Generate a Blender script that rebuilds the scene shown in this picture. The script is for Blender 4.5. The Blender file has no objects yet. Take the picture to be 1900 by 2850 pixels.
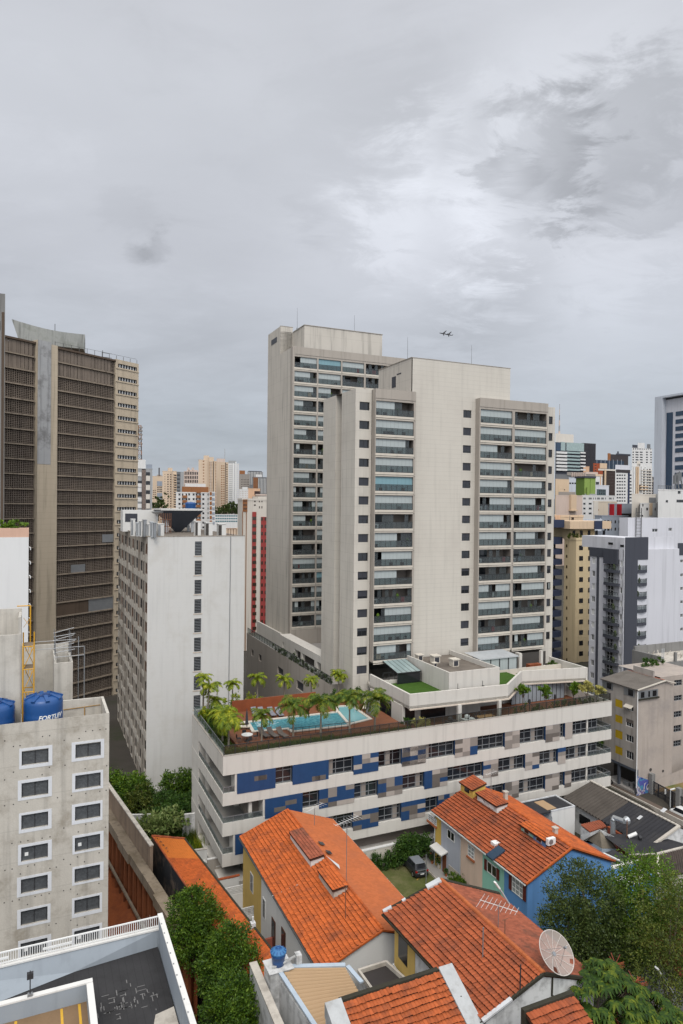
import bpy,math,random
import numpy as np
from mathutils import Vector,Matrix
random.seed(7);rng=np.random.default_rng(11)
S=bpy.context.scene;COL=S.collection;PI=math.pi;rad=math.radians

# ---------------------------------------------------------------- camera
# 24 mm lens, level with the tenth floor; every length below is in metres
CAMZ=40.0;FPX=1900.0;PCX,PCY=950.0,1425.0
_p,_r=rad(-0.54),rad(0.6)
_fw=np.array([0,math.cos(_p),math.sin(_p)]);_R0=np.array([1.0,0,0]);_U0=np.cross(_R0,_fw)
_R=_R0*math.cos(_r) + _U0*math.sin(_r);_U=-_R0*math.sin(_r) + _U0*math.cos(_r)
cam=bpy.data.cameras.new('camera');camo=bpy.data.objects.new('camera',cam);COL.objects.link(camo)
cam.sensor_fit='VERTICAL';cam.sensor_height=36.0;cam.lens=FPX/2850*36.0
cam.clip_start=0.5;cam.clip_end=12000
camo.matrix_world=Matrix(((_R[0],_U[0],-_fw[0],0),(_R[1],_U[1],-_fw[1],0),(_R[2],_U[2],-_fw[2],CAMZ),(0,0,0,1)))
S.camera=camo
S.view_settings.view_transform='Standard';S.view_settings.look='None'
S.view_settings.exposure=0.06;S.view_settings.gamma=1.0

# ---------------------------------------------------------------- sky and sun (overcast)
SUN_EL,SUN_AZ=rad(50),rad(178)          # azimuth clockwise from +Y: behind the camera
W=bpy.data.worlds.new('World');S.world=W;W.use_nodes=True
def sky():
 nt=W.node_tree;N=nt.nodes;Lk=nt.links;N.clear()
 def nd(t,**k):
  n=N.new(t)
  for a,b in k.items(): setattr(n,a,b)
  return n
 def inp(sock,v):
  if isinstance(v,(int,float,tuple)): sock.default_value=v
  else: Lk.new(v,sock)
 def mth(op,a,b=0.0,c=None,clamp=False):
  n=nd('ShaderNodeMath',operation=op,use_clamp=clamp);inp(n.inputs[0],a);inp(n.inputs[1],b)
  if c is not None: inp(n.inputs[2],c)
  return n.outputs[0]
 def mix(f,a,b,bt='MIX'):
  n=nd('ShaderNodeMix',data_type='RGBA',blend_type=bt);inp(n.inputs[0],f);inp(n.inputs[6],a);inp(n.inputs[7],b);return n.outputs[2]
 def sstep(x,a,b):
  n=nd('ShaderNodeMapRange',interpolation_type='SMOOTHSTEP');inp(n.inputs[0],x);n.inputs[1].default_value=a;n.inputs[2].default_value=b;return n.outputs[0]
 tc=nd('ShaderNodeTexCoord');d=tc.outputs['Generated']
 sp=nd('ShaderNodeSeparateXYZ');Lk.new(d,sp.inputs[0]);x,y,z=sp.outputs
 zc=mth('MAXIMUM',z,0.0)
 den=mth('ADD',zc,0.22)
 cx=mth('DIVIDE',x,den);cy=mth('DIVIDE',y,den)
 cb=nd('ShaderNodeCombineXYZ');Lk.new(cx,cb.inputs[0]);Lk.new(cy,cb.inputs[1]);cb.inputs[2].default_value=0.4
 def noise(scale,detail,rough,dist=0.0,off=(0,0,0),sc=(1,1,1)):
  mp=nd('ShaderNodeMapping');Lk.new(cb.outputs[0],mp.inputs[0]);mp.inputs['Location'].default_value=off;mp.inputs['Scale'].default_value=sc
  n=nd('ShaderNodeTexNoise');n.inputs['Scale'].default_value=scale;n.inputs['Detail'].default_value=detail;n.inputs['Roughness'].default_value=rough;n.inputs['Distortion'].default_value=dist
  Lk.new(mp.outputs[0],n.inputs['Vector']);return n.outputs['Fac']
 def lobe(px,py,inner,outer):          # a soft patch of cloud round one direction of the sky
  v=_fw + _R*(px-PCX)/FPX - _U*(py-PCY)/FPX;v=v/np.linalg.norm(v)
  dp=nd('ShaderNodeVectorMath',operation='DOT_PRODUCT');Lk.new(d,dp.inputs[0]);dp.inputs[1].default_value=tuple(v)
  ang=mth('ARCCOSINE',mth('MINIMUM',dp.outputs['Value'],1.0))
  return ang,inner,outer
 big=noise(0.9,4,0.5,0.3,(3.1,0.7,0),(1,1,1))
 mid=noise(2.2,7,0.58,0.5,(1.3,5.2,0),(0.7,1.1,1))
 fine=noise(6.5,10,0.66,0.5,(7.3,2.2,0),(0.8,1.2,1))
 # vertical tone: slate blue at the horizon to pale lilac grey above, brighter yet overhead
 rp=nd('ShaderNodeValToRGB');Lk.new(zc,rp.inputs[0]);e=rp.color_ramp.elements
 e[0].position=0.0;e[0].color=(0.46,0.505,0.56,1)
 e[1].position=1.0;e[1].color=(1.45,1.46,1.49,1)
 for p_,c_ in ((0.10,(0.44,0.485,0.545,1)),(0.20,(0.505,0.535,0.592,1)),(0.33,(0.59,0.61,0.665,1)),(0.5,(0.62,0.64,0.688,1)),(0.62,(0.605,0.62,0.665,1)),(0.74,(0.95,0.96,0.98,1))):
  q=e.new(p_);q.color=c_
 base=rp.outputs[0]
 # the brighter half of the sky is the one behind the camera
 back=sstep(mth('ADD',mth('MULTIPLY',y,-1.0),mth('MULTIPLY',x,0.45)),-0.05,0.75)
 mul=mth('ADD',1.0,mth('MULTIPLY',back,0.75))
 # right part of the view a little warmer and lighter near the horizon
 rt=sstep(mth('DIVIDE',x,mth('MAXIMUM',y,0.2)),-0.35,0.45)
 mul=mth('MULTIPLY',mul,mth('ADD',0.965,mth('MULTIPLY',rt,0.09)))
 mod=mth('ADD',mth('MULTIPLY',mth('SUBTRACT',big,0.5),0.34),mth('MULTIPLY',mth('SUBTRACT',mid,0.5),0.40))
 mod=mth('ADD',mod,mth('MULTIPLY',mth('SUBTRACT',fine,0.5),0.20))
 wob=mth('ADD',mth('MULTIPLY',mth('SUBTRACT',mid,0.5),0.55),mth('MULTIPLY',mth('SUBTRACT',fine,0.5),0.55))
 def patch(px,py,r0,r1,amt,wobble=1.0):
  a,_,_=lobe(px,py,0,0)
  a=mth('ADD',a,mth('MULTIPLY',wob,wobble*r1*5.0))
  s=mth('SUBTRACT',1.0,sstep(a,r0,r1))
  return mth('MULTIPLY',s,amt)
 for args in ((1180,640,0.03,0.14,0.22,.8),(1330,480,0.02,0.12,0.12,.8),(1100,660,.02,.07,.08,1.2),(1560,330,0.0,0.18,0.16,.6),(900,620,0.0,0.2,0.08,.6),(1380,600,0.0,0.10,0.16,.6),
    (1500,480,0.05,0.085,-0.21,1.0),(1660,450,0.05,0.10,-0.18,1.0),(1800,430,0.05,0.10,-0.11,1.0),(1310,430,0.025,0.05,-0.12,1.2),(1300,780,0.04,0.14,-0.09,1.0),(1000,450,.05,.2,-.05,1.0),(1700,760,.02,.1,.07,1.0),(1410,510,.025,.05,-.13,1.2),
    (385,712,0.0,0.020,-0.12,1.3),(435,716,0.0,0.024,-0.14,1.3),(345,575,0.0,0.04,-0.05,1.5),(860,630,0.0,0.04,-0.05,1.5),(1700,950,0.02,0.2,0.10,1.0),(560,120,0.0,0.3,0.05,1.0)):
  mod=mth('ADD',mod,patch(*args))
 tot=mth('MULTIPLY',mul,mth('MAXIMUM',mth('ADD',1.0,mod),0.5))
 cv=nd('ShaderNodeVectorMath',operation='SCALE');Lk.new(base,cv.inputs[0]);Lk.new(tot,cv.inputs['Scale'])
 cl=nd('ShaderNodeVectorMath',operation='SCALE');Lk.new(cv.outputs[0],cl.inputs[0]);cl.inputs['Scale'].default_value=10.0
 st=nd('ShaderNodeTexSky',sky_type='NISHITA');st.sun_disc=False;st.sun_elevation=SUN_EL;st.sun_rotation=SUN_AZ;st.air_density=1.5;st.dust_density=3
 # a thick deck of cloud: only a little of the clear sky comes through
 col=mix(0.94,st.outputs[0],cl.outputs[0])
 bg=nd('ShaderNodeBackground');Lk.new(col,bg.inputs[0]);bg.inputs[1].default_value=0.1
 out=nd('ShaderNodeOutputWorld');Lk.new(bg.outputs[0],out.inputs[0])
sky()
W.cycles.sampling_method='MANUAL';W.cycles.sample_map_resolution=512
sl=bpy.data.lights.new('sun','SUN');sl.energy=1.55;sl.angle=rad(25);sl.color=(1.0,0.96,0.90)
so=bpy.data.objects.new('sun',sl);COL.objects.link(so)
_sd=Vector((math.sin(SUN_AZ)*math.cos(SUN_EL),math.cos(SUN_AZ)*math.cos(SUN_EL),math.sin(SUN_EL)))
so.rotation_euler=_sd.to_track_quat('Z','Y').to_euler();so.location=(60,-80,150)
S.cycles.max_bounces=6;S.cycles.diffuse_bounces=1;S.cycles.glossy_bounces=3;S.cycles.transparent_max_bounces=12;S.cycles.transmission_bounces=3
S.cycles.use_denoising=True

# ---------------------------------------------------------------- the city grid
# streets run on one grid, turned 24 degrees from the view; a = along the street front, b = away from it
GR=rad(24.15)
_uu=np.array([math.cos(GR),math.sin(GR)]);_vv=np.array([-math.sin(GR),math.cos(GR)])
C0=np.array([-11.92,70.0])
def cw(a,b,z=0.0):
 p=C0 + _uu*a + _vv*b;return Vector((p[0],p[1],z))
def ray(x,y): return _fw + _R*(x-PCX)/FPX - _U*(y-PCY)/FPX
def ab(P):
 d=np.array([P[0],P[1]]) - C0;return (float(d@_uu),float(d@_vv),float(P[2]))
def at_depth(x,y,D):
 d=ray(x,y);return np.array([0,0,CAMZ]) + d*D/d[1]
def at_z(x,y,z):
 d=ray(x,y);return ab(np.array([0,0,CAMZ]) + d*(z-CAMZ)/d[2])
def _onplane(x,y,A,n):
 d=ray(x,y);o=np.array([0,0,CAMZ]);t=((A-o[:2])@n)/(d[:2]@n);return ab(o+d*t)
def on_b(x,y,b): return _onplane(x,y,C0+_vv*b,_vv)
def on_a(x,y,a): return _onplane(x,y,C0+_uu*a,_uu)
def scale_of(x0,y0,s): return lambda x,y: (x0+x*s,y0+y*s)
qA=scale_of(500,1750,.44643);qB=scale_of(1200,1650,.44643);qT=scale_of(1000,1780,.45918);qD=scale_of(540,1800,.38265)
q2=scale_of(700,850,.38265);q3=scale_of(1250,1050,.41454);q1=scale_of(0,800,.44643);q4=scale_of(0,1400,.44643)
qJ=scale_of(0,2150,.44643);qK=scale_of(600,2150,.44643);qM=scale_of(1200,2150,.44643);qN=scale_of(1440,2130,.29337)
qO=scale_of(1640,1800,.19132);qV=scale_of(1520,1440,.24235);qW=scale_of(1520,1180,.24235);qG=scale_of(300,2050,.26786)
qX=scale_of(370,1160,.24872);qS=scale_of(0,1430,.24229);qR=scale_of(1100,1780,.39541);qH=scale_of(320,1400,.24235);qP=scale_of(1400,2550,.31888)
qC=scale_of(1100,2250,.15306)

# ---------------------------------------------------------------- helpers
def multi(name,boxes,m,th,limit=100):
 """each box a part of its own; past the limit the rest is one part"""
 for bx in boxes[:limit]: q=MB();q.box(*bx);part(name,q,M_(m),th)
 if len(boxes) > limit:
  q=MB()
  for bx in boxes[limit:]: q.box(*bx)
  part(name,q,M_(m),th,kind='stuff')
class MB:
 """collects faces for ONE mesh"""
 def __init__(s): s.v=[];s.f=[];s.m=[]
 def add(s,vs,fs,mi=0):
  o=len(s.v);s.v.extend([tuple(map(float,p)) for p in vs])
  for f in fs: s.f.append([i+o for i in f]);s.m.append(mi)
  return s
 def box(s,x0,x1,y0,y1,z0,z1,mi=0):
  v=[(x0,y0,z0),(x1,y0,z0),(x1,y1,z0),(x0,y1,z0),(x0,y0,z1),(x1,y0,z1),(x1,y1,z1),(x0,y1,z1)]
  return s.add(v,[(0,3,2,1),(4,5,6,7),(0,1,5,4),(1,2,6,5),(2,3,7,6),(3,0,4,7)],mi)
 def face(s,pts,mi=0): return s.add(pts,[tuple(range(len(pts)))],mi)
 def prism(s,pts,z0,z1,mi=0,top=True,mt=None):
  n=len(pts);z0s=z0 if hasattr(z0,'__len__') else [z0]*n;z1s=z1 if hasattr(z1,'__len__') else [z1]*n
  s.add([(p[0],p[1],z0s[i]) for i,p in enumerate(pts)]+[(p[0],p[1],z1s[i]) for i,p in enumerate(pts)],
   [(i,(i+1) % n,n+(i+1) % n,n+i) for i in range(n)]+[tuple(range(n-1,-1,-1))],mi)
  if top: s.face([(p[0],p[1],z1s[i]) for i,p in enumerate(pts)],mi if mt is None else mt)
  return s
 def tube(s,p,q,r,n=6,r2=None,mi=0):
  p=Vector(p);q=Vector(q);d=(q-p)
  if d.length < 1e-6: return s
  d.normalize();a=d.orthogonal().normalized();b=d.cross(a);r2=r if r2 is None else r2
  vs=[]
  for c,rr in ((p,r),(q,r2)):
   for i in range(n):
    t=2*PI*i/n;vs.append(c+a*(math.cos(t)*rr)+b*(math.sin(t)*rr))
  return s.add(vs,[(i,(i+1) % n,n+(i+1) % n,n+i) for i in range(n)]+[tuple(range(n-1,-1,-1)),tuple(range(n,2*n))],mi)
 def bar(s,p,q,w,h=None,mi=0):
  p=Vector(p);q=Vector(q);d=(q-p).normalized();h=h or w
  up=Vector((0,0,1)) if abs(d.z) < .95 else Vector((0,1,0));a=d.cross(up).normalized()*(w/2);b=a.cross(d).normalized()*(h/2)
  vs=[p-a-b,p+a-b,p+a+b,p-a+b,q-a-b,q+a-b,q+a+b,q-a+b]
  return s.add(vs,[(0,1,2,3),(7,6,5,4),(4,5,1,0),(5,6,2,1),(6,7,3,2),(7,4,0,3)],mi)
 def lathe(s,c,prof,n=16,mi=0,cap=True):
  vs=[]
  for r,z in prof:
   for i in range(n): t=2*PI*i/n;vs.append((c[0]+r*math.cos(t),c[1]+r*math.sin(t),c[2]+z))
  k=len(prof);fs=[(j*n+i,j*n+(i+1) % n,(j+1)*n+(i+1) % n,(j+1)*n+i) for j in range(k-1) for i in range(n)]
  if cap: fs += [tuple(range(n-1,-1,-1)),tuple(range((k-1)*n,k*n))]
  return s.add(vs,fs,mi)
 def mesh(s,name,mats,off=(0,0,0),smooth=False):
  me=bpy.data.meshes.new(name)
  me.from_pydata([(v[0]-off[0],v[1]-off[1],v[2]-off[2]) for v in s.v],[],s.f)
  if not isinstance(mats,(list,tuple)): mats=[mats]
  for m in mats: me.materials.append(m)
  if len(mats) > 1: me.polygons.foreach_set('material_index',s.m)
  if smooth: me.polygons.foreach_set('use_smooth',[True]*len(s.f))
  me.update();return me

ORG={}
def tag(o,label=None,cat=None,group=None,kind=None):
 if label: o['label']=label
 if cat: o['category']=cat
 if group: o['group']=group
 if kind: o['kind']=kind
 return o
def thing(name,label,cat,a,b,z=0.0,group=None,rot=0.0):
 """an Empty at the thing's base, in city-grid coordinates"""
 o=bpy.data.objects.new(name,None);COL.objects.link(o);o.empty_display_size=.5
 o.location=cw(a,b,z);o.rotation_euler=(0,0,GR+rot);ORG[o.name]=(a,b,z)
 return tag(o,label,cat,group)
def thing_w(name,label,cat,loc,rot=0.0,group=None):
 o=bpy.data.objects.new(name,None);COL.objects.link(o);o.location=loc;o.rotation_euler=(0,0,rot);ORG[o.name]=(0,0,0)
 return tag(o,label,cat,group)
def part(name,mb,mats,th=None,off=None,label=None,smooth=False,kind=None):
 """link one mesh under its thing; mesh coordinates are the grid's, or the thing's own when off=(0,0,0)"""
 if th is not None and off is None:
  r=th
  while r.name not in ORG: r=r.parent
  off=ORG[r.name]
 me=mb.mesh(name,mats,off or (0,0,0),smooth)
 o=bpy.data.objects.new(name,me);COL.objects.link(o)
 if th is not None: o.parent=th
 if label: o['label']=label
 if kind: o['kind']=kind
 return o
def inst(name,me,th,loc,rz=0.0,sc=None):
 o=bpy.data.objects.new(name,me);COL.objects.link(o);o.parent=th;o.location=loc;o.rotation_euler=(0,0,rz)
 if sc: o.scale=sc
 return o
def solo(name,mb,mats,label,cat,a,b,z=0.0,group=None,smooth=False,kind=None):
 """a thing that is one mesh, given in grid coordinates"""
 me=mb.mesh(name,mats,(a,b,z),smooth);o=bpy.data.objects.new(name,me);COL.objects.link(o)
 o.location=cw(a,b,z);o.rotation_euler=(0,0,GR);ORG[o.name]=(a,b,z)
 return tag(o,label,cat,group,kind)
def copy_tree(o,parent=None):
 c=o.copy();COL.objects.link(c)
 if parent is not None: c.parent=parent
 if o.name in ORG: ORG[c.name]=ORG[o.name]
 for ch in list(o.children): copy_tree(ch,c)
 return c

# ---------------------------------------------------------------- materials
MATS={}
def mat(name,col,rough=.85,var=.18,vs=.5,streak=0.0,grain=.06,spec=.3,metal=0.0,bump=0.0,bs=20.0,dirt=None,dirt_amt=.5,dirt_scale=.35,jz=None,jx=None,jdark=.78,jw=.03,island=0.0,stz=.06):
 if name in MATS: return MATS[name]
 m=bpy.data.materials.new(name);m.use_nodes=True;nt=m.node_tree;N=nt.nodes;Lk=nt.links
 bs_=N['Principled BSDF'];bs_.inputs['Roughness'].default_value=rough;bs_.inputs['Metallic'].default_value=metal;bs_.inputs['Specular IOR Level'].default_value=spec
 tc=N.new('ShaderNodeTexCoord');oc=tc.outputs['Object']
 def noise(scale,detail=4,sc=None,rough=.55):
  n=N.new('ShaderNodeTexNoise');n.inputs['Scale'].default_value=scale;n.inputs['Detail'].default_value=detail;n.inputs['Roughness'].default_value=rough
  if sc:
   mp=N.new('ShaderNodeMapping');mp.inputs['Scale'].default_value=sc;Lk.new(oc,mp.inputs[0]);Lk.new(mp.outputs[0],n.inputs['Vector'])
  else: Lk.new(oc,n.inputs['Vector'])
  return n.outputs['Fac']
 def mth(op,a,b,c=None):
  n=N.new('ShaderNodeMath');n.operation=op
  for i,v in enumerate((a,b,c)):
   if v is None: continue
   if isinstance(v,(int,float)): n.inputs[i].default_value=v
   else: Lk.new(v,n.inputs[i])
  return n.outputs[0]
 f=None
 def acc(t):
  nonlocal f
  f=t if f is None else mth('MULTIPLY',f,t)
 if var: acc(mth('MULTIPLY_ADD',noise(vs,5),2*var,1-var))
 if grain: acc(mth('MULTIPLY_ADD',noise(9,3),2*grain,1-grain))
 if streak:
  st=noise(1.6,5,(1,1,stz));mr=N.new('ShaderNodeMapRange');mr.interpolation_type='SMOOTHSTEP';Lk.new(st,mr.inputs[0]);mr.inputs[1].default_value=.48;mr.inputs[2].default_value=.72
  acc(mth('MULTIPLY_ADD',mr.outputs[0],-streak,1.0))
 sp=None
 for axis,step in ((2,jz),(0,jx)):
  if step:
   if sp is None: sp=N.new('ShaderNodeSeparateXYZ');Lk.new(oc,sp.inputs[0])
   w=mth('MODULO',mth('ADD',sp.outputs[axis],1000*step),step)
   acc(mth('MULTIPLY_ADD',mth('LESS_THAN',w,jw),jdark-1,1.0))
 if island:
  g=N.new('ShaderNodeNewGeometry');acc(mth('MULTIPLY_ADD',g.outputs['Random Per Island'],2*island,1-island))
 vm=N.new('ShaderNodeVectorMath');vm.operation='SCALE';vm.inputs[0].default_value=col[:3]
 if f is not None: Lk.new(f,vm.inputs['Scale'])
 else: vm.inputs['Scale'].default_value=1
 out=vm.outputs[0]
 if dirt:
  dn=noise(dirt_scale,8,None,.68);mr=N.new('ShaderNodeMapRange');mr.interpolation_type='SMOOTHSTEP';Lk.new(dn,mr.inputs[0]);mr.inputs[1].default_value=.46;mr.inputs[2].default_value=.70;mr.inputs[4].default_value=dirt_amt
  mx=N.new('ShaderNodeMix');mx.data_type='RGBA';Lk.new(mr.outputs[0],mx.inputs[0]);Lk.new(out,mx.inputs[6]);mx.inputs[7].default_value=(*dirt,1);out=mx.outputs[2]
 Lk.new(out,bs_.inputs['Base Color'])
 if bump:
  b=N.new('ShaderNodeBump');b.inputs['Strength'].default_value=bump;b.inputs['Distance'].default_value=.05;Lk.new(noise(bs,4),b.inputs['Height']);Lk.new(b.outputs[0],bs_.inputs['Normal'])
 MATS[name]=m;return m
def glass(name,col=(.02,.025,.03),rough=.06,alpha=0.0,spec=.6,var=.0):
 """window glass: a dark glossy pane, or a clear tinted one when alpha is set"""
 if name in MATS: return MATS[name]
 m=mat(name,col,rough,var=.25,vs=.7,grain=0,spec=spec);
 if alpha:
  nt=m.node_tree;N=nt.nodes;Lk=nt.links;b=N['Principled BSDF'];t=N.new('ShaderNodeBsdfTransparent');t.inputs[0].default_value=(.9,.95,.95,1)
  mx=N.new('ShaderNodeMixShader');mx.inputs[0].default_value=1-alpha;o=[n for n in N if n.type == 'OUTPUT_MATERIAL'][0]
  Lk.new(t.outputs[0],mx.inputs[1]);Lk.new(b.outputs[0],mx.inputs[2]);Lk.new(mx.outputs[0],o.inputs[0])
 return m
def leafmat(name,c0,c1,c2,rough=.55):
 if name in MATS: return MATS[name]
 m=bpy.data.materials.new(name);m.use_nodes=True;nt=m.node_tree;N=nt.nodes;Lk=nt.links;b=N['Principled BSDF'];b.inputs['Roughness'].default_value=rough;b.inputs['Specular IOR Level'].default_value=.35
 g=N.new('ShaderNodeNewGeometry');tc=N.new('ShaderNodeTexCoord');n=N.new('ShaderNodeTexNoise');n.inputs['Scale'].default_value=1.1;n.inputs['Detail'].default_value=3;Lk.new(tc.outputs['Object'],n.inputs['Vector'])
 a=N.new('ShaderNodeMath');a.operation='MULTIPLY_ADD';a.inputs[1].default_value=.5;Lk.new(g.outputs['Random Per Island'],a.inputs[0])
 h=N.new('ShaderNodeMath');h.operation='MULTIPLY_ADD';Lk.new(n.outputs['Fac'],h.inputs[0]);h.inputs[1].default_value=1.1;h.inputs[2].default_value=-.3;Lk.new(h.outputs[0],a.inputs[2])
 r=N.new('ShaderNodeValToRGB');Lk.new(a.outputs[0],r.inputs[0]);e=r.color_ramp.elements;e[0].position=.1;e[0].color=(*c0,1);e[1].position=.9;e[1].color=(*c2,1);q=e.new(.5);q.color=(*c1,1)
 Lk.new(r.outputs[0],b.inputs['Base Color'])
 t=N.new('ShaderNodeBsdfTranslucent');Lk.new(r.outputs[0],t.inputs[0]);mx=N.new('ShaderNodeMixShader');mx.inputs[0].default_value=.22
 o=[k for k in N if k.type == 'OUTPUT_MATERIAL'][0];Lk.new(b.outputs[0],mx.inputs[1]);Lk.new(t.outputs[0],mx.inputs[2]);Lk.new(mx.outputs[0],o.inputs[0])
 MATS[name]=m;return m

# ---------------------------------------------------------------- building pieces
def holewall(mb,face,plane,s0,s1,z0,z1,holes,depth,mi=0,mr=None,back=None):
 """a wall with real openings: face 'u' looks to -b at b=plane, face 'v' looks to -a at a=plane"""
 def P(s,t,z): return (s,plane+t,z) if face == 'u' else (plane+t,s,z)
 mr=mi if mr is None else mr
 holes=[(max(h[0],s0),min(h[1],s1),max(h[2],z0),min(h[3],z1)) for h in holes]
 xs=sorted({round(v,4) for v in [s0,s1]+[h[0] for h in holes]+[h[1] for h in holes]});zs=sorted({round(v,4) for v in [z0,z1]+[h[2] for h in holes]+[h[3] for h in holes]})
 def q(pts,m):
  if face == 'v': pts=pts[::-1]
  mb.face(pts,m)
 for i in range(len(xs)-1):
  # merge solid cells in each column into tall strips
  run=None
  for j in range(len(zs)-1):
   cx=(xs[i]+xs[i+1])/2;cz=(zs[j]+zs[j+1])/2
   solid=not any(h[0] < cx < h[1] and h[2] < cz < h[3] for h in holes)
   if solid: run=[zs[j],zs[j+1]] if run is None else [run[0],zs[j+1]]
   if (not solid or j == len(zs)-2) and run: q([P(xs[i],0,run[0]),P(xs[i+1],0,run[0]),P(xs[i+1],0,run[1]),P(xs[i],0,run[1])],mi);run=None
 for h in holes:
  a,b,c,d=h
  q([P(a,0,c),P(a,depth,c),P(b,depth,c),P(b,0,c)][::-1],mr);q([P(a,0,d),P(a,depth,d),P(b,depth,d),P(b,0,d)],mr)
  q([P(a,0,c),P(a,0,d),P(a,depth,d),P(a,depth,c)][::-1],mr);q([P(b,0,c),P(b,0,d),P(b,depth,d),P(b,depth,c)],mr)
  if back is not None: q([P(a,depth,c),P(b,depth,c),P(b,depth,d),P(a,depth,d)],back)
_wc={}
def win_mesh(w,h,style):
 """frame and pane meshes: x along the wall, z up, -y out of the wall; shared by equal windows"""
 k=(round(w,2),round(h,2),style)
 if k in _wc: return _wc[k]
 fr=MB();pn=MB();t,prof=style[0],.05
 if t == 'flush':      # far windows: one reveal-deep dark pane in a thin surround
  fr.box(-.06,w+.06,-.05,0.0,-.06,h+.06);pn=fr;fr=MB()
  fr.box(0,w,-.07,-.045,0,h,0);r=(fr.mesh('window',[M_(style[1])]),None)
 else:
  nv,nh=style[2],style[3]
  fw=style[4] if len(style) > 4 else .05
  fr.box(0,fw,-.03,.03,0,h);fr.box(w-fw,w,-.03,.03,0,h);fr.box(fw,w-fw,-.03,.03,0,fw);fr.box(fw,w-fw,-.03,.03,h-fw,h)
  for i in range(1,nv): x=w*i/nv;fr.box(x-fw/2,x+fw/2,-.025,.028,fw,h-fw)
  for z in nh: fr.box(fw,w-fw,-.022,.026,h*z-fw/2,h*z+fw/2)
  pn.box(fw*.5,w-fw*.5,.0,.012,fw*.5,h-fw*.5)
  r=(fr.mesh('window',[M_(style[1])]),pn.mesh('pane',[M_(style[5] if len(style) > 5 else 'dark_glass')]))
 _wc[k]=r;return r
def M_(n): return MATS[n] if isinstance(n,str) else n
def window(th,face,plane,s0,z,w,h,style,inset=0.0,name='window'):
 o=ORG[th.name];a,b=win_mesh(w,h,style)
 if face == 'u': loc,rz=(s0-o[0],plane+inset-o[1],z-o[2]),0.0
 else: loc,rz=(plane+inset-o[0],s0+w-o[1],z-o[2]),-PI/2
 f=inst(name,a,th,loc,rz)
 if b is not None: inst('pane',b,f,(0,0,0))
 return f
def windows(th,specs,style,limit=100):
 """specs: (face, plane, s0, z, w, h[, style]); the largest 100 as parts, any more as one part"""
 for s in specs[:limit]: window(th,*s[:6],s[6] if len(s) > 6 else style)
 if len(specs) > limit:
  mb=MB()
  for s in specs[limit:]:
   face,pl,s0,z,w,h=s[:6]
   if face == 'u': mb.box(s0,s0+w,pl-.07,pl-.002,z,z+h)
   else: mb.box(pl-.07,pl-.002,s0,s0+w,z,z+h)
  part('window',mb,M_((specs[limit][6] if len(specs[limit]) > 6 else style)[1]) if style[0] == 'flush' else M_('dark_glass'),th,kind='stuff')
# ---------------------------------------------------------------- palette
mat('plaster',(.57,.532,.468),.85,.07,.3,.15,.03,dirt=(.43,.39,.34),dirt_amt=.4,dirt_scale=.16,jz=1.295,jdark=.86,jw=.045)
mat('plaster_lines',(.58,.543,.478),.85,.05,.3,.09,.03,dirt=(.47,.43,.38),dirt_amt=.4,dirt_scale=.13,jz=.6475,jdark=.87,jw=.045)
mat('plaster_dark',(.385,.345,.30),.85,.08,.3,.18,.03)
mat('plaster_plain',(.61,.578,.525),.85,.08,.3,.14,.03,dirt=(.47,.43,.38),dirt_amt=.3,dirt_scale=.3)
mat('plaster_stain',(.54,.50,.44),.85,.08,.3,.30,.03,jz=2.59,jdark=.85,jw=.05)
mat('slab_cream',(.60,.55,.47),.85,.08,.5,.1,.03)
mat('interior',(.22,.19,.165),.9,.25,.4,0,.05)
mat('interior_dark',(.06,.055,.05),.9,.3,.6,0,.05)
mat('frame_dark',(.035,.035,.038),.5,.1,1,0,0)
mat('frame_grey',(.22,.23,.24),.45,.1,1,0,0,spec=.5)
mat('frame_white',(.75,.75,.73),.6,.08,1,0,.02)
mat('metal_grey',(.30,.31,.32),.45,.15,1,0,.03,metal=.6)
mat('metal_light',(.55,.57,.58),.5,.12,.8,.1,.03,metal=.3)
mat('wire',(.10,.10,.10),.6,.1,1,0,0)
mat('wire_white',(.62,.62,.60),.6,.1,1,0,0)
mat('rust',(.16,.08,.05),.9,.3,3,0,.1)
glass('dark_glass',(.018,.02,.024),.07)
glass('blue_glass',(.03,.055,.09),.08)
glass('pale_glass',(.30,.38,.37),.12)
glass('rail_glass',(.10,.11,.115),.15,.66)
glass('rail_clear',(.22,.27,.25),.10,.72)
glass('rail_brown',(.06,.05,.04),.10,.70)
mat('blind',(.40,.44,.435),.45,.10,.8,0,.02,jx=.62,jdark=.72,jw=.03)
mat('blind_blue',(.20,.34,.38),.3,.10,.8,0,.02,jx=.62,jdark=.72,jw=.03)
mat('shutter_dark',(.055,.058,.07),.5,.1,1,0,0,jz=.11,jdark=.6,jw=.03)
mat('tile_blue',(.022,.060,.150),.4,.16,1.2,.1,.10)
mat('tile_taupe',(.14,.12,.105),.6,.1,2,.1,.08)
mat('tile_light',(.40,.35,.31),.7,.06,2,.1,.06,jx=.12,jdark=.9,jw=.02)
mat('tile_mid',(.25,.22,.195),.7,.06,2,.1,.06,jx=.12,jdark=.9,jw=.02)
mat('deck_wood',(.20,.075,.035),.6,.3,1.2,0,.15,jx=.14,jdark=.5,jw=.015)
mat('wall_wood',(.26,.075,.03),.55,.35,.9,.1,.15,jz=.15,jdark=.55,jw=.02)
mat('paving',(.32,.30,.28),.85,.15,.8,0,.08,jx=.6,jdark=.8,jw=.02)
mat('concrete_roof',(.17,.145,.12),.95,.35,.5,0,.15,dirt=(.06,.05,.045),dirt_amt=.6)
mat('white_paint',(.68,.67,.64),.8,.06,.4,.08,.03)
mat('stone_pale',(.56,.52,.45),.8,.1,1,0,.06)
mat('grass',(.045,.105,.010),.9,.35,2.5,0,.35,bump=.6,bs=40)
mat('soil',(.10,.065,.04),1,.35,.8,0,.2)
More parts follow.
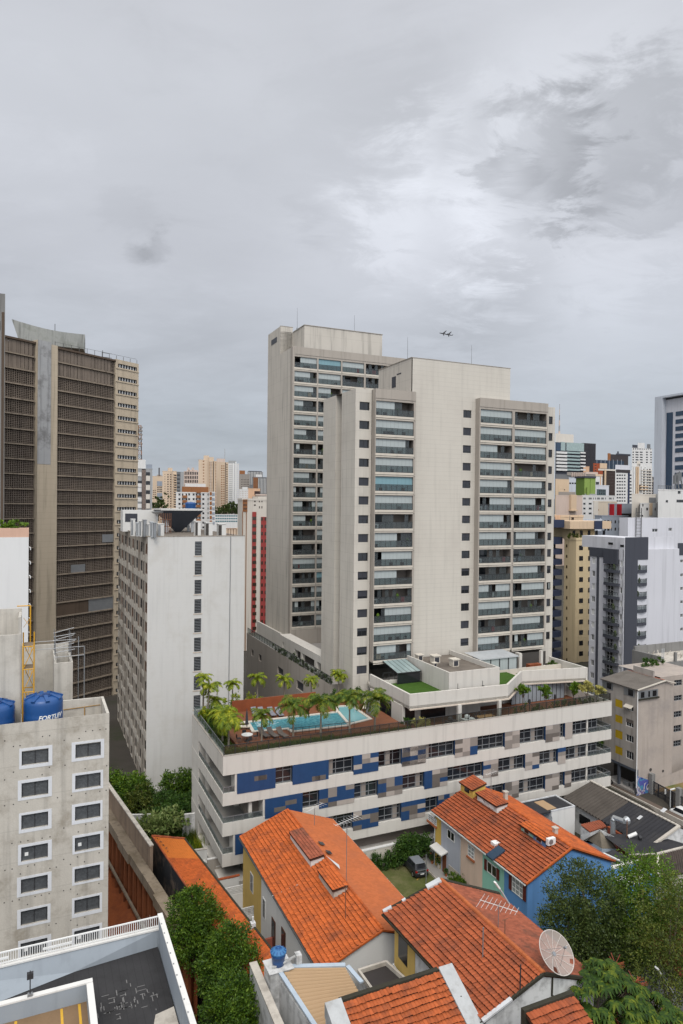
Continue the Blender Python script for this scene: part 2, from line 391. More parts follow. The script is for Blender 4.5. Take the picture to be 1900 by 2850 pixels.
leafmat('leaf_palm',(.05,.10,.008),(.18,.25,.012),(.48,.44,.02))
leafmat('leaf_palm_dark',(.025,.065,.008),(.085,.145,.012),(.30,.29,.02))
leafmat('leaf_mid',(.012,.040,.006),(.04,.095,.012),(.10,.17,.025))
leafmat('leaf_dark',(.016,.034,.008),(.052,.080,.016),(.125,.16,.036))
leafmat('leaf_bright',(.03,.075,.006),(.085,.17,.010),(.19,.27,.02))
leafmat('leaf_tree',(.014,.042,.005),(.055,.115,.008),(.15,.23,.015))
leafmat('leaf_olive',(.03,.05,.008),(.075,.105,.014),(.18,.19,.03))
leafmat('leaf_yellow',(.20,.20,.04),(.42,.38,.10),(.60,.55,.20))
leafmat('leaf_pale',(.06,.11,.02),(.16,.22,.06),(.34,.38,.14))
leafmat('leaf_reed',(.03,.06,.008),(.08,.13,.02),(.2,.21,.05))
leafmat('leaf_red',(.12,.02,.01),(.25,.05,.02),(.35,.10,.03))
leafmat('blade',(.025,.07,.006),(.06,.14,.010),(.14,.20,.02),.8)
mat('bark',(.14,.11,.085),.95,.3,2,0,.2)
mat('bark_palm',(.22,.19,.15),.95,.25,3,0,.2)

# ---------------------------------------------------------------- plants
def leaf_mesh(name,pos,nrm,L,Wd,m,fold=.0,trunk=None):
 """one separate kite-shaped face pair per leaf: pos, direction and size as arrays"""
 n=len(pos);d=nrm/np.linalg.norm(nrm,axis=1,keepdims=True)
 r=rng.normal(size=(n,3));s=np.cross(d,r);s /= np.linalg.norm(s,axis=1,keepdims=True)+1e-9
 L=np.broadcast_to(L,(n,))[:,None];Wd=np.broadcast_to(Wd,(n,))[:,None]
 v=np.empty((n,4,3));v[:,0]=pos;v[:,1]=pos+d*L*.5+s*Wd*.5;v[:,2]=pos+d*L;v[:,3]=pos+d*L*.5-s*Wd*.5
 return v.reshape(-1,3)
def mesh_quads(name,v,m):
 n=len(v)//4;me=bpy.data.meshes.new(name);me.vertices.add(len(v));me.vertices.foreach_set('co',np.ascontiguousarray(v,dtype=np.float32).ravel())
 me.loops.add(4*n);me.loops.foreach_set('vertex_index',np.arange(4*n,dtype=np.int32));me.polygons.add(n)
 me.polygons.foreach_set('loop_start',np.arange(0,4*n,4,dtype=np.int32));me.polygons.foreach_set('loop_total',np.full(n,4,dtype=np.int32))
 me.materials.append(M_(m));me.update(calc_edges=True);me.validate();return me
def blob_leaves(blobs,n,L,Wd,droop=.25,shell=.55,clump=0.0):
 """leaf positions through the outer part of overlapping lumps; blobs: (x,y,z,rx,ry,rz)"""
 B=np.array(blobs,float);vol=(B[:,3]*B[:,4]*B[:,5])**.67;k=rng.choice(len(B),n,p=vol/vol.sum());b=B[k]
 u=rng.normal(size=(n,3));u /= np.linalg.norm(u,axis=1,keepdims=True);r=shell+(1-shell)*rng.random(n)**.6
 r *= 1+.22*rng.normal(size=n)*.5
 if clump:   # gather the leaves into twigs so that gaps stay open between them
  nc=max(8,int(n*clump));kc=rng.choice(len(B),nc,p=vol/vol.sum());uc=rng.normal(size=(nc,3));uc /= np.linalg.norm(uc,axis=1,keepdims=True)
  rc=shell+(1.08-shell)*rng.random(nc)**.55;cc=B[kc][:,:3]+uc*rc[:,None]*B[kc][:,3:];j=rng.integers(0,nc,n)
  pos=cc[j]+rng.normal(size=(n,3))*np.minimum(B[kc][j][:,3:],1.2)*.16;out=uc[j]
 else: pos=b[:,:3]+u*r[:,None]*b[:,3:];out=u
 d=out*.9+rng.normal(size=(n,3))*.75;d[:,2] += .15-droop
 return leaf_mesh('',pos,d,L*(.7+.6*rng.random(n)),Wd*(.7+.6*rng.random(n)),None)
def limb_mesh(mb,p,q,r0,r1,bend=.15,seg=4,n=7):
 p=Vector(p);q=Vector(q);L=(q-p).length;off=Vector((random.uniform(-1,1),random.uniform(-1,1),random.uniform(-.3,.3)))*bend*L;last=p
 for i in range(1,seg+1):
  t=i/seg;c=p.lerp(q,t)+off*math.sin(PI*t);mb.tube(last,c,r0+(r1-r0)*(i-1)/seg,n,r0+(r1-r0)*t);last=c
def tree(name,label,a,b,z,blobs,n,L,Wd,leaf,trunk_r=.18,group=None,cat='tree',shell=.5,clump=.03,droop=.25,stems=1):
 """trunk and limbs running into the crown's lumps; blobs are relative to the tree's foot"""
 t=thing(name,label,cat,a,b,z,group);mb=MB()
 top=sum((Vector(q[:3]) for q in blobs),Vector())/len(blobs);low=min(q[2]-q[5] for q in blobs)
 fork=Vector((top.x*.3,top.y*.3,max(.25,low*.7+.1)))
 if trunk_r > 0:
  limb_mesh(mb,(0,0,-.3),fork,trunk_r,trunk_r*.8,.05)
  for q in blobs: limb_mesh(mb,fork,(q[0],q[1],q[2]+q[5]*.2),trunk_r*.6,trunk_r*.15,.12)
  part('trunk',mb,M_('bark'),t,(0,0,0))
 me=mesh_quads('crown',blob_leaves(blobs,n,L,Wd,droop,shell,clump),leaf);inst('crown',me,t,(0,0,0));return t
def lumps(n,rx,ry,rz,size=.5,z0=0.0):
 """an uneven heap of lumps filling an ellipsoid"""
 out=[]
 for i in range(n):
  u=Vector((random.gauss(0,1),random.gauss(0,1),random.gauss(0,1))).normalized()*(random.random()**.5)*.72
  s=size*random.uniform(.7,1.25);out.append((u.x*rx,u.y*ry,z0+u.z*rz,rx*s,ry*s,rz*s*random.uniform(.8,1.1)))
 return out
def palm_mesh(h,R,nf,leaf,seed,droop=1.0,lean=0.0):
 rs=random.Random(seed);tr=MB();pts=[Vector((lean*(t**2),0,h*t)) for t in (0,.33,.66,1.0)];r0=.09+.012*h
 for i in range(3): tr.tube(pts[i],pts[i+1],r0*(1-.18*i),8,r0*(1-.18*(i+1)))
 top=pts[-1];tr.tube(top,top+Vector((0,0,.35)),r0*.55,8,r0*.25)
 V=[]
 for k in range(nf):
  az=2*PI*k/nf*1.0+rs.uniform(-.3,.3);el=rs.uniform(-.15,1.15) if k % 3 else rs.uniform(.7,1.35);Lf=R*rs.uniform(.85,1.15)*1.3
  d=Vector((math.cos(az),math.sin(az),0));p=top+Vector((0,0,.25));ang=el;N_=10;prev=p
  for i in range(N_):
   ang -= (1.15+.9*droop)/N_*(.6+.8*i/N_);st=Lf/N_;q=prev+(d*math.cos(ang)+Vector((0,0,1))*math.sin(ang))*st
   axis=(q-prev).normalized();side=axis.cross(Vector((0,0,1)));side=side.normalized() if side.length > .01 else Vector((-d.y,d.x,0));upv=side.cross(axis)
   w=.022*R;V += [prev-side*w,prev+side*w,q+side*w*.8,q-side*w*.8]
   for j in range(4):
    c=prev.lerp(q,(j+.5)/4);ll=R*.46*math.sin(PI*min(1,(i+j/4+1.2)/(N_+1.6)))*rs.uniform(.8,1.15)
    for sg in (-1,1):
     tip=c+side*sg*ll*.72+axis*ll*.45-Vector((0,0,1))*ll*rs.uniform(.25,.75)+upv*ll*.15;ww=axis*(.024*R+.012)
     mid=c.lerp(tip,.5)+upv*ll*.10;V += [c-ww*.5,mid-ww,tip,mid+ww]
   prev=q
 return tr.mesh('trunk',[M_('bark_palm')]),mesh_quads('crown',np.array([tuple(v) for v in V]),leaf)
def tuft(name,label,a0,a1,b0,b1,z,n,h,m,cat='grass',keep=None):
 """standing blades over a rectangle"""
 x=rng.uniform(a0,a1,n);y=rng.uniform(b0,b1,n)
 if keep is not None: k=keep(x,y);x=x[k];y=y[k]
 n=len(x)
 pos=np.stack([x-a0,y-b0,np.zeros(n)],1);d=rng.normal(size=(n,3))*.35;d[:,2]=1
 v=leaf_mesh('',pos,d,h*(.5+rng.random(n)),h*.22,None);me=mesh_quads(name,v,m)
 o=bpy.data.objects.new(name,me);COL.objects.link(o);o.location=cw(a0,b0,z);o.rotation_euler=(0,0,GR);return tag(o,label,cat,kind='stuff')

# ---------------------------------------------------------------- ground
def ground():
 xs=sorted(set([-4000,-2500,-1500,-900,-500,-300,-200,-140,-100]+list(np.arange(-80,100,2.0))+[120,160,220,320,520,900,1500,2500,4000]));ys=sorted(set([-300,-160,-110]+list(np.arange(-80,60,2.0))+[70,90,120,160,220,320,500,800,1300,2000,3000,4500]))
 def hgt(a,b):
  h=-.9
  if a > 56: h=-.9+min(.9,max(0,(a-56)*.3))
  if b < -24: h += min(3.5,(-24-b)*.25)
  if a > 22 and -30 < b < -2: h=-.9
  if -14 < a < -5.4-.144*(b-2.3) and -16 < b < 20: h=-9.0            # the building pit beside the new block
  return h
 mb=MB();nx=len(xs);vs=[(x,y,hgt(x,y)) for y in ys for x in xs]
 mb.add(vs,[(j*nx+i,j*nx+i+1,(j+1)*nx+i+1,(j+1)*nx+i) for j in range(len(ys)-1) for i in range(nx-1)])
 mat('earth',(.055,.048,.040),.95,.3,.25,0,.15,dirt=(.03,.04,.015),dirt_amt=.6,dirt_scale=.12)
 o=part('ground',mb,M_('earth'));o.location=cw(0,0,0);o.rotation_euler=(0,0,GR);o['kind']='structure'
ground()
def flat(name,pts,z,m,kind='structure',label=None):
 mb=MB();mb.face([(p[0],p[1],z) for p in pts]);o=part(name,mb,M_(m),off=(0,0,0));o.location=cw(0,0,0);o.rotation_euler=(0,0,GR);o['kind']=kind;return o

# ---------------------------------------------------------------- the long podium with the pool deck
PF={}
def podium():
 t=thing('podium_building','long low cream building with blue and grey patterned front and a rooftop pool deck','building',0,0,-1);PF['podium']=t
 LA,D=53.3,15.2
 w=MB()   # core walls behind the bands
 def ring(z0,z1,mb,x0=0.0,x1=LA,th=.35):
  mb.box(x0,x1,0,th,z0,z1);mb.box(x0,x0+th,th+.001,D,z0,z1);mb.box(x1-th,x1,th+.001,D,z0,z1);mb.box(x0+th,x1-th,D-th,D-.001,z0,z1)
 band=MB()
 for z0,z1 in ((8.88,10.18),(5.72,7.06),(2.56,3.86)):
  ring(z0,z1,band);band.box(.35,LA-.35,.351,D-.351,z0+.02,z0+.30)
 ring(12.04,14.04,band);band.box(.35,LA-.35,.351,D-.351,12.06,12.4)
 band.box(0,LA,.02,D,-1.4,.75)
 part('facade_band',band,M_('plaster_plain'),t)
 core=MB();A0,A1=2.75,49.2
 for z0,z1 in ((.75,2.56),(3.86,5.72),(7.06,8.88),(10.18,12.04)): core.box(A0+.02,A1,1.6,D-.5,z0-.0,z1)
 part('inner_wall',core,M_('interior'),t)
 # end pier of the left face and the wall behind it
 pier=MB()
 pier.box(.03,2.9,11.6,D-.02,.74,12.05)
 part('pier',pier,M_('plaster_plain'),t)
 for z0,z1 in ((.75,2.57),(3.85,5.73),(7.05,8.89),(10.17,12.05)): multi('pier',[(.35,.75,8.9,9.25,z0,z1),(2.2,2.76,3.6,4.0,z0,z1),(A1,A1+.25,.3,.9,z0,z1)],'plaster_plain',t)
 rows=[(10.18,12.04),(7.06,8.88),(3.86,5.72),(.75,2.56)]
 R1=[('p',qA,357,597),('w',qA,597,703),('p',qA,703,928),('w',qA,928,1083),('m',qA,1083,1238),('w',qA,1238,1386),('m',qA,1386,1533),('w',qT,115,257),('m',qT,257,401),('w',qT,401,578),('g',qT,578,715),('w',qT,715,880),('g',qT,880,970),('w',qT,970,1127),('g',qT,1127,1212),('w',qT,1212,1245),('g',qT,1245,1290),('w',qT,1290,1452)]
 R2=[('p',qA,531,765),('w',qA,765,868),('m',qA,868,1087),('w',qA,1087,1235),('m',qA,1235,1388),('w',qA,1388,1525),('m',qR,203,366),('w',qR,366,618),('g',qR,618,723),('w',qR,723,912),('g',qR,912,1012),('w',qR,1012,1143),('g',qR,1143,1197),('w',qR,1197,1430)]
 R3=[('p',qA,345,640),('w',qA,640,760),('p',qA,760,935),('w',qA,935,1080),('m',qA,1080,1238),('w',qA,1238,1380),('m',qA,1380,1530),('w',qR,120,300),('m',qR,300,420),('w',qR,420,640),('m',qR,640,660),('w',qR,660,768),('g',qR,768,868),('w',qR,868,1053),('g',qR,1053,1150),('w',qR,1150,1190),('g',qR,1190,1237),('w',qR,1237,1430)]
 rs=random.Random(5);ymid={0: (950,590),1: (1040,900),2: (1200,1020)}
 for ri,R in enumerate((R1,R2,R3)):
  z0,z1=rows[ri]
  sp=[]
  for kd,q,xa,xb in R:
   aa=[]
   for x in (xa,xb):
    # the row's own height fixes where along the front each edge lies
    zz=(z0+z1)/2;px=q(x,0)[0];lo,hi=-5.0,60.0
    d=(px-PCX)/FPX
    y0=2100
    for _ in range(6):
     P=on_b(px,y0,0.0);y0 += (P[2]-zz)*FPX/75*1.0
    aa.append(P[0])
   sp.append((kd,aa[0],aa[1]))
  for i in range(len(sp)-1): sp[i]=(sp[i][0],sp[i][1],sp[i+1][1]) if abs(sp[i][2]-sp[i+1][1]) < .6 else sp[i]
  for kd,s0,s1 in sp:
   s1 -= .012
   if kd == 'w':
    nv=max(1,round((s1-s0)/.95));f=MB();h=z1-z0;y=.42
    f.box(s0,s0+.06,y-.03,y+.05,z0,z1);f.box(s1-.06,s1,y-.03,y+.05,z0,z1)
    for zz in (z0+.03,z0+.52,z0+1.32,z1-.09): f.box(s0,s1,y-.02,y+.04,zz,zz+.06)
    for k in range(1,nv): x=s0+(s1-s0)*k/nv;f.box(x-.03,x+.03,y-.025,y+.045,z0,z1)
    fo=part('window',f,M_('frame_grey'),t);p=MB();p.box(s0+.02,s1-.02,y+.012,y+.022,z0+.02,z1-.02);part('pane',p,M_('dark_glass'),fo)
    if rs.random() < .7:
     k=rs.randrange(nv);x=s0+(s1-s0)*k/nv;c=MB();c.box(x+.07,x+(s1-s0)/nv-.35,y-.012,y+.006,z0+.1,z1-.15);part('blind',c,M_('tile_mid'),fo)
   else:
    zb=z0-.26;p=MB();p.box(s0,s1,-.045,.25,zb,z1-.012,0)
    if kd in 'mg':       # coloured tile blocks, about .95 wide
     nc=max(1,round((s1-s0)/.95));nr=4
     for c in range(nc):
      r=0
      while r < nr:
       x=s0+(s1-s0)*c/nc;span=1 if rs.random() < .6 else 2;wdt=(s1-s0)/nc
       pick=rs.random()
       mi=(0 if pick < .46 else 1 if pick < .72 else 2 if pick < .88 else 3) if kd == 'm' else (0 if pick < .07 else 1 if pick < .30 else 2 if pick < .72 else 3)
       r2=min(nr,r+(span if kd == 'g' and mi > 1 else 1));p.box(x+.001,x+wdt-.001,-.055,-.0449,zb+(z1-zb)*r/nr+.001,zb+(z1-zb)*r2/nr-.001,mi);r=r2
    else:
     for _ in range(2):
      x=rs.uniform(s0+.3,s1-1.4);zz=rs.choice([.02,.24,.5]);p.box(x,x+rs.choice([.95,1.3]),-.052,-.0449,zb+(z1-zb)*zz+.01,zb+(z1-zb)*(zz+.24),1)
    part('facade_panel',p,[M_('tile_blue'),M_('tile_taupe'),M_('tile_light'),M_('tile_mid')],t)
  # closing wall at the back of the row's open corner
  e=MB();e.box(sp[0][1]-.22,sp[0][1]-.004,.05,1.58,z0,z1);part('pier',e,M_('plaster_plain'),t)
  if ri == 1: e=MB();e.box(2.9,3.25,.4,.75,z0,z1);part('pier',e,M_('plaster_plain'),t)
  # balcony rails at both ends
  for (x0,x1,side) in ((0.08,sp[0][1]-.25,'l'),(A1+.1,LA-.08,'r')):
   rl=MB();zt=z0+.62;y0=.08
   rl.bar((x0,y0,zt),(x1,y0,zt),.06);n=max(2,int((x1-x0)/.9))
   for k in range(n+1): rl.bar((x0+(x1-x0)*k/n,y0,z0),(x0+(x1-x0)*k/n,y0,zt),.05)
   xe=x0 if side == 'l' else x1;ye=11.5 if side == 'l' else 7.0
   rl.bar((xe,y0,zt),(xe,ye,zt),.06)
   for k in range(13): rl.bar((xe,y0+(ye-y0)*k/12,z0),(xe,y0+(ye-y0)*k/12,zt),.04)
   ro=part('balcony_rail',rl,M_('metal_grey'),t);g=MB();g.box(x0+.03,x1-.03,y0-.006,y0+.006,z0+.06,zt-.05);g.box(xe-.006,xe+.006,y0+.03,ye,z0+.06,zt-.05);part('rail_glass',g,M_('rail_glass'),ro)
  # dark side windows of the left gallery
  for y0,y1 in ((9.4,11.3),(4.3,8.6)):
   g=MB();g.box(2.70,2.745,y0,y1,z0+.03,z1-.25);part('window',g,M_('dark_glass'),t)
 # deck and coping
 dk=MB();dk.box(.36,22.6,.36,D-.36,13.2,13.86);dk.box(22.601,LA-.36,.36,D-.36,12.41,12.75)
 part('deck',dk,[M_('deck_wood')],t)
 cp=MB();cp.box(-.03,LA+.03,-.03,.36,14.041,14.075);cp.box(-.03,.36,.361,D,14.041,14.075);part('coping',cp,M_('plaster_dark'),t)
 # glass balustrade round the deck
 n=44;rl=MB();g=MB();y=.16;zt=15.05
 rl.bar((.1,y,zt),(LA-.1,y,zt),.07,.05)
 for k in range(n+1): x=.1+(LA-.2)*k/n;rl.bar((x,y,14.07),(x,y,zt),.055)
 g.box(.1,LA-.1,y-.006,y+.006,14.12,zt-.04)
 ro=part('balustrade',rl,M_('frame_dark'),t);part('rail_glass',g,M_('rail_brown'),ro)
 rl=MB();g=MB();rl.bar((.16,.1,zt),(.16,D-.2,zt),.05)
 for k in range(12): rl.bar((.16,.2+k*1.3,14.07),(.16,.2+k*1.3,zt),.035)
 g.box(.153,.167,.2,D-.2,14.09,zt);g.box(.2,3.6,D-.25,D-.237,14.0,zt)
 ro=part('balustrade',rl,M_('metal_grey'),t);part('rail_glass',g,M_('rail_clear'),ro)
 rl=MB();g=MB();x=LA-.16;rl.bar((x,.2,zt),(x,9,zt),.07,.05);g.box(x-.006,x+.006,.2,9,14.1,zt-.04)
 for k in range(9): rl.bar((x,.2+k*1.1,14.07),(x,.2+k*1.1,zt),.05)
 ro=part('balustrade',rl,M_('frame_dark'),t);part('rail_glass',g,M_('rail_brown'),ro)
 # wooden screen behind the pool
 ww=MB();ww.box(4.9,16.2,14.7,14.85,13.861,15.3);part('wooden_screen',ww,M_('wall_wood'),t)
 # room under the terrace and its curtain wall
 rm=MB();rm.box(23.6,24.0,4.6,13.5,12.76,15.4);rm.box(24.001,36.5,6.4,6.7,12.76,15.4);rm.box(30.2,30.7,2.2,2.6,12.76,15.4);rm.box(36.2,36.6,2.0,2.4,12.76,15.4);rm.box(37,53,8.2,8.5,12.76,15.4)
 part('room_wall',rm,M_('plaster_plain'),t)
 cu=MB();fr=MB();x0,x1,y=42.3,51.6,7.2
 for k in range(13):
  xa=x0+(x1-x0)*k/13;xb=x0+(x1-x0)*(k+1)/13-.06;cu.box(xa,xb,y,y+.03,12.8,15.36);fr.bar((xb+.03,y-.01,12.8),(xb+.03,y-.01,15.36),.06)
 mat('curtain',(.30,.33,.36),.7,.2,2.5,0,.05,jx=.2,jdark=.7,jw=.06);fo=part('curtain_wall',fr,M_('frame_dark'),t);part('curtain',cu,M_('curtain'),fo)
 dk=MB();dk.box(23.55,23.59,7.4,10.5,13.0,15.2);dk.box(24.6,26.4,6.33,6.38,12.8,15.0);dk.box(27.3,31,6.33,6.38,12.8,14.6);part('window',dk,M_('dark_glass'),t)
 # terrace slab with its parapet, kinked in plan
 zt,zb=17.2,15.4;edge=[(23.7,13.9),(23.7,3.05),(37.9,2.35),(44.3,7.5),(54.4,5.6),(54.4,13.4)]
 sl=MB();poly=edge+[(53.5,15.5),(24.3,15.5)];sl.prism(poly,zb,15.75)
 part('terrace_slab',sl,M_('slab_cream'),t)
 pp=MB()
 for i in range(len(edge)-1):
  p,q=Vector((*edge[i],0)),Vector((*edge[i+1],0));d=(q-p).normalized();nn=Vector((-d.y,d.x,0))*.28
  pp.prism([(p.x,p.y),(q.x,q.y),(q.x+nn.x,q.y+nn.y),(p.x+nn.x,p.y+nn.y)],15.42+.003*i,zt+.002*i)
 part('terrace_parapet',pp,M_('plaster_plain'),t)
 li=MB()
 for i in range(1,4):
  p,q=Vector((*edge[i],0)),Vector((*edge[i+1],0));d=(q-p).normalized();nn=Vector((-d.y,d.x,0));li.prism([tuple((p-nn*.22)[:2]),tuple((q-nn*.22)[:2]),tuple((q+nn*.1)[:2]),tuple((p+nn*.1)[:2])],15.28+.002*i,15.40+.002*i)
 mat('soffit_lip',(.56,.48,.40),.8,.1,.6,.2);part('slab_lip',li,M_('soffit_lip'),t)
 lawn=MB()
 lawn.face([(24.0,11,16.42),(24.0,3.5,16.42),(29.9,3.5,16.42),(29.9,11,16.42)]);lawn.face([(37.7,2.9,16.42),(43.9,8.0,16.42),(43.9,10.6,16.42),(37.7,10.6,16.42)]);lawn.face([(44.6,8.0,16.42),(54.0,6.2,16.42),(54.0,8.2,16.42),(44.6,9.4,16.42)])
 part('roof_lawn',lawn,M_('grass'),t)
 # plant room on the terrace
 bx=MB();x0,x1,y0,y1,z1=29.9,37.7,3.9,15.4,19.1
 bx.box(x0,x0+.2,y0,y1,15.8,z1);bx.box(x1-.2,x1,y0,y1,15.8,z1-.001);bx.box(x0+.2,x1-.2,y0,y0+.2,15.8,z1-.002)
 part('plant_room_wall',bx,M_('plaster_plain'),t);rf=MB();rf.box(x0+.2,x1-.2,y0+.2,y1,18.2,18.45);part('plant_room_roof',rf,M_('concrete_roof'),t)
 for (vx,vy,s) in ((32.2,11.2,1.0),(33.6,8.6,.95),(31.0,13.4,.8),(31.2,9.6,.5)):
  v=MB();v.box(vx,vx+s,vy,vy+s,18.45,18.45+s*.95);v.box(vx-.12,vx+s+.12,vy-.12,vy+s+.12,18.45+s*.95,18.45+s*1.08);vo=part('roof_vent',v,M_('slab_cream'),t)
  g=MB();g.box(vx+.15*s,vx+.85*s,vy-.02,vy-.001,18.45+s*.12,18.45+s*.8);part('louvre',g,M_('shutter_dark'),vo)
 for x in (31.2,35.0):
  l=MB();l.bar((x,3.87,16.6),(x,3.87,17.6),.04);l.box(x-.1,x+.16,3.5,3.86,16.75,17.0);part('wall_lamp',l,M_('frame_dark'),t)
 # glazed lean-to and sun room on the terrace
 g=MB();f=MB();x0,x1,y0,y1=26.0,29.6,10.2,14.9
 g.face([(x0,y0,17.9),(x1,y0,17.9),(x1,y1,18.7),(x0,y1,18.7)]);g.face([(x0,y1,18.74),(x1,y1,18.74),(x1,y0,17.94),(x0,y0,17.94)])
 for k in range(6): x=x0+(x1-x0)*k/5;f.bar((x,y0,17.92),(x,y1,18.72),.07)
 for p in ((x0,y0),(x1,y0)): f.bar((*p,16.4),(*p,17.92),.08)
 f.bar((x0,y0,17.9),(x1,y0,17.9),.1);fo=part('glass_canopy',f,M_('frame_dark'),t);part('pane',g,M_('pale_glass'),fo)
 d=MB();d.box(x0+.1,x1-.1,y0+.1,y0+.13,16.45,17.85);part('window',d,M_('dark_glass'),t)
 lw=MB();lw.box(24.0,29.9,11.001,11.2,15.76,16.9);part('terrace_parapet',lw,M_('plaster_plain'),t)
 rl=MB()
 for k in range(5): rl.bar((24.3+.9*k,11.1,16.9),(24.3+.9*k,11.1,17.9),.06)
 rl.bar((24.3,11.1,17.9),(25.9,11.1,17.9),.06);part('terrace_rail',rl,M_('frame_dark'),t)
 sr=MB();sr.face([(39.4,10.7,18.55),(46.2,10.7,18.55),(46.2,14.5,18.75),(39.4,14.5,18.75)]);sr.box(39.4,46.2,10.6,10.75,18.40,18.56);part('sun_room_roof',sr,M_('metal_light'),t)
 wn=MB();fr=MB();wn.box(39.8,46.0,10.8,10.84,16.5,18.4)
 for k in range(5): fr.bar((39.8+1.55*k,10.78,16.4),(39.8+1.55*k,10.78,18.4),.12)
 fo=part('sun_room',fr,M_('frame_dark'),t);part('pane',wn,M_('blind'),fo)
 lw=MB();lw.box(38.0,54.0,10.5,10.58,15.76,16.75);part('terrace_parapet',lw,M_('slab_cream'),t)
 dl=MB();dl.box(46.8,54.2,14.2,14.28,15.8,17.9);part('inner_wall',dl,M_('interior_dark'),t);cl=MB();cl.box(47.0,47.5,11.5,12.5,15.8,18.6);cl.box(51.4,51.8,12,12.4,15.8,18.6);part('pier',cl,M_('plaster_plain'),t)
 return t
podium()
# ---------------------------------------------------------------- the two apartment towers
def cmat_early():
 for n,c in (('c_red',(.36,.012,.02)),('c_peach',(.64,.48,.33)),('c_slate',(.28,.31,.36)),('c_cream',(.60,.47,.345))): mat(n,c,.88,.06,.12,.14,.03,stz=.04)
def balcony(t,s0,s1,b,zb,zt,kind,rs,first=False):
 """one loggia: slab edge, rail, sliding blinds and what stands behind them"""
 w=s1-s0
 sl=MB();sl.box(s0-.05,s1+.05,b-.07,b+.02,zb-.30,zb+.0);sl.box(s0-.02,s1+.02,b-.03,b+.04,zb-.52,zb-.40);so_=part('balcony',sl,M_('slab_cream'),t)
 rl=MB();zr=zb+.92;rl.bar((s0,b+.05,zr),(s1,b+.05,zr),.06,.05);rl.bar((s0,b+.05,zb+.04),(s1,b+.05,zb+.04),.05)
 n=max(3,int(w/.75))
 for k in range(n+1): x=s0+.02+(w-.04)*k/n;rl.bar((x,b+.05,zb),(x,b+.05,zr),.04)
 ro=part('rail',rl,M_('frame_dark'),so_);g=MB();g.box(s0+.02,s1-.02,b+.044,b+.056,zb+.06,zr-.03);part('rail_glass',g,M_('rail_glass'),ro)
 # back of the loggia
 y=b+1.75;bk=MB();x=s0+rs.uniform(.3,.9);bk.box(x,x+rs.uniform(1.5,2.4),y-.03,y-.002,zb+.02,zb+1.9);part('window',bk,M_('dark_glass'),so_)
 # glazing panels at the front: blinds drawn over part of the width
 np_=max(4,round(w/.62));m='blind'
 if kind == 'full': on=[1]*np_
 elif kind == 'blue': on=[1]*np_;m='blind_blue'
 elif kind == 'none': on=[0]*np_
 else:
  on=[1]*np_;k=rs.randrange(0,np_);n_=rs.choice([2,3,3,4,5])
  for j in range(k,min(np_,k+n_)): on[j]=0
  if rs.random() < .35: on=on[::-1];on[0]=0
 gls=[];bl=MB();h0=zb+.04
 for k in range(np_):
  x=s0+w*k/np_
  if on[k] and (k == 0 or not on[k-1]):       # one run of drawn blinds is one part
   n=k
   while n < np_ and on[n]: n += 1
   q=MB()
   for i in range(k,n): q.box(s0+w*i/np_+.003,s0+w*(i+1)/np_-.003,b+.20+.004*(i % 2),b+.22+.004*(i % 2),h0+rs.choice([0,0,0,0,.45]),zt-.02)
   part('blind',q,M_(m),so_)
  elif not on[k] and rs.random() < .4: g=MB();g.box(x+.01,x+w/np_-.01,b+.20,b+.212,h0,zt-.02);gls.append(g)
 for q in gls: part('glass_panel',q,M_('rail_glass'),so_)
 if rs.random() < .75:     # condenser box or garden furniture on the floor
  f=MB();x=s0+.12 if rs.random() < .7 else s1-.9;f.box(x,x+.72,b+.5,b+.85,zb+.01,zb+.62);fo=part('condenser',f,M_('metal_light'),so_)
  c=MB();c.tube((x+.30,b+.49,zb+.32),(x+.30,b+.495,zb+.32),.2,12);part('fan_grille',c,M_('frame_dark'),fo)
 if rs.random() < .4:     # pot plant by the rail
  f=MB();x=rs.uniform(s0+.4,s1-.5);f.lathe((x,b+.5,zb),[(.14,0),(.2,.35),(.14,.36),(.3,.7),(.22,1.1),(.03,1.3)],7);part('pot_plant',f,M_('leaf_tree'),so_)
 if rs.random() < .25:    # something bright: a towel, a chair cushion, a toy
  f=MB();x=rs.uniform(s0+.4,s1-1.0);f.box(x,x+rs.uniform(.35,.7),b+.12,b+.16,zb+.15,zb+.85);part('hung_cloth',f,M_(rs.choice(['c_red','c_peach','c_slate','frame_white','c_cream'])),so_)
 if rs.random() < .6:
  f=MB();x=rs.uniform(s0+.9,s1-1.2);f.box(x,x+.9,b+.7,b+1.3,zb+.55,zb+.6)
  for dx in (.05,.8): f.box(x+dx,x+dx+.05,b+.75,b+.8,zb,zb+.55)
  f.box(x-.4,x-.05,b+.8,b+1.2,zb+.3,zb+.36);f.box(x-.42,x-.38,b+.8,b+1.2,zb,zb+.75);part('table_and_chair',f,M_('metal_grey'),so_)
